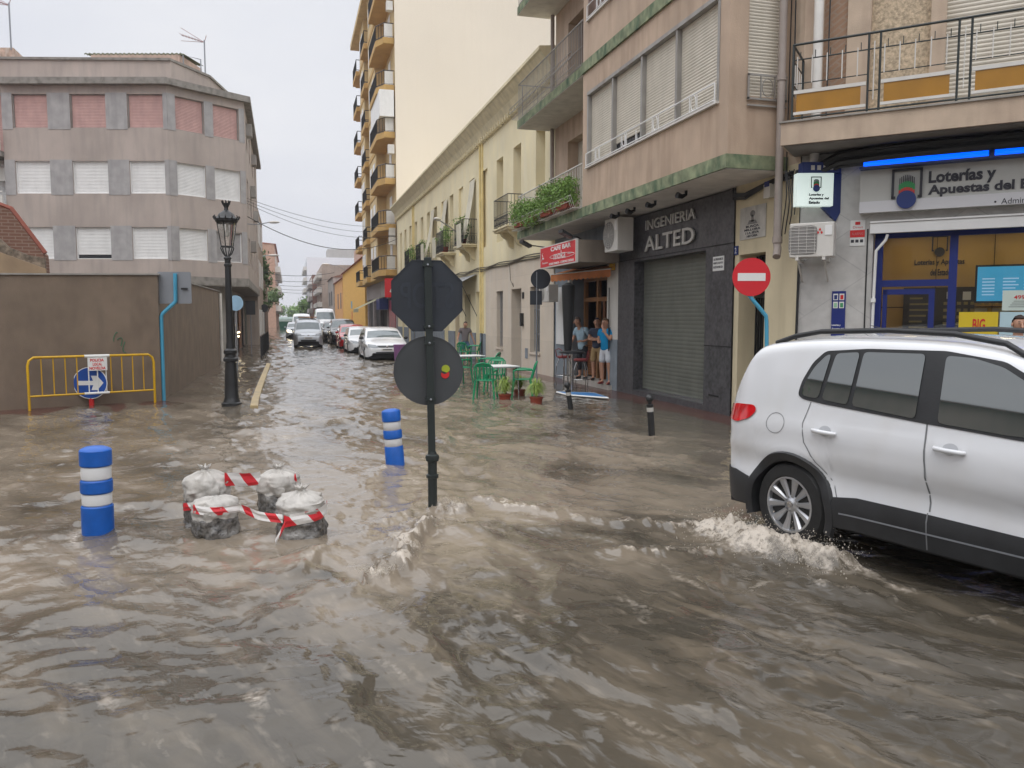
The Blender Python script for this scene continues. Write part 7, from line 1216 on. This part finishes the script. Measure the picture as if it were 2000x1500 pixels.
for k, (xy, rz, lb_) in enumerate(spots):
    o = ch if k == 0 else copy_tree(ch); o.location = (xy[0], xy[1], 0); o.rotation_euler = (0, 0, rz); o['label'] = lb_
def cafe_table(x, y, rz, label):
    t = thing('cafe_table', label, 'table', (x, y, 0), rz, 'white square tables outside the cafe'); mb = MB(); mb.box(-.38, .38, -.38, .38, .70, .725); mb.build('table_top', 'paper', t, local=True, bevel=.006); mb = MB(); mb.box(-.39, .39, -.39, .39, .685, .70); mb.build('rim', 'alu', t, local=True)
    for a in (-1, 1):
        for b in (-1, 1): l_ = MB(); l_.tube([(a*.34, b*.34, .70), (a*.36, b*.36, -.12)], .017, 8); l_.build('leg', 'steel', t, local=True)
cafe_table(4.72, 18.05, .15, 'white square table among green chairs, nearer to the pot plants'); cafe_table(5.15, 23.2, .15, 'white square table farther back behind the round sign')
def pot_plant(x, y, r_, label, seed, n=170, m='leafl'):
    t = thing('pot_plant', label, 'plant', (x, y, 0), 0, 'spider plants in pots standing in the flood'); R = random.Random(seed); mb = MB(); mb.lathe([(.11, -.1), (.135, .10), (.15, .105), (.15, .135), (.13, .135)], 18, (x, y, 0)); mb.build('pot', 'rust', t, smooth=35); lv = MB()
    for k in range(n):
        a = R.random()*6.28; L_ = r_*R.uniform(.6, 1.15); h_ = R.uniform(.12, .34)*(1.3 if R.random() < .3 else 1); pts = []; w_ = .010
        for j in range(6): s_ = j/5; rad = L_*s_**1.1; z = .13+h_*math.sin(s_*2.2)*1.1-.10*s_*s_; pts.append((x+rad*math.cos(a), y+rad*math.sin(a), max(z, .02), w_*(1-s_*.8)))
        V = []; 
        for px__, py__, pz__, ww in pts: V += [(px__-math.sin(a)*ww, py__+math.cos(a)*ww, pz__), (px__+math.sin(a)*ww, py__-math.cos(a)*ww, pz__+.002)]
        lv.add(V, [(2*i, 2*i+1, 2*i+3, 2*i+2) for i in range(5)])
    lv.build('leaves', m, t)
pot_plant(5.12, 16.35, .25, 'spider plant in a red-brown pot standing alone right of the green chairs', 1, 230); pot_plant(4.63, 17.15, .25, 'spider plant in a pot in front of the nearer table between two green chairs', 2, 220); pot_plant(5.25, 18.1, .26, 'small spider plant half hidden behind the right green chair', 3, 130)
t = thing('purple_bin', 'purple container just showing beside the round sign back', 'bin', (*G(776, 712)[:2], 0)); q = G(776, 712); mb = MB(); mb.lathe([(.24, -.1), (.29, .75), (.30, .78), (.27, .79)], 14, (q[0]+.15, q[1], 0)); mb.build('tub', mat('purple', (.20, .08, .20), .5), t)
# ------------------------------------------------------------------ the far side of the junction, mirrored in the car windows and the water
for k, (x0, x1, y0, y1, z, m_) in enumerate(((-34, -19, -30, -16, 7.2, 'beige'), (-36, -18, -15.9, -3, 9.5, 'greywall'), (-33, -19, -2.9, 7, 6.2, 'cream'), (-16, 2, -34, -22, 8.5, 'beige'), (3, 20, -36, -24, 11, 'greywall'), (-30, -17.5, 8, 20, 7.6, 'greywall'), (-30, -16.5, 20.1, 33, 6.4, 'beige'))):
    house('town_house', 'house across the junction standing outside the picture, number %s along' % ('one', 'two', 'three', 'four', 'five', 'six', 'seven')[k], x0, x1, y0, y1, z, m_, wins=[(y0+a, y0+a+1.3, c, c+1.6, 'shutterbr') for a in (1.5, 5, 8) for c in (1, 4.2)], side=1, roof='roofred' if k != 1 else None, gable=1.4, group='houses across the junction outside the picture')
tree('tree across the junction outside the picture', -15, -5, 7, 2.6, 31, 1500, group='trees across the junction outside the picture'); tree('tree across the junction outside the picture', -14.5, 17, 7.2, 2.2, 33, 1500, group='trees across the junction outside the picture'); tree('tree across the junction outside the picture', -15, 3, 6.4, 2.2, 32, 1500, group='trees across the junction outside the picture')
# ------------------------------------------------------------------ people
def skinned(name, verts, edges, m, parent, sub=2, root=0, local=True):
    me = bpy.data.meshes.new(name); me.from_pydata([v[0] for v in verts], edges, []); me.materials.append(M[m] if isinstance(m, str) else m); o = bpy.data.objects.new(name, me); link(o); o.parent = parent
    sk = o.modifiers.new('skin', 'SKIN'); sk.use_smooth_shade = True; sk.branch_smoothing = .3; lay = me.skin_vertices[0] if me.skin_vertices else None
    if lay is None: me.attributes; bm = bmesh.new(); bm.from_mesh(me); bm.verts.layers.skin.verify(); bm.to_mesh(me); bm.free(); lay = me.skin_vertices[0]
    for i, v in enumerate(verts):
        r_ = v[1] if isinstance(v[1], (tuple, list)) else (v[1], v[1]); lay.data[i].radius = r_; lay.data[i].use_root = (i == root)
    s_ = o.modifiers.new('subsurf', 'SUBSURF'); s_.levels = sub; s_.render_levels = sub; return o
def person(label, P, rz, J, cloth, hair='ink', h=1.75, seed=0):
    """J overrides joints; cloth = dict(shirt, trousers, shoes, short legs?)"""
    t = thing('person', label, 'person', P, rz); k = h/1.75
    j = dict(pelvis=(0, 0, .95), waist=(0, 0, 1.08), chest=(0, .0, 1.28), neck=(0, .0, 1.47), chin=(0, .03, 1.525), head=(0, .035, 1.605), crown=(0, .02, 1.69), shl=(-.18, 0, 1.40), shr=(.18, 0, 1.40), ell=(-.24, -.02, 1.12), elr=(.24, -.02, 1.12), wrl=(-.25, .07, .87), wrr=(.25, .07, .87), hdl=(-.25, .10, .78), hdr=(.25, .10, .78), hpl=(-.09, 0, .90), hpr=(.09, 0, .90), knl=(-.11, .02, .50), knr=(.11, .02, .50), anl=(-.12, -.02, .09), anr=(.12, -.02, .09), tol=(-.14, .14, .03), tor=(.14, .14, .03)); j.update(J)
    j = {a: Vector(b)*k for a, b in j.items()}; V = []; E_ = []; ix = {}
    def v(n, p, r_): ix[n] = len(V); V.append((tuple(p), tuple(q*k for q in r_) if isinstance(r_, tuple) else r_*k)); return ix[n]
    def e(a, b): E_.append((ix[a], ix[b]))
    v('pelvis', j['pelvis'], (.13, .10)); v('waist', j['waist'], (.125, .10)); v('chest', j['chest'], (.15, .105)); v('neck', j['neck'], .060); v('chin', j['chin'], .070); v('head', j['head'], (.088, .104)); v('crown', j['crown'], (.07, .08))
    for a, b in zip(('pelvis', 'waist', 'chest', 'neck', 'chin', 'head'), ('waist', 'chest', 'neck', 'chin', 'head', 'crown')): e(a, b)
    for s_ in 'lr':
        v('sh'+s_, j['sh'+s_], .055); v('el'+s_, j['el'+s_], .040); v('wr'+s_, j['wr'+s_], .026); v('hd'+s_, j['hd'+s_]*.55+j['wr'+s_]*.45, (.036, .018)); e('chest', 'sh'+s_); e('sh'+s_, 'el'+s_); e('el'+s_, 'wr'+s_); e('wr'+s_, 'hd'+s_)
        d = (j['hd'+s_]-j['wr'+s_]).normalized(); sd = d.cross(Vector((0, 1, .2))).normalized()*(1 if s_ == 'r' else -1)
        for q in range(4): a_ = j['hd'+s_]+sd*(.012-.016*(q-1))*k*-1; v(f'f{s_}{q}', a_+d*.012, .0085); v(f'g{s_}{q}', a_+d*(.055, .065, .06, .045)[q]*k+Vector((0, .018, 0)), .007); e('hd'+s_, f'f{s_}{q}'); e(f'f{s_}{q}', f'g{s_}{q}')
        tb_ = V[ix['hd'+s_]][0]; tb_ = Vector(tb_)-sd*.03+Vector((0, .02, 0)); v('t'+s_, tb_, .010); v('u'+s_, tb_+d*.045+Vector((0, .012, 0)), .008); e('hd'+s_, 't'+s_); e('t'+s_, 'u'+s_)
        v('hp'+s_, j['hp'+s_], .085); v('kn'+s_, j['kn'+s_], .055); v('cf'+s_, j['kn'+s_]*.62+j['an'+s_]*.38+Vector((0, -.015, 0)), .052); v('an'+s_, j['an'+s_], .036); v('to'+s_, j['to'+s_], .034); e('pelvis', 'hp'+s_); e('hp'+s_, 'kn'+s_); e('kn'+s_, 'cf'+s_); e('cf'+s_, 'an'+s_); e('an'+s_, 'to'+s_)
    skinned('body', V, E_, 'skin', t)
    hd = j['head']; f = (j['head']-j['neck']); fy = Vector(J.get('face', (0, 1, 0))).normalized(); fx = fy.cross(Vector((0, 0, 1))).normalized(); mb = MB()
    R_ = lambda a, b, c: tuple(hd+fx*a*k+fy*b*k+Vector((0, 0, c*k)))
    mb.tube([R_(0, .085, .01), R_(0, .108, -.02), R_(0, .118, -.04), R_(0, .09, -.048)], [.010, .013, .016, .008], 6)
    for s_ in (-1, 1): mb.ball(R_(s_*.088, .0, -.01), .022, 6, (.5, 1, 1.4))
    mb.build('nose_and_ears', 'skin', t, smooth=60, local=True); mb = MB()
    for s_ in (-1, 1): mb.ball(R_(s_*.032, .088, .012), .010, 6, (1, .6, .6)); mb.tube([R_(s_*.018, .096, .032), R_(s_*.048, .086, .034)], .005, 4)
    mb.tube([R_(-.022, .090, -.068), R_(0, .096, -.066), R_(.022, .090, -.068)], .0045, 4); mb.build('face_features', 'shutterbr', t, local=True)
    # hair cap
    mb = MB(); n = 14; m_ = 9; VV = []
    for a in range(m_+1):
        el = math.pi/2*(1-a/m_*1.25)
        for b in range(n):
            az = 2*math.pi*b/n; back = max(0, -math.sin(az)); el2 = el if (back > .2 or a < m_*.55) else max(el, .62); rr_ = .095+.004*math.sin(b*3+a*2); x_, y_, z_ = rr_*math.cos(el2)*math.cos(az)*.92, rr_*math.cos(el2)*math.sin(az)*1.08-.004, .018+rr_*math.sin(el2)*1.08; VV.append(R_(x_, y_, z_))
    mb.add(VV, [(a*n+b, a*n+(b+1) % n, (a+1)*n+(b+1) % n, (a+1)*n+b) for a in range(m_) for b in range(n)]+[tuple(range(n))]); mb.build('hair', hair, t, smooth=70, local=True)
    # shirt
    W_ = []; E2 = []; hem = cloth.get('hem', .93)*k
    pts = [('a', Vector((j['pelvis'].x, j['pelvis'].y, hem-.07)), (.165, .13)), ('a2', Vector((j['pelvis'].x, j['pelvis'].y, hem+.02)), (.158, .125)), ('b', j['waist'], (.160, .135)), ('c', j['chest'], (.178, .135)), ('d', (j['chest']+j['neck'])/2+Vector((0, 0, .06)), (.085, .075))]
    for n_, p_, r_ in pts: W_.append((tuple(p_), tuple(q*k for q in r_)))
    E2 += [(0, 1), (1, 2), (2, 3), (3, 4)]
    for s_ in 'lr': b = len(W_); mid = j['sh'+s_].lerp(j['el'+s_], cloth.get('sleeve', .62)); W_ += [(tuple(j['sh'+s_]), .082*k), (tuple(mid), .066*k)]; E2 += [(3, b), (b, b+1)]
    skinned('shirt', W_, E2, cloth['shirt'], t)
    W_ = [(tuple(j['pelvis']+Vector((0, 0, -.01))), (.150*k, .115*k)), (tuple(j['pelvis']+Vector((0, 0, .09))), (.140*k, .11*k))]; E2 = [(0, 1)]
    for s_ in 'lr':
        b = len(W_); W_.append((tuple(j['hp'+s_]+Vector((0, 0, -.09))), .098*k)); E2.append((0, b)); q = cloth.get('leg', 1.0)
        if q <= .6: W_.append((tuple(j['hp'+s_].lerp(j['kn'+s_], .5)), .094*k)); W_.append((tuple(j['hp'+s_].lerp(j['kn'+s_], q/.5*.5+.38)), .088*k)); E2 += [(b, b+1), (b+1, b+2)]
        else: W_.append((tuple(j['kn'+s_]), .075*k)); W_.append((tuple(j['kn'+s_].lerp(j['an'+s_], (q-.5)*2*.92)), .064*k)); E2 += [(b, b+1), (b+1, b+2)]
    skinned('trousers', W_, E2, cloth['trousers'], t)
    for s_ in 'lr':
        a, b = j['an'+s_], j['to'+s_]; d = (b-a); d.z = 0; d = d.normalized(); W_ = [(tuple(Vector((a.x, a.y, .055*k))-d*.04), (.042, .045)), (tuple(Vector((a.x, a.y, .050*k))+d*.07), (.046, .042)), (tuple(Vector((a.x, a.y, .04*k))+d*.16), (.044, .03))]
        skinned('shoe', W_, [(0, 1), (1, 2)], cloth['shoes'], t)
    return t
F3 = lambda n, c=None, **k_: mat(n, c, .85, **k_)
q = G(1140, 741, .13); person('man in light blue shirt and rolled dark trousers leaning out of the cafe doorway', (q[0], q[1]+.1, .13), math.radians(115), dict(chest=(0, .05, 1.27), neck=(0, .13, 1.43), chin=(.01, .18, 1.50), head=(.02, .20, 1.585), crown=(.02, .20, 1.66), shl=(-.18, .06, 1.38), shr=(.18, .06, 1.38), ell=(-.26, -.06, 1.12), wrl=(-.2, .18, 1.05), hdl=(-.14, .27, 1.04), elr=(.27, .08, 1.12), wrr=(.28, .22, .93), hdr=(.28, .28, .85), tol=(-.16, .12, .03), face=(.35, 1, -.05)),
    dict(shirt=F3('shirt_blue', (.30, .42, .50), var=.15, vs=12), trousers=F3('trousers_dark', (.018, .020, .026)), shoes='iron', leg=.86, sleeve=.75, hem=.86), hair=F3('hair_grey', (.14, .11, .09)), h=1.78)
cr = dict(ell=(-.23, .06, 1.14), elr=(.23, .06, 1.14), wrl=(.02, .20, 1.16), wrr=(-.02, .22, 1.12), hdl=(.10, .20, 1.18), hdr=(-.11, .19, 1.13))
q = G(1166, 745, .13); person('young man in dark T-shirt and tan shorts, arms folded, in the cafe doorway', (q[0]+.08, q[1]+.2, .13), math.radians(135), dict(cr, face=(-.1, 1, 0)), dict(shirt=F3('shirt_navy', (.035, .045, .075), var=.3, vs=8), trousers=F3('shorts_tan', (.36, .24, .11)), shoes='iron', leg=.6, sleeve=.6), hair='ink', h=1.74)
q = G(1184, 751, .13); person('young man in bright blue T-shirt and white shorts, hand at mouth, in the cafe doorway', (q[0]-.04, q[1]-.05, .13), math.radians(120), dict(ell=(-.26, .16, 1.16), wrl=(-.1, .24, 1.40), hdl=(-.03, .20, 1.50), ell_=(0, 0, 0), elr=(.22, .02, 1.12), wrr=(.10, .18, 1.08), hdr=(.02, .22, 1.10), chin=(0, .05, 1.52), head=(-.01, .06, 1.60), crown=(-.02, .06, 1.68), face=(-.05, 1, -.12)), dict(shirt=F3('shirt_cyan', (.0, .24, .50)), trousers=F3('shorts_white', (.62, .64, .68)), shoes='stool_red' if 0 else mat('stool_red'), leg=.52, sleeve=.6), hair=F3('hair_brown', (.16, .10, .06)), h=1.74)
q = (7.25, 33.4, -.12); person('man in a grey T-shirt and denim shorts wading past the green chairs', q, math.radians(183), dict(ell=(-.28, .0, 1.14), elr=(.28, -.02, 1.14), wrl=(-.36, .04, .92), wrr=(.34, .06, .90), hdl=(-.38, .06, .83), hdr=(.36, .09, .81), knl=(-.12, .12, .52), anl=(-.13, .06, .10), tol=(-.15, .22, .04), chin=(0, .06, 1.51), head=(0, .08, 1.59), crown=(0, .07, 1.67)), dict(shirt=F3('shirt_grey', (.16, .14, .145)), trousers=F3('denim', (.07, .12, .20), var=.5, vs=10), shoes='iron', leg=.55, sleeve=.6), hair=F3('hair_dark', (.05, .035, .03)), h=1.84)
q = FL.p(3.0, .12, .45); person('dark haired man in a black top at the lottery window behind the off-roader', q, math.radians(150), {}, dict(shirt='ink', trousers='ink', shoes='iron', sleeve=.95), hair=F3('hair_dark'), h=1.79)
# ------------------------------------------------------------------ far air
if HAZE:
    mb = MB(); mb.box(-60, 60, -20, 420, -1.2, 46); m = bpy.data.materials.new('haze_air'); m.use_nodes = True; m.node_tree.nodes.remove(m.node_tree.nodes['Principled BSDF']); pv = m.node_tree.nodes.new('ShaderNodeVolumePrincipled'); pv.inputs['Density'].default_value = HAZE; pv.inputs['Color'].default_value = (.9, .92, 1, 1); m.node_tree.links.new(pv.outputs[0], m.node_tree.nodes['Material Output'].inputs['Volume']); mb.build('haze', m, local=True, kind='stuff')
